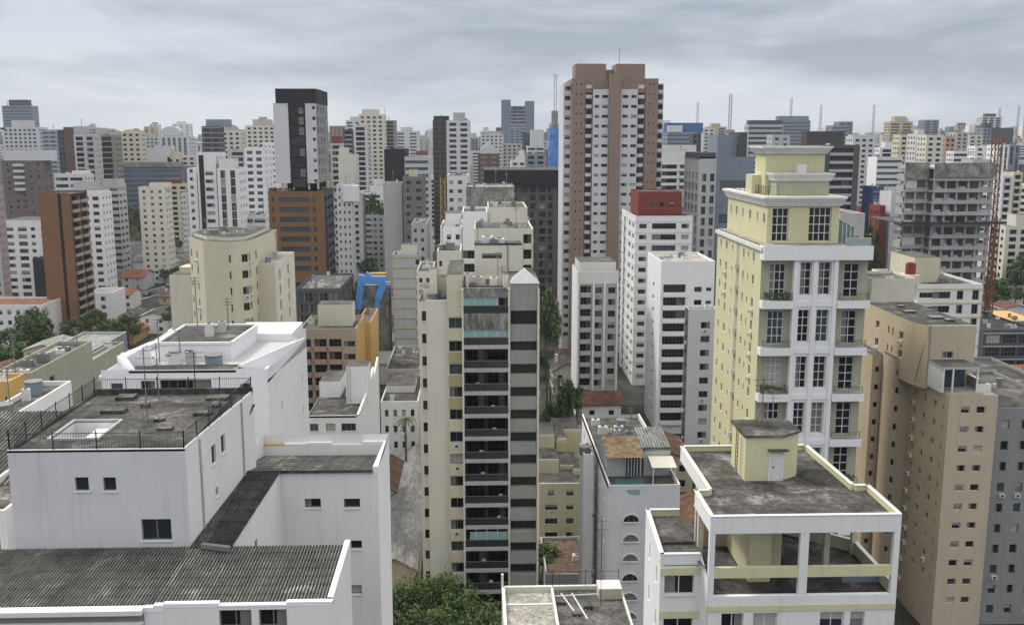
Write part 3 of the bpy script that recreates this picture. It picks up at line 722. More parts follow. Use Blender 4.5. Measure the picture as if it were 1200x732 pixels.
# lower storeys
wQ = xq1-xq0
Q.facade((xq0, dQ+.05), (xq1, dQ+.05), 0, zfl-.98, [(c, d_, zfl-2.45-3*k, zfl-1.15-3*k, 'w') for k in range(5) for c, d_ in ((.9, 2.3), (2.9, 4.4), (7.1, 8.6), (9.0, 9.9))], WHITE)
Q.facade((xq0, 69.5), (xq0, dQ), 0, ztf-.31, [(y, y+.35, ztf-2.2-3*k, ztf-1.2-3*k, 'w') for k in range(5) for y in (3.0, 7.0, 10.6)], WHITE)
Q.facade((xq1, dQ), (xq1, 69.5), 0, ztf-.31, [], WHITE)
# left wing
zw = PZ(800, 657, dQ+.3); xw0, xw1 = PX(778, 657, dQ+.3), PX(826, 657, dQ+.3); ywb = PD(598, zw)
m = MB(); xwl = PX(757, 598, ywb)
m.poly([(xw0+.2, dQ+1.6, zw-.5), (xq0-.0, dQ+1.6, zw-.5), (xq0-.0, ywb, zw-.5), (xwl+.2, ywb, zw-.5)], ROOFM); m.poly([(xw1-.2, dQ+.6, zw-.5), (xq0, dQ+.6, zw-.5), (xq0, dQ+1.6, zw-.5), (xw1-.2, dQ+1.6, zw-.5)], ROOFM)
m.box((xw0+xq0)/2-.9, xq0, 61.0, 61.15, zw-.5, zw-.32, ROOFM); Q.one('wing_roof', m)
m = MB(); par(m, (xwl, ywb), (xw0, dQ+1.4), zw-.8, zw, .2, WHITE, TRIM); par(m, (xq0, ywb), (xwl, ywb), zw-.8, zw, .2, YELLOW, TRIM)
par(m, (xw0, dQ+1.4), (xw1, dQ+1.4), zw-.8, zw, .2, WHITE, TRIM); Q.one('wing_parapet', m)
Q.facade((xwl, ywb), (xw0, dQ+1.4), 0, zw-.75, [(y, y+.35, zw-2.6-3*k, zw-1.5-3*k, 'w') for k in range(5) for y in (2.4, 6)], WHITE)
WW = xw1-xw0
Q.facade((xw0, dQ+1.4), (xw1, dQ+1.4), 0, zw-.75, [(.28, WW-.35, zw-2.75-2.9*k, zw-1.45-2.9*k, 'w') for k in range(5)], WHITE)
for k in range(4): m = MB(); m.box(xw0+.0, xw1, dQ+1.33, dQ+1.38, zw-1.4-2.9*k, zw-.95-2.9*k, YELLOW); Q.one('yellow_band', m)
m = MB(); m.poly([(xw1, dQ+1.4, 0), (xw1, dQ+1.4, zw), (xq0-.02, dQ-.0, zw-1.0), (xq0-.02, dQ, 0)][::-1], WHITE); Q.one('corner_wall', m)
# rooftop hut
zh1 = zQ-.42; dh = PD(567, zh1); xh0, xh1, xh2 = PX(872, 566, dh), PX(915, 566, dh), PX(935, 562, dh+.6); hh = PZ(895, 512, dh)
hx = [(xh0, dh), (xh1, dh), (xh2, dh+1.0), (xh2, dh+3.6), (xh0, dh+3.6)]
m = MB(); m.prism(hx, zh1, hh, YELLOW, ROOFD); Q.one('stair_hut', m)
m = MB(); c_ = ((xh0+xh2)/2, dh+1.8)
o1 = [(c_[0]+(p[0]-c_[0])*1.06, c_[1]+(p[1]-c_[1])*1.08) for p in hx]; m.prism(o1, hh+.003, hh+.16, ROOFM, ROOFD, True); Q.one('hut_roof', m)
de = MB(); dx0, dx1 = PX(903, 550, dh), PX(918, 550, dh); de.box(dx0, dx1, dh-.04, dh-.002, zh1+.02, zh1+1.95, FRAMEW); dr = Q.one('door', de)
de = MB(); de.box(dx0+.1, dx0+.22, dh-.09, dh-.04, zh1+.95, zh1+1.02, FRAMED); de.build('handle', dr, (Q.org.x, Q.org.y, 0))
m = MB(); m.box(dx0-.25, dx1+.25, dh-.35, dh-.002, zh1+2.15, zh1+2.25, ROOFM); m.box(dx0-.16, dx0-.02, dh-.05, dh-.003, zh1, zh1+2.1, TRIM); Q.one('canopy', m)
m = MB()
for x in (xh0-.3, ): 
    for y in (dh+.9, dh+1.35): m.bar((x, y, zh1+.3), (x, y, hh+.5), .05, RUST)
    for k in range(9): m.bar((x, dh+.9, zh1+.5+.3*k), (x, dh+1.35, zh1+.5+.3*k), .035, RUST)
Q.one('ladder', m)
Q.done()
mast('rusty roof mast with cross aerials standing on the small yellow rooftop hut', PX(893,500,dh+1.5), dh+1.6, hh+.16, 3.6, .06, True, 3, RUST)
mast('slim silver aerial beside the rusty mast on the small yellow rooftop hut', PX(905,500,dh+2.2), dh+2.3, hh+.16, 2.6, .045, False, 3)

# ================================================================== BOTTOM CENTRE ROOFS
zP = PZ(660, 685, 78)
Pb = Bld('bottom_centre_roof_block', 'building at bottom centre with one pale cream roof half and one dark stained half', 'apartment building', None, (6, 72), True)
xp0, xpm, xp1 = PX(588, 685, 78), PX(645, 685, 78), PX(727, 685, 78)
yf = 64
m = MB(); m.poly([(xp0+.25, yf, zP-.45), (xpm, yf, zP-.45), (xpm, 77.7, zP-.45), (xp0+.25, 77.7, zP-.45)], ROOFL); Pb.one('pale_roof', m)
m = MB(); m.poly([(xpm+.2, yf, zP-.3), (xp1-.1, yf, zP-.3), (xp1-.1, 77.7, zP-.3), (xpm+.2, 77.7, zP-.3)], ROOFM)
m.poly([(xpm+.2, yf, zP-.3), (xpm+.2, yf, zP-3), (xp1, yf, zP-3), (xp1, yf, zP-.3)], CREAM); Pb.one('stained_roof', m)
m = MB(); m.box(xp0, xp0+.25, yf, 78, zP-.5, zP+.0, CREAM2, TRIM); m.box(xp0+.25, xp1, 77.7, 78, zP-.5, zP+.02, CREAM2, TRIM); m.box(xpm, xpm+.2, yf, 77.7, zP-.5, zP-.05, CREAM2, TRIM)
m.box(xp1-.15, xp1, yf, 77.7, zP-.5, zP-.02, CREAM2, TRIM); m.box(xp0-.05, xp0+.15, 77.8, 78.02, zP-.5, zP+1.1, TRIM); m.box(xp0+.2, xpm, 75.3, 75.5, zP-.45, zP-.36, TRIM); Pb.one('parapet', m)
for a, b_ in (((xp0, 78), (xp0, yf)), ((xp0, yf), (xp1, yf)), ((xp1, yf), (xp1, 78)), ((xp1, 78), (xp0, 78))): Pb.facade(a, b_, 0, zP-.5, [], CREAM)
m = MB(); m.box(PX(700,672,77), PX(727,672,77), 75.9, 77.6, zP-.3, zP+.6, CREAM, TRIM); Pb.one('roof_block', m)
for x, y in ((6.2, 75), (8.3, 74.2), (7.3, 73)):
    m = MB(); m.box(x, x+.7, y, y+.5, zP-.3, zP-.05, ROOFD, ROOFM); Pb.one('roof_hatch', m)
for (a_, b2) in (((xpm+.3,76.5),(xp1-.3,76.9)), ((xpm+.8,77),(xpm+1.8,73)), ((7.6,77),(8.4,72.5))):
    m = MB(); m.bar((*a_, zP-.26), (*b2, zP-.26), .09, TRIM); Pb.one('pipe', m)
Pb.done()
m = MB(); wall_grid_bars(m, (xpm+.15, 77.8, zP+.02), (xp1-.2, 77.8, zP+.02), 1.3, .05, .015, FRAMED, .6); o = m.build('roof_railing'); tag(o, 'sparse thin railing along the back of the dark stained roof at bottom centre', 'railing')
mast('thin dark pole rising from the stained roof half at bottom centre', PX(704,700,75), 75, zP-.3, 7.5, .05, False, 2, FRAMED)

# ================================================================== CENTRAL BALCONY TOWER
dJ = 125.0
J = Bld('balcony_tower', 'slim central tower with stacked dark balconies, cream side wall and grey banded right column', 'apartment building', None, (-2, 132), True)
zJ = PZ(560, 335, dJ)
def X_(px, py=500, d=dJ): return PX(px, py, d)
jx = [X_(491), X_(501), X_(525), X_(543.5), X_(596.5), X_(630)]
zcream = PZ(512, 352, dJ+1); zyel = PZ(535, 322, dJ+.5); zgr = PZ(613, 331, dJ)
FH = 3.02; NF = 16
# left strip with small windows, cream blank wall, yellow strip
J.facade((jx[0], dJ+4), (jx[1], dJ+4), 0, zcream-.6, [(.35, .95, zcream-3.2-FH*k, zcream-1.9-FH*k, 'w') for k in range(15)], CREAM2)
J.facade((jx[1], dJ+4), (jx[1], dJ+1), 0, zcream, [], CREAM2)
J.facade((jx[1], dJ+1), (jx[2], dJ+1), 0, zcream, [], CREAM2)
J.facade((jx[2], dJ+1), (jx[2], dJ+.5), 0, zyel, [], CREAM2)
zy0 = zyel-1.2
J.facade((jx[2], dJ+.5), (jx[3], dJ+.5), 0, zyel, [(.28, jx[3]-jx[2]-.12, PZ(535, 386, dJ)-.95-.0, PZ(535, 344, dJ)-.9, 'w')][:0] + [(.25, jx[3]-jx[2]-.1, zy0-2.7-FH*k, zy0-1.35-FH*k, 'w') for k in range(NF)], CREAM, rec=.3)
for k in range(NF):
    m = MB(); z = zy0-2.7-FH*k
    m.box(jx[2]+.2, jx[3]-.08, dJ+.28, dJ+.49, z-1.5, z-.1, plaster('ochre_panel', (.42, .37, .2), .5) if k in (2, 3, 4) else CREAM); J.one('window_spandrel', m)
J.facade((jx[3], dJ+.5), (jx[3], dJ-.5), 0, zyel-.5, [], CREAM)
# bright fin walls between the bays
for x in (jx[3], jx[4], jx[5]):
    m = MB(); m.box(x-.12, x+.12, dJ-.9, dJ+.52, 0, zJ-.3, CREAM2); J.one('fin_wall', m)
# balconies
bx0, bx1 = jx[3]+.13, jx[4]-.13
Jb = J.mb('wall')
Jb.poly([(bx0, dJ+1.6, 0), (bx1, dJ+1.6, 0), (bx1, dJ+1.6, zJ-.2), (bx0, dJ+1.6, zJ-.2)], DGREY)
rj = random.Random(9)
for k in range(NF+1):
    z = PZ(570, 405, dJ-.9) - FH*(k-1)     # floor of this storey
    if k == 0: z = PZ(570, 368, dJ-.9)
    m = MB()
    m.box(bx0, bx1, dJ-.85, dJ+1.6, z-.2, z, STAINC, ROOFM); m.box(bx0, bx1, dJ-.95, dJ-.852, z-.42 if k else z-2.0, z+.1, LEDGE if k else STAINC, TRIM)
    sl = J.one('balcony', m)
    r_ = MB(); r_.box(bx0, bx1, dJ-.9, dJ-.86, z+.14, z+1.05, GLBAL); r_.bar((bx0, dJ-.88, z+1.08), (bx1, dJ-.88, z+1.08), .06, STEEL)
    for i in range(7): x = bx0+(bx1-bx0)*i/6; r_.box(x-.025, x+.025, dJ-.93, dJ-.85, z+.1, z+1.06, FRAMED)
    r_.build('railing', sl, J.org)
    if k in (0, 1, 10):     # glazed-in balconies
        g = MB(); g.box(bx0+(.6 if k == 10 else 0), bx1-(.1 if k else 1.2), dJ-.84, dJ-.8, z+1.12, z+2.2, GLAQ)
        for i in range(5): x = bx0+(bx1-bx0)*i/4; g.box(x-.03, x+.03, dJ-.87, dJ-.79, z+1.1, z+2.6, FRAMEW)
        g.build('glazing', sl, J.org)
    xx = (bx0+bx1)/2
    for i in range(2):
        J.pane((xx+(-1+2*i)*1.35, dJ+1.57, z+1.25), (1,0,0), (0,-1,0), 2.3, 2.4, rj.choice((0, 0, 0, 1, 1)), 'd')
    if rj.random() < .7:    # a chair or plant pot out on the balcony
        c = MB(); x = rj.uniform(bx0+.4, bx1-.8); c.box(x, x+.5, dJ-.2, dJ+.3, z+.02, z+.45, rj.choice((WHITE, TAN, FRAMED))); c.box(x, x+.5, dJ+.25, dJ+.32, z+.45, z+.95, rj.choice((WHITE, TAN)))
        o = c.build('balcony_chair'); tag(o, 'small chair standing on a balcony of the central tower', 'chair', 'chairs on the central tower balconies')
m = MB(); zt0 = zJ-.1; m.box(bx0, bx1, dJ-.95, dJ-.6, zJ-1.35, zt0, STAINC); m.box(bx0, bx1, dJ-.6, dJ+1.6, zJ-1.3, zJ-1.15, ROOFM, ROOFM); J.one('top_fascia', m)
# right grey column
J.glass = G1; J.wstyle = 'd'
J.facade((jx[4]+.12, dJ-.45), (jx[5]-.12, dJ-.45), 0, zgr, [(.05, jx[5]-jx[4]-.3, PZ(613, 368, dJ)-1.3, PZ(613, 368, dJ)+.55, 'W')] + [(.05, jx[5]-jx[4]-.3, PZ(613, 398, dJ)-1.45-FH*k+.1, PZ(613, 398, dJ)-.1-FH*k, 'W') for k in range(NF-1)], STAING, rec=.55)
for k in range(NF-1):
    z = PZ(613, 398, dJ)-1.45-FH*k; m = MB(); m.box(jx[4]+.14, jx[5]-.14, dJ-.72, dJ-.47, z-1.5, z+.02, STAING); J.one('spandrel', m)
# sides, back and roofs
J.glass = None
J.facade((jx[5]+.1, dJ), (jx[5]+.1, 141), 0, zgr, [(y, y+1.1, zgr-2.8-FH*k, zgr-1.6-FH*k, 'w') for k in range(14) for y in (3, 7, 11)], GREYW)
J.facade((jx[5]+.1, 141), (jx[0], 141), 0, zcream, [], GREYW); J.facade((jx[0], 141), (jx[0], dJ+4), 0, zcream-.6, [(y, y+.9, zcream-3-FH*k, zcream-1.8-FH*k, 'w') for k in range(14) for y in (2, 6, 9)], CREAM2)
m = MB(); m.poly([(jx[0], dJ+4, zcream-.9), (jx[1], dJ+4, zcream-.9), (jx[2], dJ+1.2, zcream-.3), (jx[2], 141, zcream-.9), (jx[0], 141, zcream-.9)], ROOFM)
m.box(jx[1], jx[2], dJ+1.02, dJ+1.25, zcream-.4, zcream+.02, TRIM); m.box(jx[2], jx[3], dJ+.51, 141, zcream-.7, zyel-.01, CREAM, ROOFM)
m.box(jx[3]+.0, jx[4], dJ+1.61, 141, zcream-.7, zJ-.9, CREAM, ROOFM); m.box(jx[4], jx[5]+.08, dJ-.4, 141, zgr-2, zgr-.15, GREYW, ROOFM); J.one('roof', m)
# small cream blocks on the left roof, pink floored terrace walls
for (a, b_, t_, y, dd) in ((503, 512, 316, 6, 3), (496, 503, 338, 6, 2), (513, 523, 325, 9, 3), (546, 549, 322, 1.2, 3.5), (590, 596, 322, 1.2, 4)):
    m = MB(); yy = dJ+y; m.box(PX(a, t_, yy), PX(b_, t_, yy), yy, yy+dd, zcream-.9, PZ(a, t_, yy), CREAM2, ROOFM); J.one('roof_block', m)
m = MB(); m.box(jx[3]+.6, jx[4]-.6, dJ+2, dJ+7, zJ-.9, zJ-.85, PINK, plaster('pink_terrace', (.3, .2, .17), .5)); m.box(jx[3]+.3, jx[4]-.3, dJ+7, dJ+7.3, zJ-.9, zJ+.5, CREAM2, ROOFM); J.one('terrace', m)
# hipped translucent skylight over the grey column
m = MB(); a, b_, c, d_ = (jx[4]+.1, dJ-.6), (jx[5]+.15, dJ-.6), (jx[5]+.15, dJ+3.2), (jx[4]+.1, dJ+3.2); zt = zgr-.05; ap = ((a[0]+b_[0])/2, dJ+1.3, PZ(613, 314, dJ+1.3))
SKY = flat('translucent_sheet', (.42, .44, .44), .4)
for p, q in ((a, b_), (b_, c), (c, d_), (d_, a)): m.poly([(*p, zt), (*q, zt), ap], SKY)
for i in range(9): x = a[0]+(b_[0]-a[0])*i/8; m.bar((x, dJ-.62, zt+.02), (ap[0], ap[1], ap[2]+.02), .05, FRAMEW)
J.one('skylight', m)
# upper service block at the back
dU = 137.0; xu0, xu1 = PX(556, 300, dU), PX(612, 300, dU); zu = PZ(585, 287, dU)
J.facade((xu0, dU), (xu1, dU), zJ-2, zu, [hpx(565, 588, 297, 303, dU, xu0, 'W')], CREAM2, rec=.25)
J.facade((xu1, dU), (xu1, dU+6), zJ-2, zu, [], CREAM2); J.facade((xu1, dU+6), (xu0, dU+6), zJ-2, zu, [], CREAM2); J.facade((xu0, dU+6), (xu0, dU), zJ-2, zu, [], CREAM2)
m = MB(); m.poly([(xu0, dU, zu-.02), (xu1, dU, zu-.02), (xu1, dU+6, zu-.02), (xu0, dU+6, zu-.02)], ROOFD); J.one('upper_roof', m)
m = MB(); m.box(xu0, xu1, dU-.05, dU+.15, zu-.019, zu+.25, ROOFM); m.bar((PX(595,290,dU), dU-.08, zu), (PX(595,290,dU), dU-.08, zJ), .1, RUST); J.one('coping', m)
rooftop_bits(J, jx[3], jx[4], dJ+2, dJ+9, zJ-.85, 5, 2); rooftop_bits(J, jx[1]+.3, jx[2], dJ+5, dJ+12, zcream-.85, 5, 1); rooftop_bits(J, xu0, xu1, dU+.5, dU+5, zu, 4, 1)
J.done()

# ================================================================== YELLOW TOWER
dY = 123.0
Y = Bld('yellow_white_tower', 'large pale yellow tower with stepped cornices and a white front of tall gridded windows', 'apartment building', None, (40, 135), True)
Y.wstyle = 'W'
yx0, yx1 = PX(895, 300, dY), PX(1021, 300, dY); zT = PZ(950, 288, dY); ybk = dY*(893-560)/(838-560)
# main shaft, upper setback storey
FR = 6.05
def tall(d): return [(c, w, z) for c, w, z in d]
SX = lambda px: PX(px+2, 320, dY)
hs = []
for k in range(10):
    zt_ = PZ(950, 304.5, dY) - FR*k
    for a, b_ in ((902, 921), (990, 1008)): hs.append((SX(a)-yx0, SX(b_)-yx0, zt_-4.9, zt_-.55, 'W'))
Y.facade((yx0, dY+.9), (yx1, dY+.9), 0, zT, [h for h in hs if h[2] > 1], YGREEN, rec=.1)
# centre white frame
cx0, cx1 = SX(929), SX(980)
hc = []
for k in range(10):
    zt_ = PZ(950, 304.5, dY) - FR*k
    for a, b_ in ((936, 949.5), (957.5, 972.5)): hc.append((SX(a)-cx0, SX(b_)-cx0, zt_-4.5, zt_-.3, 'W'))
Y.facade((cx0, dY), (cx1, dY), 0, PZ(950, 304.5, dY), [h for h in hc if h[2] > 1], WHITE2, rec=.45)
Y.facade((cx1, dY), (cx1, dY+.9), 0, zT-1, [], WHITE2); Y.facade((cx0, dY+.9), (cx0, dY), 0, zT-1, [], WHITE2)
for px in (930.5, 953.5, 977.5):
    m = MB(); m.box(SX(px)-.26, SX(px)+.26, dY-.22, dY-.003, 0, PZ(950, 305, dY), WHITE2); Y.one('pilaster', m)
m = MB(); m.box(yx0-.1, yx1+.1, dY-.45, dY+1.4, PZ(950, 304.5, dY), zT, WHITE2, ROOFL); Y.one('white_fascia', m)
for k in range(1, 10):
    zs = PZ(950, 304.5, dY) - FR*k + .45
    if zs < 2: break
    for a, b_ in ((yx0-.05, cx0-.02), (cx1+.02, yx1+.05)):
        m = MB(); m.box(a, b_, dY-.45, dY+.89, zs-.55, zs+.45, WHITE2, GREYW); bl = Y.one('balcony', m)
        r_ = MB(); wall_grid_bars(r_, (a+.25, dY-.35, zs+.45), (b_-.25, dY-.35, zs+.45), .95, .05, .022, FRAMED, .16); r_.build('railing', bl, Y.org)
        if Y.rng.random() < .4:
            g = MB(); 
            for i in range(60): 
                px, py_, pz_ = Y.rng.uniform(a+.3, b_-.5), dY-.1+Y.rng.uniform(-.2, .4), zs+.45+Y.rng.uniform(0, 1.0)
                g.poly([(px,py_,pz_),(px+.25,py_,pz_+.08),(px+.2,py_+.1,pz_+.3),(px-.05,py_+.05,pz_+.22)], flat('balcony_leaf', (.04,.08,.025), .7))
            tag(g.build('potted_plant'), 'leafy green plant behind a balcony railing of the yellow tower', 'plant', 'balcony plants on the yellow tower')
    m = MB(); m.box(cx0+.05, cx1-.05, dY-.12, dY-.004, zs-.35, zs+.35, WHITE2); Y.one('white_band', m)
# left side: three stepped planes with many small windows
LX = lambda px, py, d: PX(px, py, d)
def yside(x, ya, yb2, zt_, z0, cols, fh=3.0, mat=YELLOW, n=20, off=0):
    W = ya-yb2
    hh = []
    for k in range(n):
        for c, w, h in cols:
            zc = zt_-1.5-off-fh*k
            if zc-h/2 > max(z0+.2, .5): hh.append((c*W-w/2, c*W+w/2, zc-h/2, zc+h/2, 'w'))
    Y.facade((x, ya), (x, yb2), z0, zt_, hh, mat, rec=.2)
zL = PZ(893, 292, dY)
ymid = 134.5
yside(yx0, ymid, dY+.9, zL, 0, ((.2, .7, 1.1), (.42, .5, .9), (.66, .9, 1.3)), n=19)
Y.facade((yx0, ymid+1.6), (yx0, ymid), 0, zL, [], TAN)
yside(yx0, ybk, ymid+1.6, zL, 0, ((.2, .7, 1.1), (.5, .9, 1.2), (.8, .5, .8)), n=19)
Y.facade((yx1, dY+.9), (yx1, ybk), 0, zT, [(y, y+1.2, zT-3-3*k, zT-1.7-3*k, 'w') for k in range(12) for y in (4, 9, 15)], YGREEN); Y.facade((yx1, ybk), (yx0, ybk), 0, zT, [], YELLOW)
for z in range(18):        # air conditioning units in the recess
    zz = zL-4-3*z
    if zz > 2 and Y.rng.random() < .75:
        a = MB(); a.box(yx0-.5, yx0-.02, ymid+.3, ymid+1.2, zz, zz+.65, FRAMEW); a.cyl((yx0-.25, ymid+.75), .2, zz+.65, zz+.68, FRAMED, 8); Y.one('air_conditioner', a)
m = MB(); m.poly([(yx0, dY, zT-.01), (yx1, dY, zT-.01), (yx1, ybk, zT-.01), (yx0, ybk, zT-.01)], ROOFL)
Y.one('terrace', m)
m = MB(); e_ = .35
m.prism([(yx0-e_, dY+.0), (yx0+.1, dY+.0), (yx0+.1, ybk+.2), (yx0-e_, ybk+.2)], zL-.25, zL+.25, TRIM, CREAM2, True); m.prism([(yx0-.15, dY+.1), (yx0+.1, dY+.1), (yx0+.1, ybk+.1), (yx0-.15, ybk+.1)], zL-.5, zL-.25, TRIM, None, True); Y.one('cornice', m)
# upper double-height storey
dV = 126.0
vx0, vx1 = PX(899, 260, dV), PX(983, 260, dV); zV = PZ(940, 241, dV)
Y.facade((vx0, dV), (vx1, dV), zT-.1, zV, [hpx(905, 924, 244, 283, dV, vx0, 'W'), hpx(948, 974, 243, 283, dV, vx0, 'W')], YELLOW, rec=.3)
WV = ybk-1-dV
yv = [(c*WV-w/2, c*WV+w/2, zc-.6, zc+.6, 'w') for zc in (zV-1.7, zV-4.4) for c, w in ((.1, .6), (.25, .9), (.42, .6), (.6, .9), (.78, .5), (.93, .9))]
Y.facade((vx0, ybk-1), (vx0, dV), zT-.1, zV, yv, YELLOW, rec=.2)
Y.facade((vx1, dV), (vx1, ybk-1), zT-.1, zV, [], YGREEN); Y.facade((vx1, ybk-1), (vx0, ybk-1), zT-.1, zV, [], YELLOW)
def cornice(x0, x1, y0, y1, z, h, e, top=CREAM2):
    m = MB()
    for i in range(4):
        t0 = i/4; ee = e*(.25+.75*((i+1)/4)**1.3)
        m.box(x0-ee, x1+ee, y0-ee, y1+ee, z+h*t0, z+h*(t0+.25)-.002, TRIM, top)
    return Y.one('cornice', m)
cornice(vx0, vx1, dV, ybk-1, zV, 1.15, .75)
zV1 = zV+1.15
# top blocks
dT1 = 128.0; ux0, ux1 = PX(910, 215, dT1), PX(972, 215, dT1); zU = PZ(940, 212, dT1)
m = MB(); m.box(ux0, ux1, dT1, dT1+6, zV1-.01, zU, YGREEN); Y.one('mid_block', m); cornice(ux0, ux1, dT1, dT1+6, zU, 1.0, .55, ROOFL)
dT2 = 131.0; wx0_, wx1_ = PX(897, 200, dT2), PX(966, 200, dT2); zW = PZ(930, 180, dT2)
m = MB(); m.box(wx0_, wx1_, dT2, dT2+5, zV1-.01, zW, YELLOW); Y.one('top_block', m); cornice(wx0_, wx1_, dT2, dT2+5, zW, .95, .8, ROOFL)
m = MB(); m.box(wx0_-1.2, wx0_, dT2+2, dT2+5, zV1-.01, zU+.6, YELLOW, TRIM); m.box(PX(935,203,dT1+1), PX(945,203,dT1+1), dT1+1, dT1+2, zU+1, zU+2, TRIM); Y.one('top_annex', m)
m = MB(); wall_grid_bars(m, (vx0+.2, dV+.6, zV1), (ux0-.1, dV+.6, zV1), 1.3, .05, .02, FRAMED, .3); wall_grid_bars(m, (vx0+.2, dV+.6, zV1), (vx0+.2, ybk-2, zV1), 1.2, .05, .02, FRAMED, .3); Y.one('railing', m)
# glazed winter garden and glass rail at the right of the terrace
m = MB(); gx0, gx1 = PX(984, 270, dV), PX(1003, 270, dV)
m.box(gx0, gx1, dV+.5, dV+3, zT, zT+2.0, G5); 
for i in range(5): x = gx0+(gx1-gx0)*i/4; m.bar((x, dV+.46, zT), (x, dV+.46, zT+2.9-.25*i), .08, FRAMEW)
m.poly([(gx0, dV+.48, zT+2.0), (gx1, dV+.48, zT+2.0), (gx0, dV+.48, zT+3.1)], G5); m.bar((gx0, dV+.45, zT+3.1), (gx1, dV+.45, zT+2.0), .1, FRAMEW); Y.one('winter_garden', m)
m = MB(); m.box(PX(992,284,dY), yx1-.1, dY+.0, dY+.04, zT+.02, zT+.9, flat('pale_glass', (.3,.36,.36), .15)); m.bar((PX(992,284,dY), dY+.02, zT+.95), (yx1-.1, dY+.02, zT+.95), .06, FRAMEW); m.bar((vx0, dY-.3, zT+.25), (PX(992,284,dY), dY-.3, zT+.25), .05, FRAMED); Y.one('glass_rail', m)
Y.done()

# ================================================================== BEIGE TOWER
dB = 126.0
kB = .9
B = Bld('beige_tower', 'tall beige tower at right with a framed terrace under its set back upper block', 'apartment building', None, (70, 155), True)
B.wstyle = 'W'
bx0_, bx1_ = PX(1110, 500, dB), PX(1167, 500, dB); zB = PZ(1140, 463, dB); ybB = 168.0*kB
FB = 2.70
B.facade((bx0_, dB), (bx1_, dB), 0, zB, [(c, c+1.2, zB-2.5-FB*k, zB-1.55-FB*k, 'W') for k in range(11) for c in (1.7, 3.8)], BEIGE, rec=.16)
B.facade((bx0_, 153.5*kB), (bx0_, dB), 0, zB, [(c, c+w, zB-2.6-FB*k, zB-1.6-FB*k, 'W') for k in range(10) for c, w in ((1.5, .9), (4.4, 1.0), (7.6, 1.0), (10.4, .5))], BEIGE2, rec=.2)
B.facade((bx1_, dB), (bx1_, ybB), 0, zB, [(c, c+.9, zB-2.4-FB*k, zB-1.5-FB*k, 'W') for k in range(10) for c in (3, 9, 15)], BEIGE)
# set back volumes on the left side
xs1, xs2 = PX(1047, 420, 154*kB), PX(1063, 420, 154*kB); zs1 = PZ(1055, 419, 154*kB)
B.facade((xs1, 153.5*kB), (bx0_, 153.5*kB), 0, zs1, [(.4, 1.0, zs1-2.6-FB*k, zs1-1.6-FB*k, 'W') for k in range(11)], TAN, rec=.2)
B.facade((xs1, 158*kB), (xs1, 153.5*kB), 0, zs1, [], BEIGE2)
xs3 = PX(1017, 440, 160*kB); zs3 = PZ(1027, 414, 160*kB)
B.facade((xs3, 158.5*kB), (xs1+.6, 158.5*kB), 0, zs3, [(.5, 1.2, zs3-2.6-FB*k, zs3-1.7-FB*k, 'W') for k in range(11)], BEIGE2, rec=.2)
B.facade((xs3, ybB+6), (xs3, 158.5*kB), 0, zs3, [], BEIGE2)
m = MB(); m.poly([(xs3, 158.5*kB, zs3), (xs1+.6, 158.5*kB, zs3), (xs1+.6, ybB+6, zs3), (xs3, ybB+6, zs3)], ROOFM); m.poly([(xs1, 153.5*kB, zs1), (bx0_+.2, 153.5*kB, zs1), (bx0_+.2, 158.5*kB, zs1), (xs1, 158.5*kB, zs1)], ROOFM); B.one('side_roof', m)
# upper block
dU2 = 146.5*kB; ub0, ub1 = PX(1086, 400, dU2), PX(1143, 400, dU2); zu2 = PZ(1110, 382, dU2)
B.facade((ub0, dU2), (ub1, dU2), zB-.5, zu2, [hpx(1104, 1117, 412, 420, dU2, ub0, 'W')], BEIGE, rec=.2)
B.facade((ub0-.9, ybB+1), (ub0-.9, dU2+3), zB-.5, zu2+.05, [(c, c+w, z-.55, z+.55, 'W') for z in (zu2-2.5, zu2-5.2) for c, w in ((5, 1.3), (9.5, .5), (11, .5), (13.5, 1.4))], BEIGE2, rec=.2)
B.facade((ub0-.9, dU2+3), (ub0, dU2), zB-.5, zu2+.05, [], BEIGE2)
B.facade((ub1, dU2), (ub1, ybB+1), zB-.5, zu2, [], BEIGE); B.facade((ub1, ybB+1), (ub0-.9, ybB+1), zB-.5, zu2, [], BEIGE)
m = MB(); m.poly([(ub0, dU2, zu2), (ub1, dU2, zu2), (ub1, ybB+1, zu2), (ub0-.9, ybB+1, zu2), (ub0-.9, dU2+3, zu2)], ROOFD); B.one('upper_roof', m)
m = MB(); m.box(ub0, ub1, dU2, dU2+.15, zu2, zu2+.12, CREAM2); m.bar((ub0+.4, dU2-.1, zu2+.2), (ub0+.4, dU2-.1, zB), .07, STEEL); m.bar((ub0+.1, dU2-.1, zu2-.2), (ub0-.6, dU2+1.6, zB), .06, STEEL); B.one('coping', m)
for (x, y, w) in ((ub0+1.3, 142, 1.6), (ub0+2.8, 137, 2.0), (ub0+4.1, 135, 1.2), (ub0+2.3, 147, 1.0)):
    m = MB(); m.box(x, x+w, y, y+w*.8, zu2+.01, zu2+.3, ROOFM, METALR); B.one('roof_unit', m)
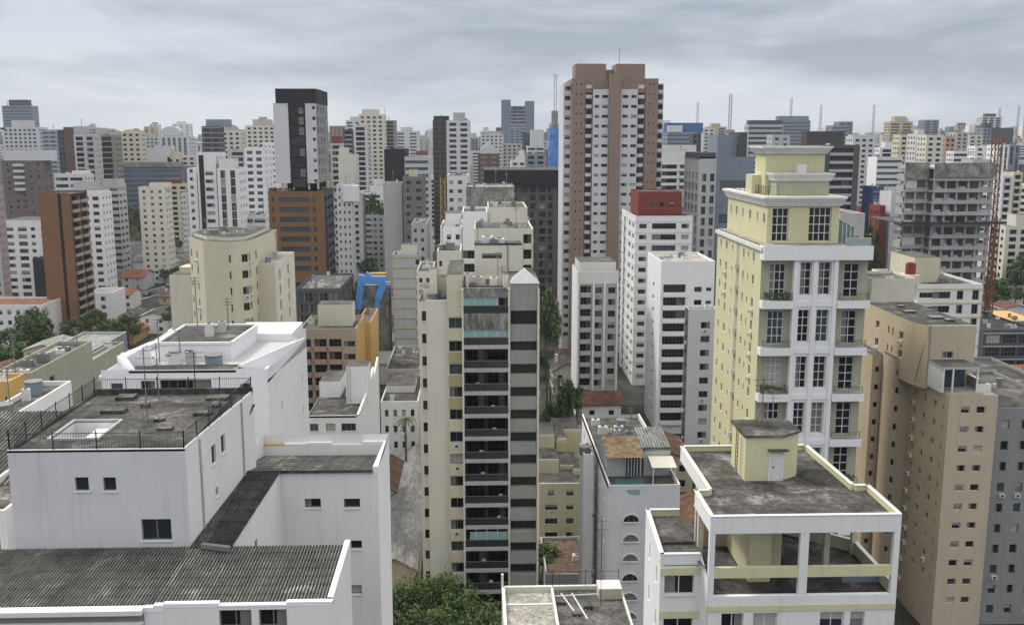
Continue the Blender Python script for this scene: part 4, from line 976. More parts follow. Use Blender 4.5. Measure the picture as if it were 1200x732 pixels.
# terrace frame in front of the upper block
m = MB(); fx0, fx1 = PX(1092, 440, 142*kB), PX(1146, 440, 142*kB); zf1 = PZ(1120, 432, 142*kB)
m.poly([(bx0_, dB, zB-.02), (bx1_, dB, zB-.02), (bx1_, ybB, zB-.02), (bx0_, ybB, zB-.02)], ROOFL); B.one('terrace_floor', m)
m = MB(); f0 = bx0_-.6; z0_ = zB-.02; m.box(f0+.05, fx1, dB+1.4, dU2, zf1-.0, zf1+.35, GREYW, ROOFM)
for x in (f0+.2, f0+1.5, fx1-.3): m.box(x, x+.2, dB+1.4, dB+1.6, z0_, zf1, TRIM)
m.box(f0+.1, f0+.3, dB+1.6, dU2, z0_, zf1, TRIM); B.one('terrace_canopy', m)
m = MB(); m.box(f0+.4, fx1-.3, dU2-1.2, dU2-1.15, z0_, zf1, G2); B.one('terrace_glazing', m)
m = MB(); m.box(bx0_+.1, bx1_-2.2, dB+.05, dB+.2, z0_, z0_+.35, BEIGE); m.box(fx1, bx1_, dB+2, dB+2.2, z0_, z0_+1, TRIM, TRIM); m.box(fx1+.6, fx1+1.1, 129, 134, z0_, z0_+1.5, GREY, TRIM); B.one('terrace_wall', m)
for i in range(0, 24, 2):
    zz = zB-2-FB*(i//2)+B.rng.uniform(-.3, .3)
    if zz > 3: a = MB(); y = (136, 130)[i % 2]+B.rng.uniform(-.5, .5); a.box(bx0_-.4, bx0_-.02, y, y+.75, zz-1.7, zz-1.15, FRAMEW); a.box(bx0_-.42, bx0_-.4, y+.15, y+.55, zz-1.62, zz-1.22, FRAMED); B.one('air_conditioner', a)
B.done()

# ================================================================== MIDDLE DISTANCE, LEFT
def edgewalk(b, pts, z0, z1, mat, holes={}, rec=.14):
    for i in range(len(pts)): b.facade(pts[i], pts[(i+1) % len(pts)], z0, z1, holes.get(i, []), mat, rec=rec)
# white block with gabled roof beams (behind the roof terrace)
dD = 86.0
D = Bld('white_gabled_block', 'bright white block with sloping roof beams behind the railed roof terrace', 'building', None, (-26, 96), True)
xd0, xd1 = PX(118, 432, dD), PX(313, 432, dD); zD = PZ(313, 432, dD); ydb = 106.0; xd1b = PX(359, 398, ydb)
D.facade((xd0, dD), (xd1, dD), 0, zD, [hpx(130, 144, 449, 460, dD, xd0), hpx(165, 182, 446, 460, dD, xd0), hpx(187, 248, 445, 461, dD, xd0, 'W'), hpx(284, 293, 449, 461, dD, xd0), hpx(287, 294, 481, 491, dD, xd0), hpx(288, 294, 508, 516, dD, xd0)], WHITE2, rec=.25)
LD = math.dist((xd1, dD), (xd1b, ydb)); zDr = PZ(357, 396, ydb)
D.facade((xd1, dD), (xd1b, ydb), 0, zDr, [(c, c+.5, z-1, z, 'w') for c in (5.5, 16.5) for z in (zD-4.5, zD-8, zD-11.2)], WHITE2)
D.facade((xd1b, ydb), (xd0, ydb), 0, zD-1, [], WHITE); D.facade((xd0, ydb), (xd0, dD), 0, zD-1, [], WHITE)
m = MB(); m.poly([(xd0, dD, zD-.3), (xd1, dD, zD-.3), (xd1b, ydb, zD-.3), (xd0, ydb, zD-.3)], GREYW); m.box(PX(160,430,dD+2), PX(283,430,dD+2), dD, dD+2.3, zD-.3, zD-.1, ROOFD); D.one('roof', m)
db2 = 91.0; ux_0, ux_1 = PX(184, 405, db2), PX(271, 405, db2); zdb = PZ(230, 403, db2); xr2, yr2 = PX(290, 391, 100), 100
D.facade((ux_0, db2), (ux_1, db2), zD-.4, zdb, [hpx(217, 226, 410, 422, db2, ux_0)], WHITE2); D.facade((ux_1, db2), (ux_1+.5, yr2), zD-.4, zdb, [(3.0, 4.1, zD+.5, zD+1.6, 'w')], WHITE2)
D.facade((ux_1+.5, yr2), (ux_0, yr2), zD-.4, zdb, [], WHITE); D.facade((ux_0, yr2), (ux_0, db2), zD-.4, zdb, [], WHITE2)
m = MB(); m.poly([(ux_0, db2, zdb), (ux_1, db2, zdb), (ux_1+.5, yr2, zdb), (ux_0, yr2, zdb)], ROOFD)
for a, b_ in (((ux_0, db2), (ux_1, db2)), ((ux_0, db2), (ux_0, yr2)), ((ux_0, yr2), (ux_1+.5, yr2)), ((ux_1, db2), (ux_1+.5, yr2))): m.bar((*a, zdb+.08), (*b_, zdb+.08), .22, WHITE2)
D.one('upper_roof', m)
def plate(b, part, pts, th, mat, top=None):
    m = MB(); up = [Vector(p) for p in pts]; dn = [p-Vector((0, 0, th)) for p in up]; n = len(up)
    m.poly(up, top or mat); m.poly(dn[::-1], mat)
    for i in range(n): j = (i+1) % n; m.poly([dn[i], dn[j], up[j], up[i]], mat)
    return b.one(part, m)
# sloping beams on the left, slanted wall on the right
pl = lambda px, py, d: P(px, py, d)
plate(D, 'sloping_beam', [pl(137,418,88), pl(144,412,88), pl(160,435,86.2), pl(156,440,86.2)], .3, WHITE2)
plate(D, 'sloping_beam', [pl(137,417,92), pl(176,400,97), pl(184,400,97), pl(140,421,91)], .5, WHITE2)
plate(D, 'sloping_beam', [pl(116,440,87), pl(142,423,90), pl(146,425,90), pl(122,441,87)], .4, WHITE2)
plate(D, 'sloping_beam', [pl(182,401,96), pl(214,387,104), pl(219,388,104), pl(188,402,96)], .25, TRIM)
plate(D, 'side_canopy', [pl(268,438,87), pl(300,440,87), pl(325,423,92), pl(280,424,92)], .25, WHITE2)
m = MB(); yy = 99.5; a0, a1 = PX(272, 395, yy), xd1b-.3
D.facade((a0, yy), (a1, yy), zD-.4, PZ(310, 391, yy), [hpx(287, 315, 398, 409, yy, a0, 'W')], WHITE2, rec=.3)
D.facade((a1, yy), (a1, ydb), zD-.4, PZ(310, 391, yy), [], WHITE2); D.facade((a1, ydb), (a0, ydb), zD-.4, PZ(310, 391, yy), [], WHITE2)
m.poly([(a0, yy, PZ(310,391,yy)), (a1, yy, PZ(310,391,yy)), (a1, ydb, PZ(310,391,yy)), (a0, ydb, PZ(310,391,yy))], TRIM); D.one('rear_roof', m)
m = MB(); p = [Vector((xd1-.25, dD, zD+.0)), Vector((xd1, dD, zD)), Vector((xd1b, ydb, zDr+.9)), Vector((xd1b-.3, ydb, zDr+.9))]
m.poly(p, WHITE2); m.poly([p[1], (xd1, dD, zD-1), (xd1b, ydb, zDr-1), p[2]][::-1], WHITE2); m.poly([p[0], (xd1-.25, dD, zD-1), (xd1b-.3, ydb, zDr-1), p[3]], WHITE2); D.one('side_parapet', m)
for tri, yy_ in ((((118,441),(172,404),(182,436)), 88.0), (((112,446),(140,424),(156,446)), 86.6), (((276,430),(356,396),(312,434)), 87.5)):
    m = MB(); f_ = [P(a, b_, yy_) for a, b_ in tri]; g_ = [p+Vector((0, .35, 0)) for p in f_]
    m.poly(f_, WHITE2); m.poly(g_[::-1], WHITE2)
    for i in range(3): j = (i+1) % 3; m.poly([f_[j], f_[i], g_[i], g_[j]], WHITE2)
    D.one('gable_wall', m)
rooftop_bits(D, ux_0+.5, ux_1, db2+1, yr2, zdb, 3, 2); rooftop_bits(D, xd0+2, xd1-1, dD+2.5, db2, zD-.3, 5, 2)
D.done()

# faceted cream tower
E = Bld('faceted_cream_tower', 'cream apartment tower with a rounded faceted front and lower side wings, left of centre', 'apartment building', None, (-48, 190), False)
E.wstyle = 'w'; zE = PZ(260, 284, 178)
ep = [(PX(222,290,190), 190), (PX(238,290,181), 181), (PX(272,290,178), 178), (PX(290,290,180), 180), (PX(303,290,187), 187), (PX(303,290,187), 204), (PX(222,290,190), 204)]
def ew(i, cols): 
    p, q = ep[i], ep[i+1]; W = math.dist(p, q); return [(c*W-w/2, c*W+w/2, zE-3.7-2.95*k, zE-2.3-2.95*k, 'w') for k in range(14) for c, w in cols]
edgewalk(E, ep, 0, zE, CREAM, {0: ew(0, ((.12, .8), (.55, .8))), 2: ew(2, ((.82, 1.4),)), 3: ew(3, ((.15, 1.0), (.75, .8))), 1: ew(1, ((.9, .4),))})
m = MB(); m.poly([(*p, zE-.02) for p in ep], ROOFM); E.one('roof', m)
m = MB(); cx, cy = PX(262, 280, 192), 192
m.prism([(cx+(x-cx)*.86, cy+(y-cy)*.8) for x, y in ep], zE-.02, PZ(262, 275, 186), CREAM2, ROOFD); E.one('roof_block', m)
w0, w1, w2 = PX(300, 310, 186), PX(322, 308, 186), 0; zE2 = PZ(310, 309, 186)
E.facade((w0-1, 186), (w1, 186), 0, zE2, [], CREAM); yE = 186*(322-560)/(345-560); 
E.facade((w1, 186), (w1, 205.9), 0, zE2, [(c, c+1.6, zE2-3.6-2.95*k, zE2-1.6-2.95*k, 'W') for k in range(13) for c in (3.5, 12)], CREAM2, rec=.6); E.facade((w1, 205.9), (w0-1, 205.9), 0, zE2, [], CREAM)
m = MB(); m.poly([(w0-1, 186, zE2-.02), (w1, 186, zE2-.02), (w1, 205.9, zE2-.02), (w0-1, 205.9, zE2-.02)], ROOFL); E.one('wing_roof', m)
l0, l1 = PX(198, 320, 197), PX(224, 320, 197); zE3 = PZ(205, 322, 197)
E.facade((l0, 197), (l1, 197), 0, zE3, [], CREAM2); E.facade((l1, 204), (l0, 204), 0, zE3, [], CREAM); E.facade((l0, 204), (l0, 197), 0, zE3, [], CREAM2)
m = MB(); m.poly([(l0, 197, zE3), (l1, 197, zE3), (l1, 204, zE3), (l0, 204, zE3)], ROOFM); m.box(PX(210,313,199), l1, 199, 203.9, zE3, PZ(215,313,199), CREAM); E.one('side_roof', m)
m = MB(); bxx = PX(303,280,192); rooftop_bits(E, PX(235,285,188), PX(290,285,188), 184, 200, zE-.02, 8, 3); rooftop_bits(E, w0, w1-.5, 187, 204, zE2, 4, 1)
for k in range(6): z = zE-4.2-2.95*k; m2 = MB(); m2.box(bxx-.6, bxx+.9, 187.5, 190.5, z, z+.9, CREAM); E.one('balcony', m2)
E.done()

# brick slab tower
K = Bld('brick_slab_tower', 'narrow orange brown brick slab tower with a blank front and dark recessed stripe at left', 'apartment building', None, (-133, 345), False)
dK = 336; zk = PZ(60, 226, dK); k0, k1, k2, k3, k4 = [PX(p, 300, dK) for p in (51, 72.5, 76.5, 87, 90)]
K.facade((k0, dK), (k1, dK), 0, zk, [], BRICK)
K.facade((k1, dK), (k1, dK+1.5), 0, zk, [], BRICK); K.facade((k1, dK+1.5), (k2, dK+1.5), 0, zk-.2, [], DGREY); K.facade((k2, dK+1.5), (k2, dK), 0, zk, [], BRICK); K.facade((k2, dK), (k3, dK), 0, zk, [], BRICK)
K.balm = TAN
KW = 15; hK = [(c, c+w, zk-3.6-2.95*k, zk-1.2-2.95*k, 'b') for k in range(23) for c, w in ((1.2, 5.2), (8.2, 5.4))]
K.facade((k3, dK), (k3, dK+KW), 0, zk-1, [h for h in hK if h[2] > 1], REDB); K.facade((k3, dK+KW), (k0, dK+KW), 0, zk, [], BRICK); K.facade((k0, dK+KW), (k0, dK), 0, zk, [], BRICK)
m = MB(); m.poly([(k0, dK, zk-.5), (k3, dK, zk-.5), (k3, dK+KW, zk-.5), (k0, dK+KW, zk-.5)], ROOFD); K.one('roof', m)
m = MB(); m.box(k0, k3, dK+KW-.3, dK+KW, zk-.5, zk+.02, DGREY); m.box(k1, k2, dK+1.5, dK+2.5, zk-.5, zk-.15, DGREY); K.one('parapet', m); K.done()

# black and white tower over the ochre brown block
dW = 330.0
V = Bld('black_capped_tower', 'tall white tower with a black cap and black central glass strip on a brown block', 'office tower', None, (-61, 340), False)
zb = PZ(350, 222, dW); v0, v1, v2, v3 = [PX(p, 170, dW) for p in (325, 339, 359, 371.5)]; zc_ = PZ(350, 121, dW); zcap = PZ(350, 104, dW); dp = 330*((371.5-560)/(385-560)-1)
V.facade((v0-.9, dW), (v1, dW), zb+2, zc_, [], SHADEW); V.facade((v1, dW+.5), (v2, dW+.5), zb+2, zc_, [], BLACK)
wv = v2-v1
for k in range(8):
    z = zc_-2.2-3.35*k; V.pane(((v1+v2)/2, dW+.46, z), (1,0,0), (0,-1,0), wv*.8, 2.6, V.rng.choice((0, 1, 2, 2)), 'd')
V.facade((v2, dW), (v3, dW), zb+2, zc_, [(2.2, 3.2, zc_-2.0-3.35*k, zc_-.9-3.35*k, 'w') for k in range(8)], SHADEW)
V.facade((v1, dW), (v1, dW+.5), zb+2, zc_, [], SHADEW); V.facade((v2, dW+.5), (v2, dW), zb+2, zc_, [], SHADEW)
V.facade((v3, dW), (v3, dW+dp), zb+2, zc_, [(c, c+2, zc_-2.9-3.35*k, zc_-1-3.35*k, 'w') for k in range(8) for c in (3, 9, 15)], GREY); V.facade((v3, dW+dp), (v0-.9, dW+dp), zb+2, zc_, [], SHADEW); V.facade((v0-.9, dW+dp), (v0-.9, dW), zb+2, zc_, [], SHADEW)
m = MB(); m.box(v0, v3+.15, dW-.15, dW+dp+.1, zc_, zcap, BLACK, ROOFD); m.box(v1, v2, dW-.12, dW+.45, zc_-1.2, zc_-.01, BLACK); V.one('cap', m)
m = MB()
for x in (v0+1, v1+.5, v2, v3-.5): m.box(x, x+.5, dW+1, dW+1.6, zb, zb+2.01, WHITE)
m.box(v0+2, v3-1, dW+4, dW+dp-2, zb, zb+2, DARK); V.one('open_storey', m)
o0, o1 = PX(316, 270, dW-2), PX(381, 270, dW-2); zo = PZ(350, 224, dW-2); dq = (dW-2)*((381-560)/(392-560)-1)
WO = o1-o0; V.wstyle = 'd'
ho = [(c*WO-w/2, c*WO+w/2, zo-3.6-3.22*k, zo-2.0-3.22*k, 'w') for k in range(8) for c, w in ((.08, .7), (.46, 9.5), (.82, .9))]
V.glass = G2
V.facade((o0, dW-2), (o1, dW-2), PZ(350, 330, dW), zo, ho, OBROWN, rec=.4)
V.facade((o1, dW-2), (o1, dW-2+dq), PZ(350, 330, dW), zo-.6, [(c, c+5, zo-3.9-3.22*k, zo-1.9-3.22*k, 'b') for k in range(9) for c in (1.2, 8, 14.5)], DGREY); V.facade((o1, dW-2+dq), (o0, dW-2+dq), 0, zo, [], OBROWN); V.facade((o0, dW-2+dq), (o0, dW-2), 0, zo, [], OBROWN)
V.facade((o0+1.5, dW-1), (o1-1.5, dW-1), 0, PZ(350, 330, dW), [(WO*.2*i+1, WO*.2*i+3, 2, 5, 'w') for i in range(4)], DGREY)
m = MB(); m.poly([(o0, dW-2, zo-.4), (o1, dW-2, zo-.4), (o1, dW-2+dq, zo-.4), (o0, dW-2+dq, zo-.4)], ROOFD); m.box(o0, o0+2, dW-1, dW+2, zo-.4, zo+1, RED); V.one('podium_roof', m)
V.done()

W3 = lambda cols, cov=.5, h=1.3, k='w': G(cols, cov, h, k)
tower('peach_balcony_block', 'low peach and brown apartment block with five rows of balconies, left of centre', 350, 417, 385, 205, 16, TAN,
      front=[(.12,.17,1.5,'b'), (.37,.22,1.5,'b'), (.63,.22,1.5,'b'), (.88,.2,1.2,'w')], right=(OCHRE, []), balm=PINK, fh=2.75, top=1.9, roofm=ROOFM, blocks=((372,412,357,.35,.7,CREAM2),), ant=0)
tower('ochre_slab', 'thin ochre yellow blank slab beside the peach balcony block', 418, 434, 377, 222, 18, OCHRE, right=(OCHRE, []), front=None, bits=1, ant=0, roofm=ROOFM, cat='building')
tower('dark_glass_block', 'low dark glazed block with a cluttered roof behind the peach block', 347, 398, 338, 262, 30, DGREY, front=G(8,.8,2.2), right=G(3,.8,2.2), roofm=ROOFM, bits=14, ant=0, cat='office building')
g = Bld('white_stepped_block', 'small white block with a dark stepped roof terrace and lift tower below the peach block', 'apartment building', None, (-26, 155), True)
dG = 146.0; g0, g1 = PX(360, 487, dG), PX(420, 487, dG); zg = PZ(390, 487, dG); yg = 166; 
g.facade((g0, dG), (g1, dG), 0, zg, [h for k in range(8) for h in [(c-g0, e-g0, zg-2.4-2.7*k, zg-1.2-2.7*k, 'w') for c, e in ((PX(363,500,dG), PX(373,500,dG)), (PX(382,500,dG), PX(393,500,dG)), (PX(400,500,dG), PX(417,500,dG)))]], WHITE)
g.facade((g1, dG), (g1, dG+.5), 0, zg, [], WHITE2)
zg2 = PZ(444, 437, yg); xg2 = PX(444, 440, yg)
g.facade((g1, dG+.5), (xg2, yg), 0, zg, [], WHITE2); g.facade((xg2, yg), (g0, yg), 0, zg, [], WHITE); g.facade((g0, yg), (g0, dG), 0, zg, [], WHITE)
m = MB(); m.poly([(g0, dG, zg-.3), (g1, dG, zg-.3), (xg2, yg, zg-.3), (g0, yg, zg-.3)], ROOFD); m.box(g0, g1-.3, dG, dG+.2, zg-.3, zg+.02, TRIM); g.one('roof', m)
m = MB(); a, b_ = Vector((g1, dG+.5, zg)), Vector((xg2, yg, zg)); 
for t0, t1, hh0, hh1 in ((0, .45, .1, 1.6), (.45, .75, 1.6, 4.0), (.75, 1, 2.4, 4.6)):
    p, q = a.lerp(b_, t0), a.lerp(b_, t1); e = Vector((-.3, 0, 0)); Z = Vector((0, 0, 1))
    m.poly([p, q, q+Z*hh1, p+Z*hh0], WHITE2); m.poly([p+e, q+e, q+e+Z*hh1, p+e+Z*hh0][::-1], WHITE2); m.poly([p+Z*hh0, q+Z*hh1, q+Z*hh1+e, p+Z*hh0+e], WHITE2); m.poly([p, p+e, p+e+Z*hh0, p+Z*hh0], WHITE2)
g.one('side_parapet', m)
m = MB(); yy = 154; m.box(PX(405,430,yy), PX(431,430,yy), yy, yy+4, zg-.3, PZ(418, 429, yy), WHITE2, ROOFM); g.one('lift_tower', m)
m = MB(); yy = 158; m.box(g0, PX(398,440,yy), yy, yg, zg-.3, PZ(380, 447, yy), WHITE, ROOFM); g.one('roof_block', m)
m = MB(); m.bar((PX(407,440,153.8), 153.8, zg), (PX(407,440,153.8), 153.8, zg+6.5), .06, STEEL); m.bar((PX(410,440,153.8), 153.8, zg), (PX(410,440,153.8), 153.8, zg+6.5), .06, STEEL); g.one('ladder', m)
rooftop_bits(g, g0+4, g1-.5, dG+3, yg-5, zg-.3, 3, 0); g.done()
# lower white houses between the white stepped block and the central tower
tower('white_arched_house', 'low white house with square dark windows, a palm in front, left of central tower', 446, 490, 470, 188, 22, WHITE, front=G(4,.42,1.4), fh=3.2, near=True, bits=5, ant=1, roofm=ROOFD, cat='house', blocks=((452,486,452,.4,.95,TRIM),))
tower('dark_roofed_annex', 'low pale annex with a dark terrace frame behind the white arched house', 452, 492, 432, 226, 26, GREYW, front=G(3,.7,1.8), bits=6, ant=1, roofm=ROOFD, cat='building')
tower('yellow_striped_grey_block', 'grey apartment block with thin yellow floor lines and a window column at its right edge', 460, 492, 298, 285, 8, GREYW, front=[(.9,.13,1.5,'w')], right=G(2,.5,1.3), fh=2.95, ledge=plaster('mustard_line', (.42,.38,.16), .3), blocks=((470,488,287,.2,.9,CREAM2),), bits=3, ant=0)
tower('cream_strip_tower', 'narrow cream block with a cluttered roof just left of the central tower', 488, 506, 318, 250, 20, CREAM2, front=G(2,.5,1.2), right=G(3,.4,1.2), bits=5, ant=0)
tower('pale_stucco_block', 'pale grey stucco block standing behind the yellow striped grey block', 482, 500, 262, 320, 22, GREYW, front=G(2,.4,1.2), right=G(3,.4,1.2), bits=3)

# white hotel slab
tower('white_grid_slab', 'broad white slab block with seven rows of small square windows, right of the brown block', 393, 457, 252, 500, 14, SHADEW, front=[(.09,.06,1.5,'w'),(.25,.06,1.5,'w'),(.41,.06,1.5,'w'),(.59,.14,1.3,'w'),(.72,.06,1.5,'w'),(.83,.05,1.4,'w'),(.93,.04,1.2,'w')], right=G(2,.3,1.3), fh=2.9, bits=7, ant=0, par=.4)

# centre: white and cream buildings behind the central tower
tower('white_low_block', 'white block with two rows of windows behind the central tower, left part', 516, 541, 266, 225, 20, WHITE2, front=[(.4,.2,1.2,'w'),(.82,.2,1.2,'w')], bits=2, ant=0, roofm=ROOFL, blocks=((522,540,250,.3,.8,TRIM),))
tower('white_blank_block', 'white box with a blank upper wall behind the central tower', 542, 571, 248, 218, 16, WHITE2, front=[(.25,.5,1.7,'b')], fh=3.0, top=8.2, bits=1, ant=0)
tower('round_cream_block', 'cream block with a rounded roof slab and stained top behind the central tower', 572, 618, 243, 222, 20, CREAM2, front=None, right=G(3,.6,1.6,'b'), bits=4, ant=1, roofm=ROOFM)
tower('cream_terrace_block', 'weathered cream block with an open top terrace behind the central tower', 556, 625, 268, 192, 18, CREAM2, front=[(.9,.14,1.8,'b'),(.3,.3,1.2,'w')], bits=9, ant=1, roofm=ROOFM, near=False)
tower('small_cream_hut_block', 'low cream block with a single window left of the cream terrace block', 512, 540, 294, 178, 12, CREAM2, front=[(.15,.12,1.0,'w')], bits=4, ant=1, roofm=ROOFM)
# netting-wrapped building
tower('netted_building', 'building wrapped in grey scaffold netting in the centre', 546, 603, 219, 300, 24, GREYNET, front=None, right=(GREYNET, []), bits=6, ant=2, roofm=GREYNET, cat='building site')
tower('white_slim_block', 'slim white block with small windows left of the netted building', 524, 548, 206, 345, 24, WHITE, front=[(.2,.2,1.3,'w'),(.62,.22,1.3,'w')], right=G(2,.4,1.2), fh=3.0, bits=2)

# wide black-topped office with dark textured facade
Z1 = Bld('black_roofed_office', 'wide dark office building with a black top band, left of the brown tower', 'office building', None, (12, 430), False)
dZ = 395; q0, q1 = PX(588, 230, dZ), PX(662, 230, dZ); zz1 = PZ(620, 216, dZ); Wz = q1-q0
Z1.facade((q0, dZ), (q1, dZ), 0, zz1, [((i+.15)*Wz/7, (i+.15)*Wz/7+Wz/7*w_, zz1-3.1-3.3*k, zz1-.9-3.3*k, 'w') for k in range(16) for i, w_ in zip(range(7), (.7, .5, .7, .6, .7, .5, .7))], plaster('mottled_dark', (.13,.135,.13), .8, sc=3), rec=.5)
m = MB(); m.box(q0-7, q1, dZ-2, dZ+35, zz1, PZ(620, 199, dZ), BLACK, ROOFD); Z1.one('roof_band', m); m = MB(); m.box(q0-7, q0-.05, dZ-1, dZ+30, 0, zz1-.01, DGREY); Z1.one('side_wall', m); Z1.done()

# ================================================================== MIDDLE DISTANCE, CENTRE RIGHT
# brown twin-column tower
dT = 312.0
T = Bld('brown_twin_tower', 'tallest brown apartment tower with two white banded window columns and stepped top', 'apartment building', None, (42, 325), False)
tx = [PX(p, 250, dT) for p in (660, 669, 684, 693, 711, 724.5, 744, 753.5, 768, 775.5)]
zt0, zt1, zt2 = PZ(715, 74.5, dT), PZ(715, 92, dT), PZ(715, 97.5, dT)
FT = 2.98
def tcol(i, j, y, zt_, cols, mat, rec=.2, n=31, part='wall'):
    W = tx[j]-tx[i]; hh = []
    for k in range(n):
        f = zt_-2.98*(k+1)
        if f < 2: break
        for c, w, h, kd in cols: 
            if kd == 'b': hh.append((c*W-w*W/2, c*W+w*W/2, f+.1, f+2.6, kd))
            else: hh.append((c*W-w*W/2, c*W+w*W/2, f+.9, f+.9+h, kd))
    T.facade((tx[i], y), (tx[j], y), 0, zt_, hh, mat, part, rec)
T.balm = SHADEW
tcol(0, 1, dT+3, zt2, ((.55,.7,1.3,'w'),), SHADEW); T.facade((tx[1], dT+3), (tx[1], dT), 0, zt2, [], BROWN)
tcol(1, 2, dT, zt1, ((.35,.1,.7,'w'),(.72,.1,.7,'w')), BROWN)
tcol(2, 3, dT+1, zt1, ((.5,.8,1,'b'),), BROWN)
T.facade((tx[2], dT), (tx[2], dT+1), 0, zt1, [], BROWN); T.facade((tx[3], dT+1), (tx[3], dT-1), 0, zt1, [], SHADEW)
ztw = PZ(700, 107, dT-1)
tcol(3, 4, dT-1, ztw, ((.24,.27,.95,'w'),(.76,.4,.95,'w')), SHADEW); T.facade((tx[4], dT-1), (tx[4], dT-2), 0, ztw, [], SHADEW)
T.facade((tx[4], dT-2), (tx[5], dT-2), 0, PZ(715, 87, dT), [], BROWN); T.facade((tx[5], dT-2), (tx[5], dT-1), 0, ztw, [], BROWN); T.facade((tx[4], dT+.5), (tx[4], dT-2), 0, PZ(715,87,dT), [], BROWN)
tcol(5, 6, dT-1, ztw, ((.28,.33,.95,'w'),(.78,.33,.95,'w')), SHADEW); T.facade((tx[6], dT-1), (tx[6], dT+1), 0, ztw, [], SHADEW)
tcol(6, 7, dT+1, zt1, ((.5,.75,1,'b'),), BROWN)
T.facade((tx[7], dT+1), (tx[7], dT), 0, zt1, [], BROWN)
tcol(7, 8, dT, zt1, ((.3,.1,.7,'w'),(.66,.1,.7,'w')), BROWN); T.facade((tx[8], dT), (tx[8], dT+2), 0, zt1, [], BROWN)
tcol(8, 9, dT+2, zt2, ((.5,.8,1,'b'),), SHADEW)
T.facade((tx[9], dT+2), (tx[9], dT+20), 0, zt2, [], SHADEW); T.facade((tx[9], dT+20), (tx[0], dT+20), 0, zt2, [], BROWN); T.facade((tx[0], dT+20), (tx[0], dT+3), 0, zt2, [], SHADEW)
m = MB(); 
T.facade((tx[3], dT+.4), (tx[4], dT+.4), ztw-.3, zt1, [hpx(685, 693, 98, 107, dT, tx[2])][:0], BROWN); T.facade((tx[5], dT+.4), (tx[6], dT+.4), ztw-.3, zt1, [(2.2, 4.6, ztw+.5, ztw+3, 'w')], BROWN)
m.poly([(tx[0], dT+3, zt2-.01), (tx[9], dT+3, zt2-.01), (tx[9], dT+20, zt2-.01), (tx[0], dT+20, zt2-.01)], ROOFM)
m.box(tx[1], tx[8], dT+.45, dT+26, ztw-.4, zt1-.01, BROWN, ROOFM); T.one('roof', m)
xa_, xb_, xc_, xd_ = PX(675, 80, dT), PX(711, 80, dT), PX(723, 80, dT), PX(757, 80, dT)
m = MB(); m.box(xa_, xb_, dT+1.5, dT+12, zt1-.02, zt0, BROWN, ROOFM); T.one('crown_block', m)
m = MB(); m.box(xc_, xd_, dT+1.5, dT+12, zt1-.02, zt0, BROWN, ROOFM); T.one('crown_block', m)
m = MB(); m.box(xb_, xc_, dT+6, dT+12, zt1-.02, zt0-1.5, BROWN, ROOFM); m.bar((tx[5], dT+4, zt1), (tx[5], dT+4, zt0+5), .15, STEEL); T.one('crown_link', m)
m = MB(); m.box(tx[3], tx[4], dT-1, dT+.3, ztw-.02, ztw+.6, SHADEW, ROOFM); T.one('shoulder', m); m = MB(); m.box(tx[5], tx[6], dT-1, dT+.3, ztw-.02, ztw+.6, SHADEW, ROOFM); T.one('shoulder', m)
T.done()

# white tower with red block on top
tower('red_topped_white_tower', 'white apartment tower crowned by a brick red box, in front of the brown tower', 745, 812, 253, 268, 26, WHITE,
      front=[(.13,.13,1.2,'w'),(.5,.42,1.5,'w'),(.87,.13,1.2,'w')], left=[(.25,.12,1.3,'b'),(.6,.12,1.3,'w'),(.85,.1,1.2,'w')], fh=2.98, ledge=TRIM, bits=2, ant=0, wstyle='d', top=1.3)
b = Bld('red_roof_box', 'brick red roof box with three small square windows on top of the white tower', 'roof block', None, (PX(772,240,272), 277))
dr_ = 270.5; r0, r1 = PX(748, 240, dr_), PX(799, 240, dr_); rz0, rz1 = PZ(772, 254, dr_)-1, PZ(772, 224.5, dr_)
b.facade((r0, dr_), (r1, dr_), rz0, rz1, [hpx(762, 767, 237, 242, dr_, r0), hpx(773, 778, 237, 242, dr_, r0), hpx(785, 790, 237, 242, dr_, r0)], RED)
b.facade((r1, dr_), (r1, dr_+14), rz0, rz1, [], RED); b.facade((r1, dr_+14), (r0, dr_+14), rz0, rz1, [], RED); b.facade((r0, dr_+14), (r0, dr_), rz0, rz1, [], RED)
m = MB(); m.poly([(r0,dr_,rz1-.3),(r1,dr_,rz1-.3),(r1,dr_+14,rz1-.3),(r0,dr_+14,rz1-.3)], ROOFD); b.one('roof', m); b.done()
# slim balcony tower with white side
sbt = tower('slim_balcony_tower', 'slim grey white tower with a column of railed balconies right of the central tower', 677, 725, 318, 236, 14, GREYW,
      front=[(.2,.26,1.5,'b'),(.52,.17,1.5,'w'),(.84,.17,1.5,'w')], left=(WHITE2, []), fh=2.85, top=3.2, bits=7, ant=0, balm=GREYW, blocks=((679,722,307,.12,.9,TRIM),), roofm=METALR)
m = MB()
for f_ in (0.0, .37, .64, .96): 
    x_ = sbt.xa+(sbt.xb-sbt.xa)*f_; m2 = MB(); m2.box(x_, x_+.45, 235.7, 235.99, 0, sbt.z1-3, WHITE2); sbt.one('pilaster', m2)
m.box(sbt.xa, sbt.xb, 235.8, 235.99, sbt.z1-3.0, sbt.z1+.02, TRIM); sbt.one('fascia', m)
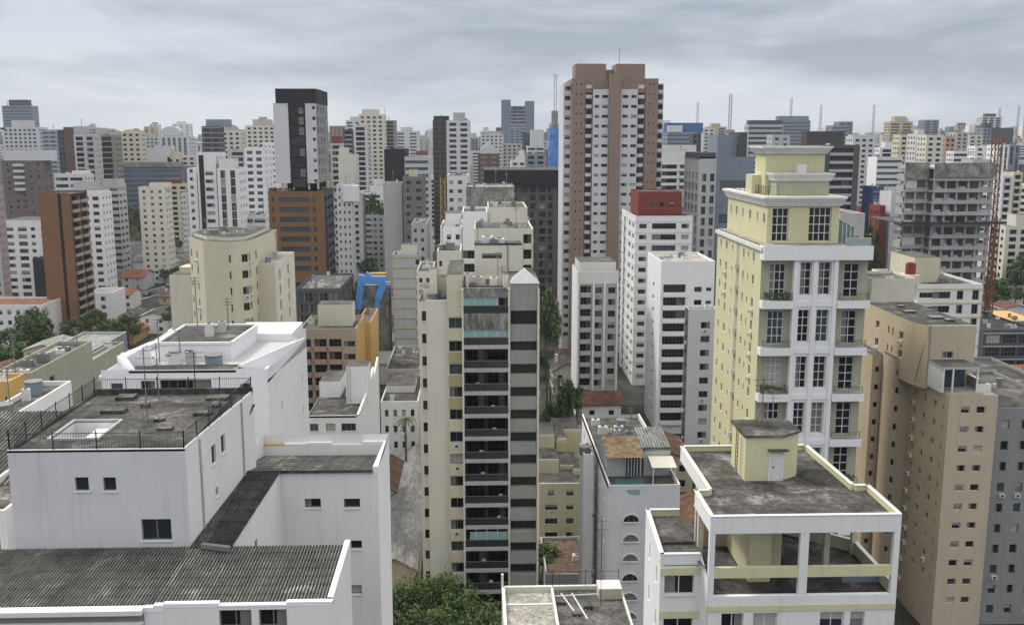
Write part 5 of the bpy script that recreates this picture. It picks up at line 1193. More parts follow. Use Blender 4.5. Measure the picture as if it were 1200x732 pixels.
# white tower with curved balconies
tower('white_balcony_tower', 'bright white tower with wide balcony openings left of the yellow tower', 775, 838, 306, 222, 18, WHITE2,
      front=[(.26,.42,1.6,'b'),(.7,.14,1.2,'w'),(.9,.1,.8,'w')], left=(WHITE2, [(.5,.12,.9,'w')]), fh=3.0, top=5.0, bits=7, ant=0, balm=WHITE2, roofm=ROOFL)
tower('white_window_tower', 'plain white tower with one column of dark windows directly left of the yellow tower', 807, 842, 362, 205, 3.5, SHADEW,
      front=[(.58,.3,1.4,'w')], left=(DGREY, G(1,.4,1.2)), fh=3.0, top=2.0, bits=2, ant=0)
tower('banded_white_tower', 'white office tower striped with dark horizontal bands right of the brown tower', 772, 819, 178, 420, 25, WHITE, front=G(2,.86,1.5,'b'), left=G(2,.8,1.5), fh=2.95, top=5, bits=4, ant=1, blocks=((776,816,170,.3,.8,TRIM),), cat='office tower', ledge=TRIM)
# blue grey concrete tower group
tower('blue_grey_tower', 'blind blue grey concrete tower with a dark glass notch behind the yellow tower', 838, 884, 184, 330, 30, BLUEG, front=[(.5,.7,3.2,'w')], left=(BLUEG, []), fh=11, top=4, bits=2, ant=1, glass=GLOFF, blocks=((841,866,158,.2,.7,BLUEG),(866,876,155,.15,.6,DGREY)), cat='office tower')
tower('grey_bay_tower', 'grey tower with tall dark window bays and projecting balconies left of the blue grey tower', 820, 840, 184, 300, 22, GREYW, front=[(.3,.25,2.3,'w'),(.78,.25,2.3,'w')], left=G(4,.5,2.2,'b'), fh=3.3, top=4.5, bits=2, ant=0, blocks=((819,839,179,.0,.9,DGREY),))
# arched-window building behind the bottom centre roofs
dN = 118.0
Nn = Bld('arched_window_building', 'pale grey building with a column of arched windows and a patched glass and tile penthouse', 'apartment building', None, (20, 130), True)
nx0, nx1 = PX(713, 575, dN), PX(797, 575, dN); zn = PZ(750, 568, dN); yn = 150
Nn.facade((nx0, dN), (nx1, dN), 0, zn, [], SHADEW)
Nn.facade((nx0, yn), (nx0, dN), 0, zn, [(c, c+.9, zn-3-2.9*k, zn-1.8-2.9*k, 'w') for k in range(8) for c in (3, 8, 13, 18, 23, 28)], WHITE); Nn.facade((nx1, dN), (nx1, yn), 0, zn, [], SHADEW); Nn.facade((nx1, yn), (nx0, yn), 0, zn, [], SHADEW)
xa_, xb_ = PX(730, 620, dN), PX(748.5, 620, dN)
for k in range(8):
    zc0 = PZ(740, 611, dN)-2.62*k; c_ = (xa_+xb_)/2; r_ = (xb_-xa_)/2
    if zc0 < 2: break
    f = MB(); f.poly([(c_+r_*math.cos(t*math.pi/12), dN-.03, zc0+r_*.95*math.sin(t*math.pi/12)) for t in range(13)], G3 if k % 3 else G1); wo = Nn.one('window', f)
    f = MB(); pv = None
    for t in range(13):
        q = Vector((c_+r_*1.06*math.cos(t*math.pi/12), dN-.07, zc0+r_*1.02*math.sin(t*math.pi/12)))
        if pv: f.bar(pv, q, .12, TRIM)
        pv = q
    f.box(c_-r_*1.15, c_+r_*1.15, dN-.16, dN-.035, zc0-.14, zc0, TRIM); f.bar((c_-r_*.35, dN-.06, zc0), (c_-r_*.35, dN-.06, zc0+r_*.9), .05, FRAMEM); f.bar((c_+r_*.35, dN-.06, zc0), (c_+r_*.35, dN-.06, zc0+r_*.9), .05, FRAMEM)
    f.build('frame', wo, Nn.org)
m = MB(); m.poly([(nx0+.2, dN+.2, zn-.6), (nx1-.2, dN+.2, zn-.6), (nx1-.2, yn, zn-.6), (nx0+.2, yn, zn-.6)], ROOFM); m.box(nx0, nx1, dN+.002, dN+.2, zn-.6, zn-.01, TRIM); m.box(nx0, nx0+.2, dN+.2, yn, zn-.6, zn+.15, WHITE); m.box(nx1-.2, nx1, dN+.2, yn, zn-.6, zn+.1, WHITE); Nn.one('roof', m)
zf_ = zn-.6; zr_ = PZ(730, 530, dN+5)
m = MB(); a, b_ = nx0+.2, PX(752, 540, dN+5); m.box(a+.2, b_, dN+5, dN+13, zf_, zr_, GREYW, ROOFM); Nn.one('penthouse', m)
m = MB(); m.box(a+2.6, b_-.2, dN+4.9, dN+4.98, zf_+.1, zr_-.5, G2)
for i in range(6): x = a+2.6+(b_-.2-a-2.6)*i/5; m.box(x-.04, x+.04, dN+4.82, dN+4.9, zf_+.1, zr_-.5, FRAMEW)
Nn.one('glass_door', m)
m = MB(); m.poly([(a-.1, dN+2.6, zr_+.1), (b_, dN+2.6, zr_+.1), (b_, dN+9, zr_+1.0), (a-.1, dN+9, zr_+1.0)], blotch('mossy_straw_tiles', (.16,.11,.06), (.38,.29,.18), (.5,.45,.36), sc=1.2)); Nn.one('tile_canopy', m)
m = MB(); m.box(a+1, b_-.2, dN+.3, dN+3.8, zf_, zf_+.1, flat('teal_pool', (.05,.14,.15), .1)); Nn.one('terrace_pool', m)
c0, c1 = b_+.3, nx1-.3
m = MB()
for i in range(10): x = c0+(c1-c0)*i/9; m.bar((x, dN+6, zr_+.2), (x, dN+13, zr_+.9), .3, METALR)
m.poly([(c0, dN+6, zr_+.15), (c1, dN+6, zr_+.15), (c1, dN+13, zr_+.85), (c0, dN+13, zr_+.85)], FRAMED); Nn.one('ribbed_canopy', m)
m = MB(); m.poly([(c0+.5, dN+1.8, zf_+2.2), (c1+.2, dN+1.8, zf_+2.2), (c1+.2, dN+5, zf_+2.7), (c0+.5, dN+5, zf_+2.7)], CREAM2)
for x in (c0+.7, c1): m.bar((x, dN+2, zf_), (x, dN+2, zf_+2.2), .1, TRIM)
Nn.one('awning', m)
m = MB(); m.box(c0, c1, dN+5.2, dN+14, zf_, zr_+.1, GREYW, ROOFM); Nn.one('rear_room', m)
rooftop_bits(Nn, nx0+.5, nx1-.5, dN+16, yn-2, zf_, 9, 1)
m = MB(); m.poly([(PX(733,480,120), dN-.02, zn-.6), (PX(750,480,120), dN-.02, zn-.6), (PX(748,480,120), dN-.02, zn-1.3), (PX(736,480,120), dN-.02, zn-1.2)], flat('teal_stain', (.2,.34,.36), .8)); Nn.one('stain', m)
Nn.done()
tower('thin_white_party_wall_block', 'long narrow white block with a bright blank edge left of the arched window building', 684, 695, 532, 128, 5, WHITE, left=(WHITE2, []), right=G(6,.35,1.2), front=None, bits=3, ant=0, roofm=ROOFD)
# small cream block with stepped roof terraces
M_ = Bld('small_cream_block', 'small faded yellow block with stepped roof terraces beside the central tower', 'apartment building', None, (13, 172), True)
M_.wstyle = 'd'; dM = 160.0; mx0, mx1 = PX(632, 565, dM), PX(684, 565, dM); zm = PZ(660, 566, dM)
yc = plaster('faded_yellow', (.56, .52, .36), .4)
WM = mx1-mx0
M_.facade((mx0, dM), (mx1, dM), 0, zm, [(c, e, zm-2.2-2.5*k, zm-1.2-2.5*k, 'w') for k in range(4) for c, e in ((1.0, 3.1), (4.6, 5.8)) if not (k == 0 and c == 1.0)] + [(1.5, 2.5, zm-2.2, zm-1.2, 'w')], yc, rec=.2)
M_.facade((mx0, 178), (mx0, dM), 0, zm, [], yc); M_.facade((mx1, dM), (mx1, 178), 0, zm, [(c, c+1, zm-2.2-2.5*k, zm-1.2-2.5*k, 'w') for k in range(4) for c in (3, 8)], yc)
m = MB(); m.poly([(mx0, dM, zm-.3), (mx1, dM, zm-.3), (mx1, 178, zm-.3), (mx0, 178, zm-.3)], ROOFM); m.box(mx0, mx1, dM+.002, dM+.2, zm-.3, zm, TRIM); M_.one('roof', m)
for (a, b_, y0, y1, t_) in ((632, 655, 166, 174, 541), (656, 672, 168, 176, 548), (672, 684, 165, 170, 553), (632, 650, 176, 186, 512), (652, 664, 178, 186, 517), (650, 680, 186, 196, 506)):
    m = MB(); zt = PZ(650, t_, y0); m.box(PX(a, t_, y0), PX(b_, t_, y0), y0, y1, 0 if y0 > 175 else zm-.3, zt, yc, ROOFM); m.box(PX(a, t_, y0), PX(b_, t_, y0), y0, y0+.2, zt, zt+.5, CREAM); M_.one('roof_terrace', m)
M_.done()
tower('yard_wall_shed', 'brown rusty corrugated shed with a pale yard wall below the small cream block', 640, 690, 672, 138, 14, GREYW, bits=2, ant=0, roofm=blotch('rusty_sheet', (.06,.04,.03), (.2,.14,.1), sc=2), cat='shed')
# long gabled sheds left of the central tower
def gable(name, label, xa, xb, y0, y1, h, rise, mat, roofm, cat='house', windows=True, axis='y', eave=.5, group=None, chim=False):
    e = bpy.data.objects.new(name, None); COL.objects.link(e); og = ((xa+xb)/2, (y0+y1)/2, 0); e.location = og; tag(e, label, cat, group)
    m = MB(); m.box(xa, xb, y0, y1, 0, h, mat)
    if axis == 'y':
        xm = (xa+xb)/2; m.poly([(xa,y0,h),(xb,y0,h),(xm,y0,h+rise)], mat); m.poly([(xb,y1,h),(xa,y1,h),(xm,y1,h+rise)], mat)
        r_ = [[(xa-eave,y0-eave,h-.2),(xm,y0-eave,h+rise+.05),(xm,y1+eave,h+rise+.05),(xa-eave,y1+eave,h-.2)], [(xm,y0-eave,h+rise+.05),(xb+eave,y0-eave,h-.2),(xb+eave,y1+eave,h-.2),(xm,y1+eave,h+rise+.05)]]
    else:
        ym = (y0+y1)/2; m.poly([(xa,y1,h),(xa,y0,h),(xa,ym,h+rise)], mat); m.poly([(xb,y0,h),(xb,y1,h),(xb,ym,h+rise)], mat)
        r_ = [[(xa-eave,y0-eave,h-.2),(xb+eave,y0-eave,h-.2),(xb+eave,ym,h+rise+.05),(xa-eave,ym,h+rise+.05)], [(xa-eave,ym,h+rise+.05),(xb+eave,ym,h+rise+.05),(xb+eave,y1+eave,h-.2),(xa-eave,y1+eave,h-.2)]]
    m.build('wall', e, og)
    k = MB()
    for q in r_:
        q = [Vector(p) for p in q]; k.poly(q, roofm); k.poly([p-Vector((0,0,.18)) for p in q][::-1], roofm)
        for i in range(4): a, b_ = q[i], q[(i+1) % 4]; k.poly([a-Vector((0,0,.18)), b_-Vector((0,0,.18)), b_, a], roofm)
    ro = k.build('roof', e, og)
    if chim: k = MB(); k.box(xa+1, xa+1.7, (y0+y1)/2, (y0+y1)/2+.7, h, h+rise+1, TRIM); k.build('chimney', ro, og)
    if windows:
        n = max(1, int((xb-xa)/3.4)); fl = max(1, int(h/3))
        for f in range(fl):
            for i in range(n):
                x = xa+(xb-xa)*(i+.5)/n; m = MB(); z = 1.1+3*f; m.box(x-.6, x+.6, y0-.05, y0-.003, z, z+1.3, random.Random(label+str(i)).choice((G0, G1, G3))); m.box(x-.7, x+.7, y0-.12, y0-.052, z-.1, z, TRIM); m.build('window', e, og)
    FOOT.append((xa-1, xb+1, y0-1, y1+1))
    return e
gable('long_shed', 'long shed with a pale grey fibre cement roof running beside the central tower', PX(462,620,160)-.3, PX(497,600,160), 133, 185, 8, 1.6, BEIGE2, METALR, 'shed', False)
gable('orange_shed', 'small shed with an orange clay roof left of the long grey shed', -18.5, -14, 150, 157, 7, 1.2, WHITE, TILE, 'shed', False)
gable('clay_roof_house', 'house with an old orange clay roof just below the white arched house', -18.6, -14, 162, 178, 8.5, 1.5, WHITE, TILE2, 'house', False)
tower('pale_flat_annex', 'tiny flat roofed annex below the orange shed at the edge of the trees', 461, 478, 655, 138, 8, CREAM2, bits=1, ant=0, roofm=ROOFL, front=G(2,.4,.9), cat='shed')

# ================================================================== RIGHT SIDE, BEHIND THE BEIGE TOWER
tower('white_striped_apartment', 'white apartment block with ochre window panels and a cluttered flat roof behind the beige tower', 1076, 1152, 333, 196, 24, WHITE,
      front=[(.13,.2,1.1,'w'),(.37,.28,1.4,'w'),(.66,.1,1.8,'w'),(.9,.1,2.0,'w')], fh=2.9, bits=10, ant=0, roofm=ROOFD, ledge=CREAM, blocks=((1072,1102,302,.25,.75,CREAM),))
tower('pale_lift_block', 'pale windowless block with one tiny window rising behind the beige tower roof', 1022, 1073, 326, 178, 10, CREAM2, front=[(.62,.12,1.1,'w')], left=(CREAM2, []), top=3.5, fh=9, bits=1, ant=0, roofm=ROOFD)
o = Bld('red_water_tank', 'round brick red water tank on the roof beside the cream roof block at right', 'water tank', None, (PX(1070,310,198), 199))
m = MB(); m.cyl((PX(1070,310,198), 199), 1.0, PZ(1070,322,198), PZ(1070,309,198), RED, 14); m.cyl((PX(1070,310,198), 199), .5, PZ(1070,309,198), PZ(1070,308,198), RED, 10); o.one('tank', m)
m = MB(); m.box(PX(1062,310,198), PX(1078,310,198), 197, 201, PZ(1070,336,196), PZ(1070,322,198)-.01, CREAM); o.one('stand', m); o.done()
tower('grey_penthouse_block', 'grey and brown block with a flat roof seen right behind the yellow tower terrace', 985, 1014, 250, 172, 14, GREYW, front=[(.55,.5,.9,'w')], fh=6, top=1.5, bits=0, ant=0, roofm=TILE2)
# unfinished concrete tower under scaffold netting
dS = 262.0
Sx = Bld('unfinished_concrete_tower', 'unfinished concrete tower with bare open floors and grey netting around its top', 'construction site', None, (125, 275), False)
Sx.wstyle = 'd'; sx0, sx1 = PX(1092, 260, dS), PX(1158, 260, dS); zs_ = PZ(1125, 196, dS); sL = PX(1055, 260, dS+4); UG = plaster('raw_concrete', (.42, .415, .41), .5)
FS = 3.05; nf = int(zs_/FS)
m = MB()
for k in range(nf+1):
    z = zs_-FS*k-.0
    if z < 1: break
    m2 = MB(); m2.box(sx0-.3, sx1+.3, dS-.6, dS+22, z-.5, z, UG); m2.box(sL, sx0-.31, dS+2.5, dS+8, z-.5, z, UG); Sx.one('floor_slab', m2)
    if k > 0:
        for i in range(6):
            x = sx0+(sx1-sx0)*i/5; m.box(x-.25, x+.25, dS-.1, dS+.4, z, z+FS-.35, UG)
        for i in range(3): x = sL+(sx0-sL)*i/2.4; m.box(x, x+.5, dS+2.8, dS+3.3, z, z+FS-.35, UG)
        m.box(sx0, sx1, dS+4, dS+4.2, z, z+FS-.35, GREY); m.box(sL+.3, sx0, dS+4.0, dS+4.2, z, z+FS-.35, GREY)
        m.box(sx0, sx1, dS-.5, dS-.42, z, z+.55, UG); m.box(sL, sx0-.4, dS+2.55, dS+2.62, z, z+.6, UG); m.box(sL, sL+.1, dS+2.8, dS+8, z, z+1.2, UG)
        if Sx.rng.random() < .8: m.box(sL+.3, sL+Sx.rng.uniform(2, 4), dS+2.6, dS+2.7, z, z+Sx.rng.choice((1.1, 2.6)), SHADEW)
        for i in range(5):
            if Sx.rng.random() < .75:
                x = sx0+(sx1-sx0)*(i+.1)/5; m.box(x, x+Sx.rng.uniform(1, 2.2), dS-.3, dS-.2, z, z+1.05, UG)
                if Sx.rng.random() < .4: m.box(x, x+.9, dS+.0, dS+.15, z, z+2.5, BLUEG)
tag(Sx.one('columns', m), kind='stuff')
m = MB(); m.box(sx0-.7, sx1+.6, dS-.9, dS-.82, zs_-2.6, zs_+1.0, GREYNET); m.box(sL-.4, sx0-.71, dS+2.0, dS+2.08, zs_-3.2, zs_+1.2, GREYNET); Sx.one('netting', m)
zcan = PZ(1125, 261, dS)
m = MB(); m.box(sL-2.5, sx1+3.5, dS-2.8, dS+20, zcan-.1, zcan+.08, FRAMED); m.box(sL-2.6, sx1+3.6, dS-2.9, dS-2.8, zcan, zcan+.5, FRAMED); Sx.one('safety_canopy', m)
m = MB()
for i in range(9): x = sx0+(sx1-sx0)*i/8; m.bar((x, dS-.9, zs_-2), (x, dS-.9, zs_+1.4), .1, STEEL)
m.bar((sx0, dS-.95, zs_+1.1), (sx1, dS-.95, zs_+1.1), .1, STEEL); Sx.one('scaffold', m); Sx.done()
def lattice(name, label, x, y, z0, z1, w, mat, jib=None, cat='crane'):
    e = bpy.data.objects.new(name, None); COL.objects.link(e); e.location = (x, y, z0); tag(e, label, cat); m = MB(); n = int((z1-z0)/w/1.1); h = z1-z0
    for sx in (-.5, .5):
        for sy in (-.5, .5): m.bar((sx*w, sy*w, 0), (sx*w, sy*w, h), w*.13, mat)
    for i in range(n):
        a, b_ = h*i/n, h*(i+1)/n; s_ = 1 if i % 2 else -1
        m.bar((-.5*w*s_, -.5*w, a), (.5*w*s_, -.5*w, b_), w*.08, mat); m.bar((-.5*w, -.5*w*s_, a), (-.5*w, .5*w*s_, b_), w*.08, mat); m.bar((.5*w, -.5*w*s_, a), (.5*w, .5*w*s_, b_), w*.08, mat); m.bar((-.5*w, -.5*w, a), (.5*w, -.5*w, a), w*.08, mat)
    m.build('mast', e)
    if jib:
        m = MB(); m.bar((-jib*.3, 0, h), (jib, 0, h), w*.5, mat); m.bar((0, 0, h), (0, 0, h+4), w*.3, mat); m.bar((0, 0, h+4), (jib*.7, 0, h), .12, mat); m.build('jib', e)
    return e
lattice('hoist_tower', 'tall rusty lattice hoist mast beside the unfinished concrete tower', PX(1166,200,dS+8), dS+8, 0, PZ(1166,160,dS+8), 1.9, RUST, None, 'hoist')
lattice('crane_mast', 'slender orange lattice crane mast rising beside the white slim block in the centre', PX(519,230,338), 338, 0, PZ(519,208,338), 1.5, OCHRE, None)
m = MB(); e = lattice('orange_cabin_mast', 'second rusty lattice mast close behind the hoist tower', PX(1172,200,dS+20), dS+20, 0, PZ(1172,255,dS+20), 1.6, RUST, None, 'hoist')
tower('silver_glass_block', 'pale office block with tall black vertical glass strips at the right edge', 1168, 1215, 300, 420, 26, GREYW, front=[(.2,.2,2.9,'w'),(.5,.2,2.9,'w'),(.85,.12,1.5,'w')], bits=4, ant=0, cat='office building', glass=G0, left=(SHADEW,[]))
tower('dark_steel_frame_block', 'dark unfinished concrete frame with scaffolded roof right of the white striped apartment', 1153, 1215, 386, 245, 36, DGREY, front=G(3,.85,2.2), fh=3.4, bits=16, ant=2, roofm=ROOFM, cat='building site', ledge=UG)
tower('stone_car_deck', 'brown topped low deck beside the dark unfinished frame at right', 1165, 1225, 376, 300, 22, GREY, front=G(4,.8,1.6), bits=5, ant=0, roofm=OCHRE, cat='building')
gable('red_tiled_house_right', 'white house under a large orange clay roof at the right edge', PX(1150,440,185), PX(1215,440,185), 172, 198, 20, 4.5, WHITE, TILE, 'house', True, 'x')['label'] = 'tall white house under a large orange clay roof at the right edge'
tower('grey_side_block', 'dark grey block at the right edge behind the beige tower with a pale top wall', 1166, 1240, 452, 158, 22, GREY, front=G(5,.4,1.2), left=(SHADEW, G(4,.3,1.0)), bits=4, ant=0, roofm=ROOFD)
tower('dark_right_edge_tower', 'dark grey tower at the far right edge below the orange clay roof', 1166, 1260, 478, 129, 22, GREY, front=G(4,.4,1.3), left=(GREY, G(5,.4,1.2)), bits=2, ant=0)

# ================================================================== MIDDLE DISTANCE, LEFT EDGE
tower('yellow_house', 'bright ochre yellow house with two small windows at the left edge', -20, 10, 447, 112, 4, OCHRE, front=[(.45,.1,1.0,'w'),(.85,.08,1.0,'w')], right=(OCHRE, []), bits=1, ant=0, roofm=ROOFL, cat='house', near=True)
tower('weathered_green_block', 'weathered greenish grey block with blue tanks on its roof at left', -10, 36, 437, 124, 20, GREENB, front=[(.9,.06,.8,'w')], right=(GREENB, [(.3,.08,.8,'w')]), bits=6, ant=2, roofm=ROOFM, blocks=((38,50,420,.6,.95,GREENB),))
tower('pale_weathered_block', 'narrow weathered block with balconies and a pale flat roof next to the greenish block', 66, 82, 437, 140, 22, GREENB, front=[(.5,.8,1.4,'b')], right=(GREENB, []), bits=2, ant=0, roofm=ROOFL)
tower('pale_sheet_roof_hall', 'low hall with a wide pale metal sheet roof left of the white gabled block', 50, 106, 412, 190, 20, GREYW, bits=2, ant=0, roofm=METALR, cat='warehouse', right=(BLUEG, []))
tower('low_white_annex', 'low white wall block between the roof terrace block and the yellow house', -30, 10, 490, 88, 14, WHITE, bits=3, ant=1, roofm=ROOFM, front=G(2,.3,.9), right=(WHITE,[]), cat='building')
tower('white_house_terracotta', 'long white two storey house with an orange clay roof behind a tree at left', -30, 50, 357, 322, 16, WHITE, front=G(7,.45,1.5), fh=3.4, bits=0, ant=0, cat='house', roofm=TILE)
tower('blue_white_house', 'small pale blue white house with a flat gabled top right of the brick slab tower', 103, 131, 343, 372, 14, WHITE2, front=[(.62,.2,1.6,'w')], right=(WHITE2,[]), bits=0, ant=0, roofm=METALR, cat='house')
tower('grey_concrete_block', 'grey windowless concrete block right of the brick slab tower', 116, 142, 290, 500, 30, GREY, front=[(.3,.2,1.2,'w')], bits=4, ant=0, roofm=ROOFD, cat='building')
tower('ribbon_window_block', 'low grey block with pale ribbon windows touching the grey concrete block', 98, 120, 297, 480, 24, GREYW, front=[(.5,.85,1.4,'w')], bits=3, ant=0, roofm=ROOFM)
tower('white_row_houses', 'long low white building with a row of small windows beyond the trees at left', 145, 186, 300, 520, 12, WHITE, front=G(9,.45,1.3), bits=0, ant=0, roofm=METALR, cat='row house')
tower('pale_left_tower', 'white tower with dark balcony windows at the left edge, lower half of the view', 3, 44, 262, 415, 24, WHITE, front=[(.18,.22,1.5,'w'),(.55,.25,1.7,'w'),(.85,.12,1.4,'w')], right=G(3,.5,1.4), fh=3.0, bits=3, ant=0, blocks=((4,46,258,.1,.9,TRIM),))
tower('rosy_left_tower', 'rosy grey tower cut by the left frame edge', -30, -6, 218, 360, 6, GREYW, front=G(3,.3,1.3), right=(plaster('rosy_grey', (.38,.32,.31), .3), G(3,.3,1.2)), bits=2, ant=0)
tower('charcoal_low_block', 'charcoal blank block beside the brick slab tower', 38, 52, 303, 405, 14, BLACK, bits=1, ant=0, cat='building')


# ================================================================== FAR CITY
def far(x0, x1, yt, d, mat, style, label, name=None, dep=None, blocks=(), fh=3.1, left=None, right=None, **k):
    W = (x1-x0)/FPX*d
    cols = {'g': G(max(2, int(W/4)), .5, 1.4), 'G': G(max(2, int(W/5.5)), .62, 1.6), 'h': G(1, .96, 1.4, 'w', 0, 1), 'H': G(2, .88, 1.5, 'w', .02, .98), 'b': G(max(1, int(W/9)), .7, 1.6, 'b'),
            'v': G(max(2, int(W/4.5)), .5, 2.9), 'x': G(max(3, int(W/4)), .35, 1.3) , 'n': None}[style[0]]
    scol = G(3, .35, 1.3) if len(style) < 2 else {'n': [], 'h': G(1, .9, 1.4), 'b': G(2, .6, 1.5, 'b'), 'v': G(4, .5, 2.8)}[style[1]]
    r = random.Random(label); dep = dep or (r.uniform(9, 13) if d < 720 else r.uniform(14, 22))
    off = 'glass' in label or 'office' in label
    return tower(name or ('office_tower' if off else 'apartment_tower'), label, x0, x1, yt, d, dep, mat, front=cols, left=left or scol, right=right or scol, fh=fh,
          blocks=blocks, bits=2 if d < 700 else 0, ant=1 if r.random() < .5 else 0, inwall=d > 560, cat='office tower' if off else 'apartment tower', ledge=k.pop('ledge', None), **k)
GL = dict(glass=GLOFF)
far(2, 37, 124, 1050, BLUEG, 'h', 'tall blue glass office tower with a dark top at the far left of the skyline', blocks=((10,32,117,.2,.8,DGREY),), glass=GLOFF)
far(2, 44, 149, 800, SHADEW, 'g', 'pale stepped tower in front of the blue glass tower at far left', blocks=((13,32,141,.1,.8,SHADEW),(0,6,152,0,.5,RED)))
Lb = far(2, 50, 187, 520, plaster('mauve_brown', (.165,.13,.125), .3), 'x', 'mauve brown tower with a white crown and pale balcony column at far left', blocks=((3,57,176,-.02,.9,SHADEW),), balm=SHADEW,)
m = MB()
for k in range(24):
    z = PZ(20, 192, 519)-3.05*k; 
    if z < 40: break
    bm_ = MB(); bm_.box(PX(15, 200, 518), PX(27, 200, 518), 518.2, 519.9, z-1.3, z, SHADEW); Lb.one('balcony', bm_)
far(48, 66, 152, 760, BLUEG, 'G', 'white gridded blue office block left of the dark brown slab', glass=GLOFF, ledge=WHITE2)
far(74, 86, 149, 620, plaster('umber', (.125, .085, .07), .3), 'nn', 'dark brown blank slab tower with a rust coloured edge on the left skyline', dep=24)
far(67, 75, 152, 640, DGREY, 'g', 'very narrow charcoal tower directly left of the dark brown slab')
far(86, 99, 158, 600, SHADEW, 'b', 'pale tower with a white balcony stack right of the dark brown slab', blocks=((86,98,148,.1,.9,GREYW),))
far(99, 110, 158, 560, GREYW, 'b', 'beige grey tower with wide balconies, left half of a paired skyline block', name='apartment_tower')
far(111, 134, 158, 585, plaster('olive_grey', (.25,.245,.21), .3), 'b', 'olive grey tower with a dark vertical slot and white balconies on the left skyline', blocks=((112,122,150,.2,.8,GREYW),(125,133,155,.2,.8,GREYW)))
far(135, 141, 160, 690, plaster('sand', (.5,.4,.26), .2), 'n', 'narrow sand coloured blank tower left of the yellowish twin columns')
far(141, 165, 154, 660, CREAM, 'g', 'yellowish tower with ribbed columns near the left skyline', blocks=((146,155,152,.1,.7,CREAM),(158,165,153,.1,.6,CREAM)))
far(165, 186, 160, 900, GREYW, 'g', 'grey distant block between the yellowish tower and the domed tower')
far(160, 166, 182, 690, REDB, 'n', 'thin red brown wall block under the yellowish tower')
dm = far(187, 221, 160, 830, SHADEW, 'v', 'white and blue tower with dark vertical window strips under a domed roof', glass=GLOFF, fh=3.1)
m = MB(); cx, cy, cz = PX(200, 158, 838), 838, PZ(200, 159, 838)
pp = [(cx+9*math.cos(t*math.pi/10), cz+7.5*math.sin(t*math.pi/10)) for t in range(11)]
m.poly([(x, cy, z) for x, z in pp], SHADEW); m.poly([(x, cy+10, z) for x, z in pp][::-1], SHADEW)
for i in range(10): m.poly([(pp[i][0], cy, pp[i][1]), (pp[i+1][0], cy, pp[i+1][1]), (pp[i+1][0], cy+10, pp[i+1][1]), (pp[i][0], cy+10, pp[i][1])][::-1], GREYW)
dm.one('domed_roof', m)
far(166, 199, 175, 690, SHADEW, 'n', 'white stepped blank block above the blue netted offices', blocks=((181,200,171,.1,.9,SHADEW),))
far(196, 212, 184, 690, CREAM, 'g', 'cream small block with dark openings above the blue netted offices', blocks=((199,211,178,.1,.9,CREAM),))
far(212, 229, 182, 692, CREAM2, 'g', 'pale yellow block directly left of the white black-striped tower')
far(113, 214, 196, 640, plaster('netted_blue_band', (.2,.21,.24), .5), 'hn', 'long low blue banded office slab with grey netted top floors at left', ledge=BLUE, dep=30, glass=GLOFF, name='office_slab', blocks=((110,213,190,.0,.12,GREYNET),))
far(212, 217, 226, 560, SHADEW, 'g', 'narrow pale block behind the small cream tower')
far(63, 98, 204, 470, SHADEW, 'H', 'white mid rise block with ribbon windows above the brick slab tower', blocks=((84,98,200,.1,.8,WHITE),))
far(84, 118, 222, 450, GREYW, 'G', 'grey cluttered roof block right behind the brick slab tower', blocks=((86,108,214,.1,.8,GREYW),))
far(93, 118, 226, 420, WHITE, 'G', 'white block with speckled dark windows right of the brick slab tower', blocks=((95,121,223,.2,.8,WHITE),))
far(121, 138, 216, 480, GREYW, 'h', 'grey white block with stacked dark balcony bands right of the brick slab tower', blocks=((119,139,210,.1,.8,GREYW),), right=G(2,.7,1.4))
far(162, 193, 219, 470, CREAM2, 'x', 'small cream tower with regular dark windows standing among trees at left', blocks=((175,196,214,.1,.7,CREAM2),), right=G(3,.45,1.3), fh=2.9)
# white black-striped tower
ws = far(230, 252, 179, 390, WHITE2, 'n', 'bright white tower with one black vertical stripe and rows of small windows at left', blocks=(), right=G(4,.35,2.0), dep=16)
m = MB(); m.box(PX(233.5,200,389.9), PX(239,200,389.9), 389.8, 389.97, 3, PZ(235,182,390), BLACK); ws.one('black_stripe', m)
m = MB(); m.box(PX(219,200,392), PX(230,200,392), 392, 404, 0, PZ(225,197,392), WHITE2, ROOFL); ws.one('side_wing', m)
for k in range(14):
    z = PZ(245, 203, 390)-3.05*k; ws.pane((PX(246,220,389.9), 389.93, z), (1,0,0), (0,-1,0), 2.9, 1.3, None); ws.pane((PX(225,220,391.9), 391.93, z+.8), (1,0,0), (0,-1,0), 1.2, 1.3, None)
ws.flush()
far(254, 279, 197, 388, WHITE2, 'v', 'white wing with zigzag dark window columns joined right of the black-striped tower', blocks=((256,272,186,.1,.8,WHITE),), dep=14)
far(236, 258, 148, 640, DGREY, 'G', 'dark tower with white balcony bars and an octagonal dark top at left centre', blocks=((241,268,140,.1,.9,BLUEG),), ledge=GREYW)
far(259, 282, 153, 700, CREAM2, 'g', 'pale beige tower directly right of the dark octagonal topped tower')
far(268, 288, 176, 560, GREYW, 'b', 'grey beige block with balconies tucked left of the blue gridded tower')
far(286, 309, 173, 470, WHITE2, 'G', 'white framed tower with a deep blue window grid left of the black capped tower', glass=G2, ledge=WHITE2, right=(WHITE2, G(2,.2,1.2)), dep=20)
far(308, 323, 167, 540, WHITE2, 'x', 'plain bright white tower edge just left of the black capped tower')
far(287, 323, 147, 760, CREAM2, 'g', 'ornate beige tower with a pink stepped crown left of the black capped tower', blocks=((296,315,140,.1,.8,plaster('pinkish', (.55,.45,.4), .2)),(303,311,137,.3,.6,GREYW)))
far(282, 312, 252, 400, WHITE, 'H', 'low white block between the black-striped tower and the ochre brown block')
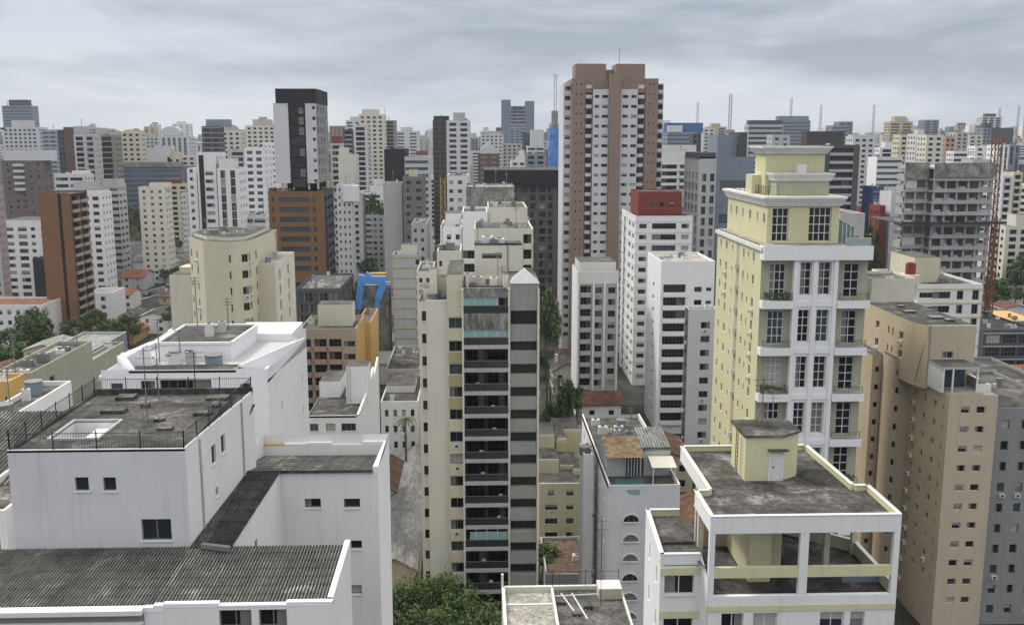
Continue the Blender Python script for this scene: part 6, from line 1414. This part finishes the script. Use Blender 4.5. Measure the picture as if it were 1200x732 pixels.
# right of the black capped tower
far(387, 400, 168, 520, GREYW, 'b', 'grey beige tower with balconies right of the black capped tower', blocks=((388,399,160,.2,.8,RED),))
far(396, 417, 181, 500, CREAM2, 'n', 'cream blank walled block right of the black capped tower', blocks=((397,407,173,.1,.7,CREAM2),))
far(394, 412, 216, 420, SHADEW, 'x', 'low pale block with a sloping white roof behind the white slab', blocks=((402,420,236,-.1,.4,WHITE),))
far(402, 414, 152, 700, DGREY, 'b', 'dark grey balcony tower left of the tall cream tower', balm=GREYW)
far(414, 430, 147, 640, SHADEW, 'b', 'pale balcony tower attached left of the tall cream tower')
far(420, 450, 134, 740, CREAM2, 'g', 'tall cream tower with a dense grid of tiny windows and stepped top', blocks=((424,443,128,.2,.8,CREAM2),))
far(450, 463, 141, 900, GREY, 'b', 'slim dark balcony tower right of the tall cream tower')
far(450, 474, 175, 470, BLACK, 'n', 'black blank office block on the skyline left of centre', dep=30)
far(474, 502, 184, 468, plaster('office_white', (.5,.51,.53), .2), 'h', 'glass office block with white bands right of the black blank block', glass=G2, dep=28)
far(449, 471, 214, 400, GREYW, 'n', 'pale grey blank wall block below the black office block')
far(472, 497, 207, 396, plaster('taupe', (.2,.19,.18), .3), 'g', 'taupe block with many small windows and a yellow roof room', blocks=((479,489,199,.1,.5,YELLOW),), dep=12)
far(507, 523, 141, 640, plaster('umber2', (.06,.055,.055), .3), 'g', 'dark brown black tower left of the white framed tower near centre', blocks=((508,526,136,.2,.8,BLACK),))
far(523, 551, 141, 580, SHADEW, 'G', 'white framed tower with three dark balcony columns near centre', glass=G1, blocks=((531,545,132,.2,.7,GREYW),), right=G(2,.6,1.8), ledge=WHITE)
far(563, 590, 157, 900, SHADEW, 'g', 'pale stone block on the skyline left of the curved blue glass tower', blocks=((573,588,154,.2,.8,GREYW),))
rg = far(560, 585, 180, 620, REDB, 'G', 'red brown building with white window surrounds under a small pale gable near centre', glass=G3)
m = MB(); a, b_ = PX(563,178,620), PX(583,178,620); z = PZ(573,180,620); m.box(a, b_, 620.5, 632, z-.4, z+2.4, SHADEW); m.poly([(a,620.4,z+2.4),(b_,620.4,z+2.4),((a+b_)/2,620.4,z+7)], SHADEW); m.poly([(a,620.4,z+2.4),((a+b_)/2,620.4,z+7),((a+b_)/2,632,z+7),(a,632,z+2.4)], SHADEW); m.poly([((a+b_)/2,620.4,z+7),(b_,620.4,z+2.4),(b_,632,z+2.4),((a+b_)/2,632,z+7)], SHADEW); rg.one('gable', m)
far(588, 612, 168, 850, GREYW, 'g', 'grey stone block with many windows below the curved blue glass tower')
cg = Bld('curved_glass_tower', 'tall blue grey glass tower with two flanking pylons and a concave banded middle', 'office tower', None, (60, 1310))
cg.inwall = True; dg = 1250; zc1 = PZ(605, 117, dg); zc2 = PZ(605, 122, dg); PYL = plaster('glass_pylon', (.15,.2,.25), .15); 
m = MB(); m.box(PX(588,150,dg), PX(598.5,150,dg), dg, dg+30, 0, zc1, PYL); cg.one('pylon', m)
m = MB(); m.box(PX(616,150,dg), PX(626,150,dg), dg, dg+30, 0, PZ(605,118.5,dg), PYL); cg.one('pylon', m)
m = MB(); a, b_ = PX(598.6,150,dg), PX(615.9,150,dg); n = 8
fl = int(zc2/4.2)
for k in range(fl):
    for i in range(n):
        u0, u1 = i/n, (i+1)/n; g0_, g1_ = 9*math.sin(u0*math.pi), 9*math.sin(u1*math.pi); z0, z1 = 4.2*k, 4.2*k+2.6
        m.poly([(a+(b_-a)*u0,dg+2+g0_,z0),(a+(b_-a)*u1,dg+2+g1_,z0),(a+(b_-a)*u1,dg+2+g1_,z1),(a+(b_-a)*u0,dg+2+g0_,z1)], GLOFF if (k//2) % 3 else BLUEG)
        m.poly([(a+(b_-a)*u0,dg+2+g0_,z1),(a+(b_-a)*u1,dg+2+g1_,z1),(a+(b_-a)*u1,dg+2+g1_,z0+4.2),(a+(b_-a)*u0,dg+2+g0_,z0+4.2)], GREYW)
m.poly([(a,dg+2,fl*4.2),(b_,dg+2,fl*4.2),(b_,dg+28,fl*4.2),(a,dg+28,fl*4.2)], ROOFM); cg.one('curved_facade', m); cg.done()
far(613, 621, 156, 800, DGREY, 'g', 'small dark tower at the foot of the curved blue glass tower')
far(618, 638, 171, 760, SHADEW, 'H', 'white stepped building with dark bay windows right of the curved glass tower', blocks=((622,637,152,.3,.8,SHADEW),))
far(616, 640, 180, 600, BLUEG, 'G', 'blue grey building with framed dark windows left of the blue wrapped tower')
bw = far(644, 655, 150, 800, BLUENET, 'nn', 'building wrapped in bright blue netting beneath a tall antenna mast', dep=14, name='wrapped_building', blocks=((647,654,130,.1,.7,GREYNET),))
lattice('broadcast_mast', 'tall thin lattice broadcast mast rising left of the brown tower', PX(651,100,806), 806, PZ(651,140,806), PZ(651,87,806), 2.0, GREY, None, 'antenna')
far(782, 812, 155, 760, BLUEG, 'h', 'blue office roofed block with a white front on the skyline right of the brown tower', blocks=((781,824,144,.2,.7,BLUE),(783,800,147,.0,.2,SHADEW)), glass=GLOFF)
far(824, 838, 150, 900, SHADEW, 'g', 'pale clustered tower just left of the blue grey concrete tower')
far(812, 822, 156, 640, DGREY, 'g', 'dark blue netted narrow tower right of the banded white tower')
far(877, 918, 146, 640, GREYW, 'h', 'grey white banded office block with a brown side above the yellow tower', blocks=((878,917,141,.2,.9,DGREY),), glass=G2)
far(912, 950, 141, 900, BLUEG, 'h', 'broad blue grey office slab on the skyline above the yellow tower', glass=GLOFF, blocks=((912,948,136,.2,.6,BLUEG),))
far(905, 926, 158, 560, GREYW, 'g', 'low grey roofed block just behind the yellow tower crown')
far(946, 990, 154, 560, plaster('umber2', (.06,.045,.04), .3), 'nn', 'dark brown boxy roofed block right of the yellow tower crown', blocks=((946,968,155,.0,.4,DGREY),))
far(975, 995, 147, 900, BLUEG, 'h', 'small blue grey office block with a flat cap behind the dark brown roofed block', glass=GLOFF)
far(965, 1008, 170, 380, plaster('charcoal_balcony', (.1,.105,.105), .3), 'b', 'charcoal tower with pale balcony rows right of the yellow tower', dep=18, balm=GREYW, left=(DGREY,G(3,.5,1.3)))
far(1000, 1026, 160, 600, SHADEW, 'g', 'white narrow tower with many windows right of the charcoal balcony tower', blocks=((998,1028,158,.2,.7,SHADEW),))
far(1028, 1058, 184, 520, SHADEW, 'h', 'white ribbon windowed office block behind the unfinished tower', left=(WHITE2,[]), glass=G2)
far(1024, 1036, 219, 380, plaster('ink_blue', (.07,.11,.2), .2), 'h', 'small ink blue and grey block between the yellow tower and the unfinished tower', left=(BLUE, []))
far(1031, 1038, 241, 300, RED, 'n', 'narrow red panelled block between the yellow tower and the unfinished tower', dep=8)
far(1045, 1056, 225, 300, SHADEW, 'n', 'slender pale blank shaft immediately left of the unfinished tower', dep=9, left=(SHADEW,[]))
far(1055, 1073, 158, 640, CREAM, 'g', 'sand coloured tower behind the netted top of the unfinished tower', blocks=((1056,1070,154,.1,.6,BROWN),))
far(1074, 1085, 157, 600, SHADEW, 'b', 'striped white balcony tower on the right skyline', blocks=((1076,1084,152,.1,.5,SHADEW),))
far(1086, 1106, 158, 580, CREAM2, 'g', 'cream gridded tower on the right skyline', )
far(1108, 1120, 160, 620, PINK, 'g', 'pinkish block on the right skyline beside the cream gridded tower')
far(1121, 1135, 155, 800, GREYW, 'g', 'grey block in the middle of the right skyline cluster', blocks=((1136,1143,147,.1,.5,WHITE),))
far(1136, 1152, 158, 820, CREAM2, 'g', 'pale beige block right of the middle of the right skyline cluster')
far(1118, 1134, 177, 600, WHITE, 'h', 'white stepped low block just above the unfinished tower roof', blocks=((1133,1142,179,.1,.6,RED),))
far(1143, 1164, 171, 640, WHITE2, 'g', 'bright white church-like block with a small arch behind the hoist mast')
far(1140, 1163, 187, 500, GREYW, 'h', 'low grey banded block right behind the unfinished tower top')
far(1152, 1162, 150, 900, BLUEG, 'g', 'slim blue grey tower with a dark cap on the right skyline', blocks=((1155,1162,145,.1,.7,DGREY),))
far(1162, 1188, 150, 1000, DGREY, 'n', 'dark slate flat-topped block on the right skyline', dep=30)
far(1171, 1183, 170, 520, WHITE2, 'v', 'white tower with pale side at the right edge skyline', )
far(1183, 1196, 170, 530, BLUEG, 'v', 'blue grey ribbed tower at the right edge skyline')
far(1176, 1187, 206, 420, SHADEW, 'b', 'low white balcony block near the right edge above the trees')
far(1188, 1199, 202, 430, CREAM, 'b', 'sand beige block at the right edge above the trees')
for i, (px, yt_, yb_2, d) in enumerate(((817,120,150,1500),(855,110,150,1300),(926,115,140,1400),(961,123,150,1500),(1023,123,155,1500),(1170,126,152,1600),(1192,124,152,1600),(723,60,80,330))[:7]):
    lattice('broadcast_mast', ['thin pale mast right of the brown tower on the skyline','tall lattice mast above the blue grey concrete tower','thin mast above the broad blue grey slab','short thin mast right of the broad blue grey slab','lattice mast between the charcoal tower and the right skyline cluster','left one of two thin masts at the far right skyline','right one of two thin masts at the far right skyline'][i],
        PX(px, 150, d), d, 40, PZ(px, yt_, d), 2.2 if i != 1 else 3.2, GREY, None, 'antenna')

# blue wrapped frame next to the peach block
bf = Bld('blue_wrapped_frame', 'arch shaped frame wrapped in bright blue plastic sheeting behind the ochre slab', 'construction frame', None, (-38, 285)); dF2 = 285
m = MB(); PL = plaster('blue_plastic', (.12,.32,.72), .4, rough=.4); q = lambda a, b_, dd=dF2: P(a, b_, dd)
m.bar(q(424,322), q(420,362), 1.9, PL); m.bar(q(424,328), q(452,328), 2.2, PL); m.bar(q(450,330), q(443,350), 1.9, PL); m.bar(q(443,350), q(441,378), 1.5, PL); m.bar(q(428,321), q(433,324), 1.6, PL); m.bar(q(446,338,290), q(458,338,290), 2.4, BLUENET); m.bar(q(424,330,292), q(452,330,292), 1.6, PL)
m.bar(q(420,362), q(420,420), 1.2, STEEL); m.bar(q(441,378), q(441,420), 1.2, STEEL); bf.one('wrapped_beam', m)
m = MB(); m.box(PX(424,350,288), PX(456,350,288), 288, 296, 0, PZ(440,334,288), GREYNET); bf.one('scaffold', m)
m = MB(); m.box(PX(433,322,292), PX(452,322,292), 292, 294, PZ(440,326,292), PZ(440,320,292), OCHRE); bf.one('yellow_beam', m); bf.done()

# ---------------------------------------------------------------- filling city
rf = random.Random(77)
def clear(x0, x1, y0, y1):
    return all(x1 < a or x0 > b_ or y1 < c or y0 > d_ for a, b_, c, d_ in FOOT)
ROADS = [[(5,150),(5,320),(8,900)], [(-330,250),(-230,330),(-150,420),(-120,520),(-60,640)], [(-420,345),(-230,335),(-70,300)], [(95,230),(150,330),(170,560)]]
def offroad(x, y, r):
    for R_ in ROADS:
        for a, b_ in zip(R_, R_[1:]):
            A_, B_, P_ = Vector(a), Vector(b_), Vector((x, y)); t = max(0, min(1, (P_-A_).dot(B_-A_)/(B_-A_).length_squared))
            if (A_+(B_-A_)*t-P_).length < r: return False
    return True
FC = [(SHADEW,'pale grey'),(GREYW,'light grey'),(CREAM2,'cream'),(CREAM,'yellowish'),(WHITE,'white'),(BEIGE,'beige'),(TAN,'tan'),(GREY,'mid grey'),(DGREY,'charcoal'),(BLUEG,'blue grey'),(BROWN,'brown'),(PINK,'salmon'),(WHITE2,'bright white'),(REDB,'rust brown')]
FWT = [5,4,5,3,5,3,2,2,1,2,1.2,.8,3,.8]
LM = [(0,'near the left frame edge'),(60,'above the brick slab tower'),(110,'right of the brick slab tower'),(185,'behind the small cream tower'),(250,'near the black-striped white tower'),(295,'left of the black capped tower'),(350,'around the black capped tower'),(400,'right of the black capped tower'),(440,'near the tall cream tower'),(490,'near the black blank office block'),(545,'near the white framed tower'),(610,'near the curved blue glass tower'),(715,'around the brown twin tower'),(800,'near the banded white tower'),(860,'near the blue grey concrete tower'),(930,'behind the yellow tower'),(1000,'near the charcoal balcony tower'),(1050,'left of the unfinished tower'),(1110,'behind the unfinished tower'),(1175,'near the hoist mast'),(1230,'at the right frame edge')]
used_lab = set()
def uniq(base, extras):
    for e in extras:
        l = base + e
        if l not in used_lab: used_lab.add(l); return l
    return None
FEAT = [('box topped', 0), ('flat roofed', 1), ('red topped', 2), ('dark topped', 3), ('step topped', 4)]
STY = [('g', 'small windowed'), ('h', 'ribbon windowed'), ('b', 'balcony fronted'), ('v', 'vertically striped'), ('G', 'grid fronted')]
n_ok = 0; tries = 0
while n_ok < 290 and tries < 9000:
    tries += 1
    d = 380*math.exp(rf.random()**.8*1.95); px = rf.uniform(-40, 1240)
    if px < 330 and d < 700 and (px < 330-(700-d)*.0) and rf.random() < .93: continue
    W = rf.uniform(12, 30); D_ = rf.uniform(12, 24)
    x = (px-560)/FPX*d
    if not clear(x-W/2-3, x+W/2+3, d-3, d+D_+3) or not offroad(x, d+D_/2, W/2+9): continue
    tall_ = rf.random()
    h = rf.uniform(22, 46) if d < 700 else rf.uniform(30, 62) if d < 1300 else rf.uniform(36, 78)
    if d > 1300 and tall_ > .8: h += rf.uniform(5, 22)
    if 1060 < px < 1200 and d > 1200: h += 14
    mi = rf.choices(range(len(FC)), FWT)[0]; mat, cn = FC[mi]; st, sn = rf.choice(STY); ft, fi = rf.choice(FEAT)
    lm = min(LM, key=lambda t: abs(t[0]-px))[1]
    rowy = 160+(CAMH-h)*FPX/d
    dist = 'faraway' if d > 1400 else 'distant' if d > 800 else 'background'
    lab = uniq(f'{dist} {ft} {cn} {sn} block ', [lm] )
    if not lab: continue
    yt = rowy; x0 = px-W/2/d*FPX; x1 = px+W/2/d*FPX
    xa, xb = x-W/2, x+W/2; y0, y1 = d, d+D_
    bb = Bld('apartment_block', lab, 'apartment block', 'background city blocks', (x, d+D_/2)); bb.inwall = True
    cols = {'g': G(max(2, int(W/4)), .5, 1.4), 'h': G(1, .94, 1.4), 'b': G(max(2, int(W/8)), .7, 1.5, 'b'), 'v': G(max(2, int(W/4.5)), .45, 2.9), 'G': G(max(2, int(W/5)), .6, 1.7)}[st]
    vis = max(0, h-42) if d > 900 else max(0, h-36)
    if st == 'h': bb.glass = rf.choice((G1, G2, GLOFF, None))
    side = G(3, .4, 1.3) if rf.random() < .7 else []
    mass(bb, rect(xa, xb, y0, y1), h, mat, {0: cols, 1: side, 3: side}, 3.0, vis, 0, rf.choice((ROOFM, ROOFD, ROOFL)), .5, 1.0)
    if fi != 1:
        m = MB(); t = {0: mat, 2: RED, 3: DGREY, 4: mat}[fi]; e_ = rf.uniform(.2, .3)
        m.box(xa+W*e_, xb-W*e_, y0+D_*.2, y1-D_*.2, h-.49, h+rf.uniform(2.5, 4.5), t, ROOFM)
        if fi == 4: m.box(xa+W*.38, xb-W*.38, y0+D_*.3, y1-D_*.3, h+2.4, h+7, t, ROOFM)
        bb.one('machine_room', m)
    bb.done(); n_ok += 1
print('fill towers', n_ok, tries)
m = MB(); rq = random.Random(31); SG = [GREYW, SHADEW, CREAM2, WHITE, BEIGE, GREY, CREAM, BLUEG, BROWN, TAN]
for i in range(1300):
    d = 1000*math.exp(rq.random()*1.5); px = rq.uniform(-60, 1260); W = rq.uniform(10, 28); D_ = rq.uniform(10, 18); x = (px-560)/FPX*d
    if not clear(x-W/2, x+W/2, d, d+D_): continue
    h = rq.uniform(34, 66) + (rq.uniform(5, 30) if rq.random() < .3 else 0) + (8 if px > 1030 else 0)
    w_ = rq.choice(SG); m.box(x-W/2, x+W/2, d, d+D_, 0, h, w_, ROOFM); FOOT.append((x-W/2, x+W/2, d, d+D_))
    if rq.random() < .6: m.box(x-W*.25, x+W*.2, d+3, d+D_-3, h, h+rq.uniform(2, 6), w_, ROOFM)
    nb = max(2, int(W/rq.choice((4, 6, 9)))); g_ = rq.choice((G1, G2, G3, G0)); cv = rq.uniform(.4, .9)
    z = h-2.2
    while z > max(4, h-34):
        for k in range(nb): a = x-W/2+W*(k+.5-cv/2)/nb; m.poly([(a, d-.1, z-1.5), (a+W*cv/nb, d-.1, z-1.5), (a+W*cv/nb, d-.1, z), (a, d-.1, z)], g_)
        for sx in ((x-W/2-.1,) if px > 560 else (x+W/2+.1,)): 
            for k in range(3): y = d+D_*(k+.25)/3; q = [(sx, y, z-1.5), (sx, y+D_/6, z-1.5), (sx, y+D_/6, z), (sx, y, z)]; m.poly(q if px < 560 else q[::-1], g_)
        z -= 3.2
tag(m.build('distant_blocks'), kind='stuff')

# low houses with tiled and flat roofs
RC = [(TILE, 'orange clay'), (TILE2, 'old brown clay'), (METALR, 'pale metal'), (ROOFM, 'weathered grey'), (TILE2, 'old brown clay'), (ROOFD, 'sooty grey'), (GREY, 'plain grey')]
WC = [(WHITE, 'white'), (CREAM2, 'cream'), (GREYW, 'grey'), (BEIGE, 'beige'), (OCHRE, 'ochre'), (SHADEW, 'pale'), (WHITE2,'bright white')]
LM2 = [(10,'at the left edge'),(80,'near the brick slab tower'),(130,'right of brick slab'),(185,'left of the faceted cream tower'),(260,'behind the faceted cream tower'),(330,'below the ochre brown block'),(380,'beside the peach balcony block'),(450,'by the striped grey block'),(560,'behind the central tower'),(640,'right of central tower'),(700,'below the brown twin tower'),(760,'near the red topped tower'),(850,'behind the yellow tower'),(1000,'behind the beige tower'),(1120,'near the unfinished tower'),(1190,'at the right edge')]
n_h = 0; tries = 0
while n_h < 260 and tries < 12000:
    tries += 1
    d = rf.uniform(150, 620); px = rf.choice((rf.uniform(-20, 330), rf.uniform(-20, 330), rf.uniform(330, 720), rf.uniform(720, 1230)))
    W = rf.uniform(7, 15); D_ = rf.uniform(8, 16); x = (px-560)/FPX*d
    if not clear(x-W/2-1.5, x+W/2+1.5, d-1.5, d+D_+1.5) or not offroad(x, d+D_/2, max(W, D_)/2+6): continue
    rm_, rn = rf.choice(RC); wm_, wn = rf.choice(WC); h = rf.choice((3.5, 6.2, 6.5, 7, 9.5)); hn = {3.5: 'low', 6.2: 'modest', 6.5: 'boxy', 7: 'lofty', 9.5: 'tall'}[h]
    lm = min(LM2, key=lambda t: abs(t[0]-px))[1]; dn = 'nearer' if d < 300 else 'further' if d > 430 else 'midway'
    ax = rf.choice('xy'); gb = 'front gabled' if ax == 'y' else 'side gabled'
    lab = uniq(f'{dn} {hn} {wn} house, {gb} {rn} roof, {lm}', [''])
    if lab and len(lab.split()) > 16: continue
    if not lab: continue
    gable('house', lab, x-W/2, x+W/2, d, d+D_, h, rf.uniform(1.2, 2.4), wm_, rm_, 'house', d < 480, ax, .5, 'low houses between the towers', rf.random() < .3); n_h += 1
print('houses', n_h)

# ================================================================== VEGETATION
LEAF = [flat('leaf_dark', (.03, .055, .018), .6, 0, .3), flat('leaf_mid', (.06, .105, .028), .6, 0, .3), flat('leaf_light', (.12, .165, .045), .6, 0, .3)]
BARK = flat('bark', (.09, .07, .05), .9)
def crown_mesh(seed, nclump, per, R_, Hh, leaf):
    r = random.Random(seed); m = MB()
    for c in range(nclump):
        th = r.uniform(0, 2*math.pi); ph = math.acos(r.uniform(-.55, 1)); rr = r.uniform(.45, 1.0)
        cx, cy, cz = R_*rr*math.sin(ph)*math.cos(th), R_*rr*math.sin(ph)*math.sin(th), Hh*rr*math.cos(ph)
        cr_ = R_*r.uniform(.16, .34); tone = r.choice((0, 0, 1, 1, 1, 2))
        for k in range(per):
            v = Vector((r.gauss(0, 1), r.gauss(0, 1), r.gauss(0, .75))).normalized()*cr_*r.uniform(.55, 1.05); p = Vector((cx, cy, cz))+v
            nrm = (v.normalized()+Vector((r.uniform(-.7, .7), r.uniform(-.7, .7), r.uniform(0, .9)))).normalized()
            a = nrm.orthogonal().normalized(); b_ = nrm.cross(a); t = r.uniform(0, 6.28); a, b_ = a*math.cos(t)+b_*math.sin(t), b_*math.cos(t)-a*math.sin(t)
            L_ = leaf*r.uniform(.6, 1.3); 
            m.poly([p-a*L_, p-b_*L_*.45, p+a*L_, p+b_*L_*.45], LEAF[tone] if r.random() < .75 else r.choice(LEAF))
    return m.mesh('crown')
def trunk_mesh(seed, h, R_):
    r = random.Random(seed); m = MB(); m.cyl((0, 0), .28, 0, h*.55, BARK, 8, .18)
    for i in range(6):
        a = r.uniform(0, 6.28); z0 = h*r.uniform(.35, .55); m.bar((0, 0, z0), (math.cos(a)*R_*.6, math.sin(a)*R_*.6, h*.55+R_*r.uniform(.3, .7)), .14, BARK)
    return m.mesh('trunk')
TREES = [(crown_mesh(s, n, p, 4.2, 3.6, lf), trunk_mesh(s, 8, 4.2)) for s, n, p, lf in ((1, 60, 46, .36), (2, 52, 50, .4), (3, 70, 40, .34))]
NEART = [(crown_mesh(s, 110, 95, 4.2, 3.9, .19), trunk_mesh(s, 8, 4.2)) for s in (11, 12, 13)]
def tree(x, y, h, R_, label, protos=TREES, group='trees between the buildings', name='tree', rng=random.Random(4)):
    cm, tm = rng.choice(protos); e = bpy.data.objects.new(name, None); COL.objects.link(e); e.location = (x, y, 0); tag(e, label, 'tree', group)
    e.rotation_euler.z = rng.uniform(0, 6.28)
    c = bpy.data.objects.new('crown', cm); COL.objects.link(c); c.parent = e; s_ = R_/4.2; zs = max(s_*rng.uniform(.85, 1.2), (h-2.5)/2/4.2*.95); c.scale = (s_, s_*rng.uniform(.85, 1.15), zs); c.location = (0, 0, h-zs*4.0)
    t = bpy.data.objects.new('trunk', tm); COL.objects.link(t); t.parent = e; t.scale = (s_, s_, (h-zs*4.0)/5.0)
    return e
# big trees at bottom centre
for i, (px, py, d, R_, w) in enumerate(((470,690,116,4.0,'leftmost'),(489,680,119,4.4,'second from left'),(512,676,117,4.6,'tallest middle'),(538,690,115,4.2,'right of middle'),(563,706,113,4.0,'rightmost'),(500,716,108,4.2,'front left'),(532,722,106,4.0,'front right'),(476,722,109,3.8,'front leftmost'),(560,735,106,3.8,'front rightmost'))):
    p = P(px, py, d); tree(p.x, d, p.z, R_, f'{w} of the big leafy green trees at bottom centre', NEART, 'big trees at bottom centre')
tt = [((640,334,275,4.2),'tall bright green tree between the central tower and the brown tower'),
  ((38,357,305,5.5),'dark round tree in front of the white house with orange roof'),((30,372,300,4),'smaller dark tree left of the brick slab tower'),((48,380,302,4),'dark tree touching the foot of the brick slab tower'),
  ((153,238,600,6),'dark tall tree left of the small cream tower'),((150,262,560,6),'tree cluster below the dark tall tree at left'),((160,275,540,6),'rounded tree in front of the small cream tower'),((437,222,520,7),'dark tree between the cream tower and the grey blank block'),((442,236,510,6),'lower dark tree beside the grey blank block'),
  ((432,300,470,5),'small tree right of the white slab block'),((416,325,300,3),'tree behind the ochre slab'),((668,440,215,3),'dark feathery tree at the foot of the slim balcony tower'),((636,660,146,3),'tree below the small cream block'),((1020,255,300,4),'dark tree by the red panelled block'),((1012,262,290,4),'second dark tree by the red panelled block'),((652,470,225,3.5),'low tree in the courtyard right of the central tower')]
for (px, py, d, R_), l in tt: p = P(px, py, d); tree(p.x, d, max(p.z, R_*2), R_, l)
# wooded slope at the right edge
for i in range(26):
    d = 380+i*11; px = 1172+ (i*37 % 50); p = P(px, 238+(i*13 % 40), d); row = i//7
    tree(p.x, d, max(10, 16+(i*7 % 9)), 6.5, f'{["lowest", "middle", "upper", "topmost"][row]} row dark tree {["first", "second", "third", "fourth", "fifth", "sixth", "seventh"][i % 7]} along the wooded slope at right', TREES, 'wooded slope at the right edge')
nt_ = 0; tries = 0; ordn = ['dark', 'rounded', 'broad', 'tall', 'low', 'bushy', 'spreading', 'slim', 'dense', 'loose']
while nt_ < 190 and tries < 6000:
    tries += 1
    d = rf.uniform(230, 680); px = rf.uniform(-20, 345) if rf.random() < .72 else rf.uniform(345, 1230); x = (px-560)/FPX*d; R_ = rf.uniform(2.2, 4.8)
    if not clear(x-R_*.6, x+R_*.6, d-R_*.6, d+R_*.6) or not offroad(x, d, 6): continue
    lm = min(LM2, key=lambda t: abs(t[0]-px))[1]; dn = 'nearer' if d < 330 else 'further' if d > 500 else 'midway'
    l = uniq(f'{dn} ', [f'{o_} green street tree {lm}' for o_ in ordn])
    if not l: continue
    tree(x, d, R_*2+rf.uniform(1, 4), R_, l); nt_ += 1
# palms
def palm(px, py, d, label, R_=2.4):
    p = P(px, py, d); e = bpy.data.objects.new('palm_tree', None); COL.objects.link(e); e.location = (p.x, d, 0); tag(e, label, 'palm tree', 'palm trees'); h = p.z
    m = MB(); m.cyl((0, 0), .24, 0, h, BARK, 8, .17); m.build('trunk', e)
    m = MB(); r = random.Random(label)
    for i in range(22):
        a = 2*math.pi*i/22+r.uniform(-.1, .1); up = r.uniform(-.2, .9); pv = Vector((0, 0, h)); L_ = R_*r.uniform(.8, 1.1)
        for k in range(1, 7):
            t = k/6; q = Vector((math.cos(a)*L_*t, math.sin(a)*L_*t, h+L_*(up*t-.9*t*t))); sd_ = Vector((-math.sin(a), math.cos(a), 0))*.34*(1-t*.6)
            m.poly([pv, q+sd_-Vector((0,0,.15)), q], LEAF[1]); m.poly([pv, q, q-sd_-Vector((0,0,.15))], LEAF[i % 3]); pv = q
    m.build('crown', e)
palm(475, 490, 178, 'palm tree standing in front of the white arched house'); palm(641, 438, 232, 'taller left palm in the courtyard right of the central tower', 3); palm(655, 445, 236, 'shorter right palm in the courtyard right of the central tower', 2.6); palm(645, 455, 228, 'low palm between the two courtyard palms', 2.2); palm(178, 284, 505, 'palm tree beside the small cream tower at left', 4)

# parked cars on the visible streets
def car(x, y, rz, col, label):
    e = bpy.data.objects.new('parked_car', None); COL.objects.link(e); e.location = (x, y, .11); e.rotation_euler.z = rz; tag(e, label, 'car', 'cars along the left streets')
    m = MB(); pr = [(-2.1,.35),(-2.1,.8),(-1.6,.95),(-1.0,1.42),(.6,1.42),(1.2,.95),(2.05,.8),(2.1,.35)]
    n = len(pr)
    for i in range(n): a, b_ = pr[i], pr[(i+1) % n]; m.poly([(a[0],-.85,a[1]),(a[0],.85,a[1]),(b_[0],.85,b_[1]),(b_[0],-.85,b_[1])], col if i not in (2, 4) else G0)
    m.poly([(a,-.85,b_) for a, b_ in pr], col); m.poly([(a,.85,b_) for a, b_ in pr][::-1], col); m.build('body', e)
    for sx in (-1.35, 1.35):
        for sy in (-.82, .82):
            w = MB(); pts = [(sx+.33*math.cos(t*.785), .33+.33*math.sin(t*.785)) for t in range(8)]; y0, y1 = sy-.12, sy+.12
            w.poly([(a,y0,z) for a, z in pts], FRAMED); w.poly([(a,y1,z) for a, z in pts][::-1], FRAMED)
            for i in range(8): a, b_ = pts[i], pts[(i+1) % 8]; w.poly([(a[0],y0,a[1]),(a[0],y1,a[1]),(b_[0],y1,b_[1]),(b_[0],y0,b_[1])], FRAMED)
            w.build('wheel', e)
CP = [(flat('car_white', (.7,.7,.7), .3), 'white'), (flat('car_silver', (.35,.35,.36), .3, .5), 'silver'), (flat('car_black', (.02,.02,.022), .25), 'black'), (flat('car_red', (.35,.03,.03), .3), 'red')]
ci = 0
for R_ in ROADS[1:3]:
    for a, b_ in zip(R_, R_[1:]):
        A_, B_ = Vector(a), Vector(b_); n = int((B_-A_).length/22)
        for k in range(n):
            t = (k+.5)/n; p = A_.lerp(B_, t); u = (B_-A_).normalized(); s_ = 1 if ci % 2 else -1; p = p+Vector((-u.y, u.x))*3.2*s_; c_, cn = CP[(ci*7+k) % 4]
            car(p.x, p.y, math.atan2(u.y, u.x), c_, f'{cn} car, number {ci+1} along the kerb of the left streets'); ci += 1

# ================================================================== HAZE
hm = bpy.data.materials.new('haze'); hm.use_nodes = True; t_ = hm.node_tree; t_.nodes.clear()
vo = N(t_, 'ShaderNodeVolumePrincipled'); vo.inputs['Color'].default_value = (.82, .88, .97, 1); vo.inputs['Density'].default_value = .00009; vo.inputs['Anisotropy'].default_value = .2
oo = N(t_, 'ShaderNodeOutputMaterial'); L(t_, vo.outputs[0], oo.inputs['Volume'])
m = MB(); m.box(-6500, 6500, -400, 9200, -1.2, 260, hm); tag(m.build('haze'), kind='stuff')
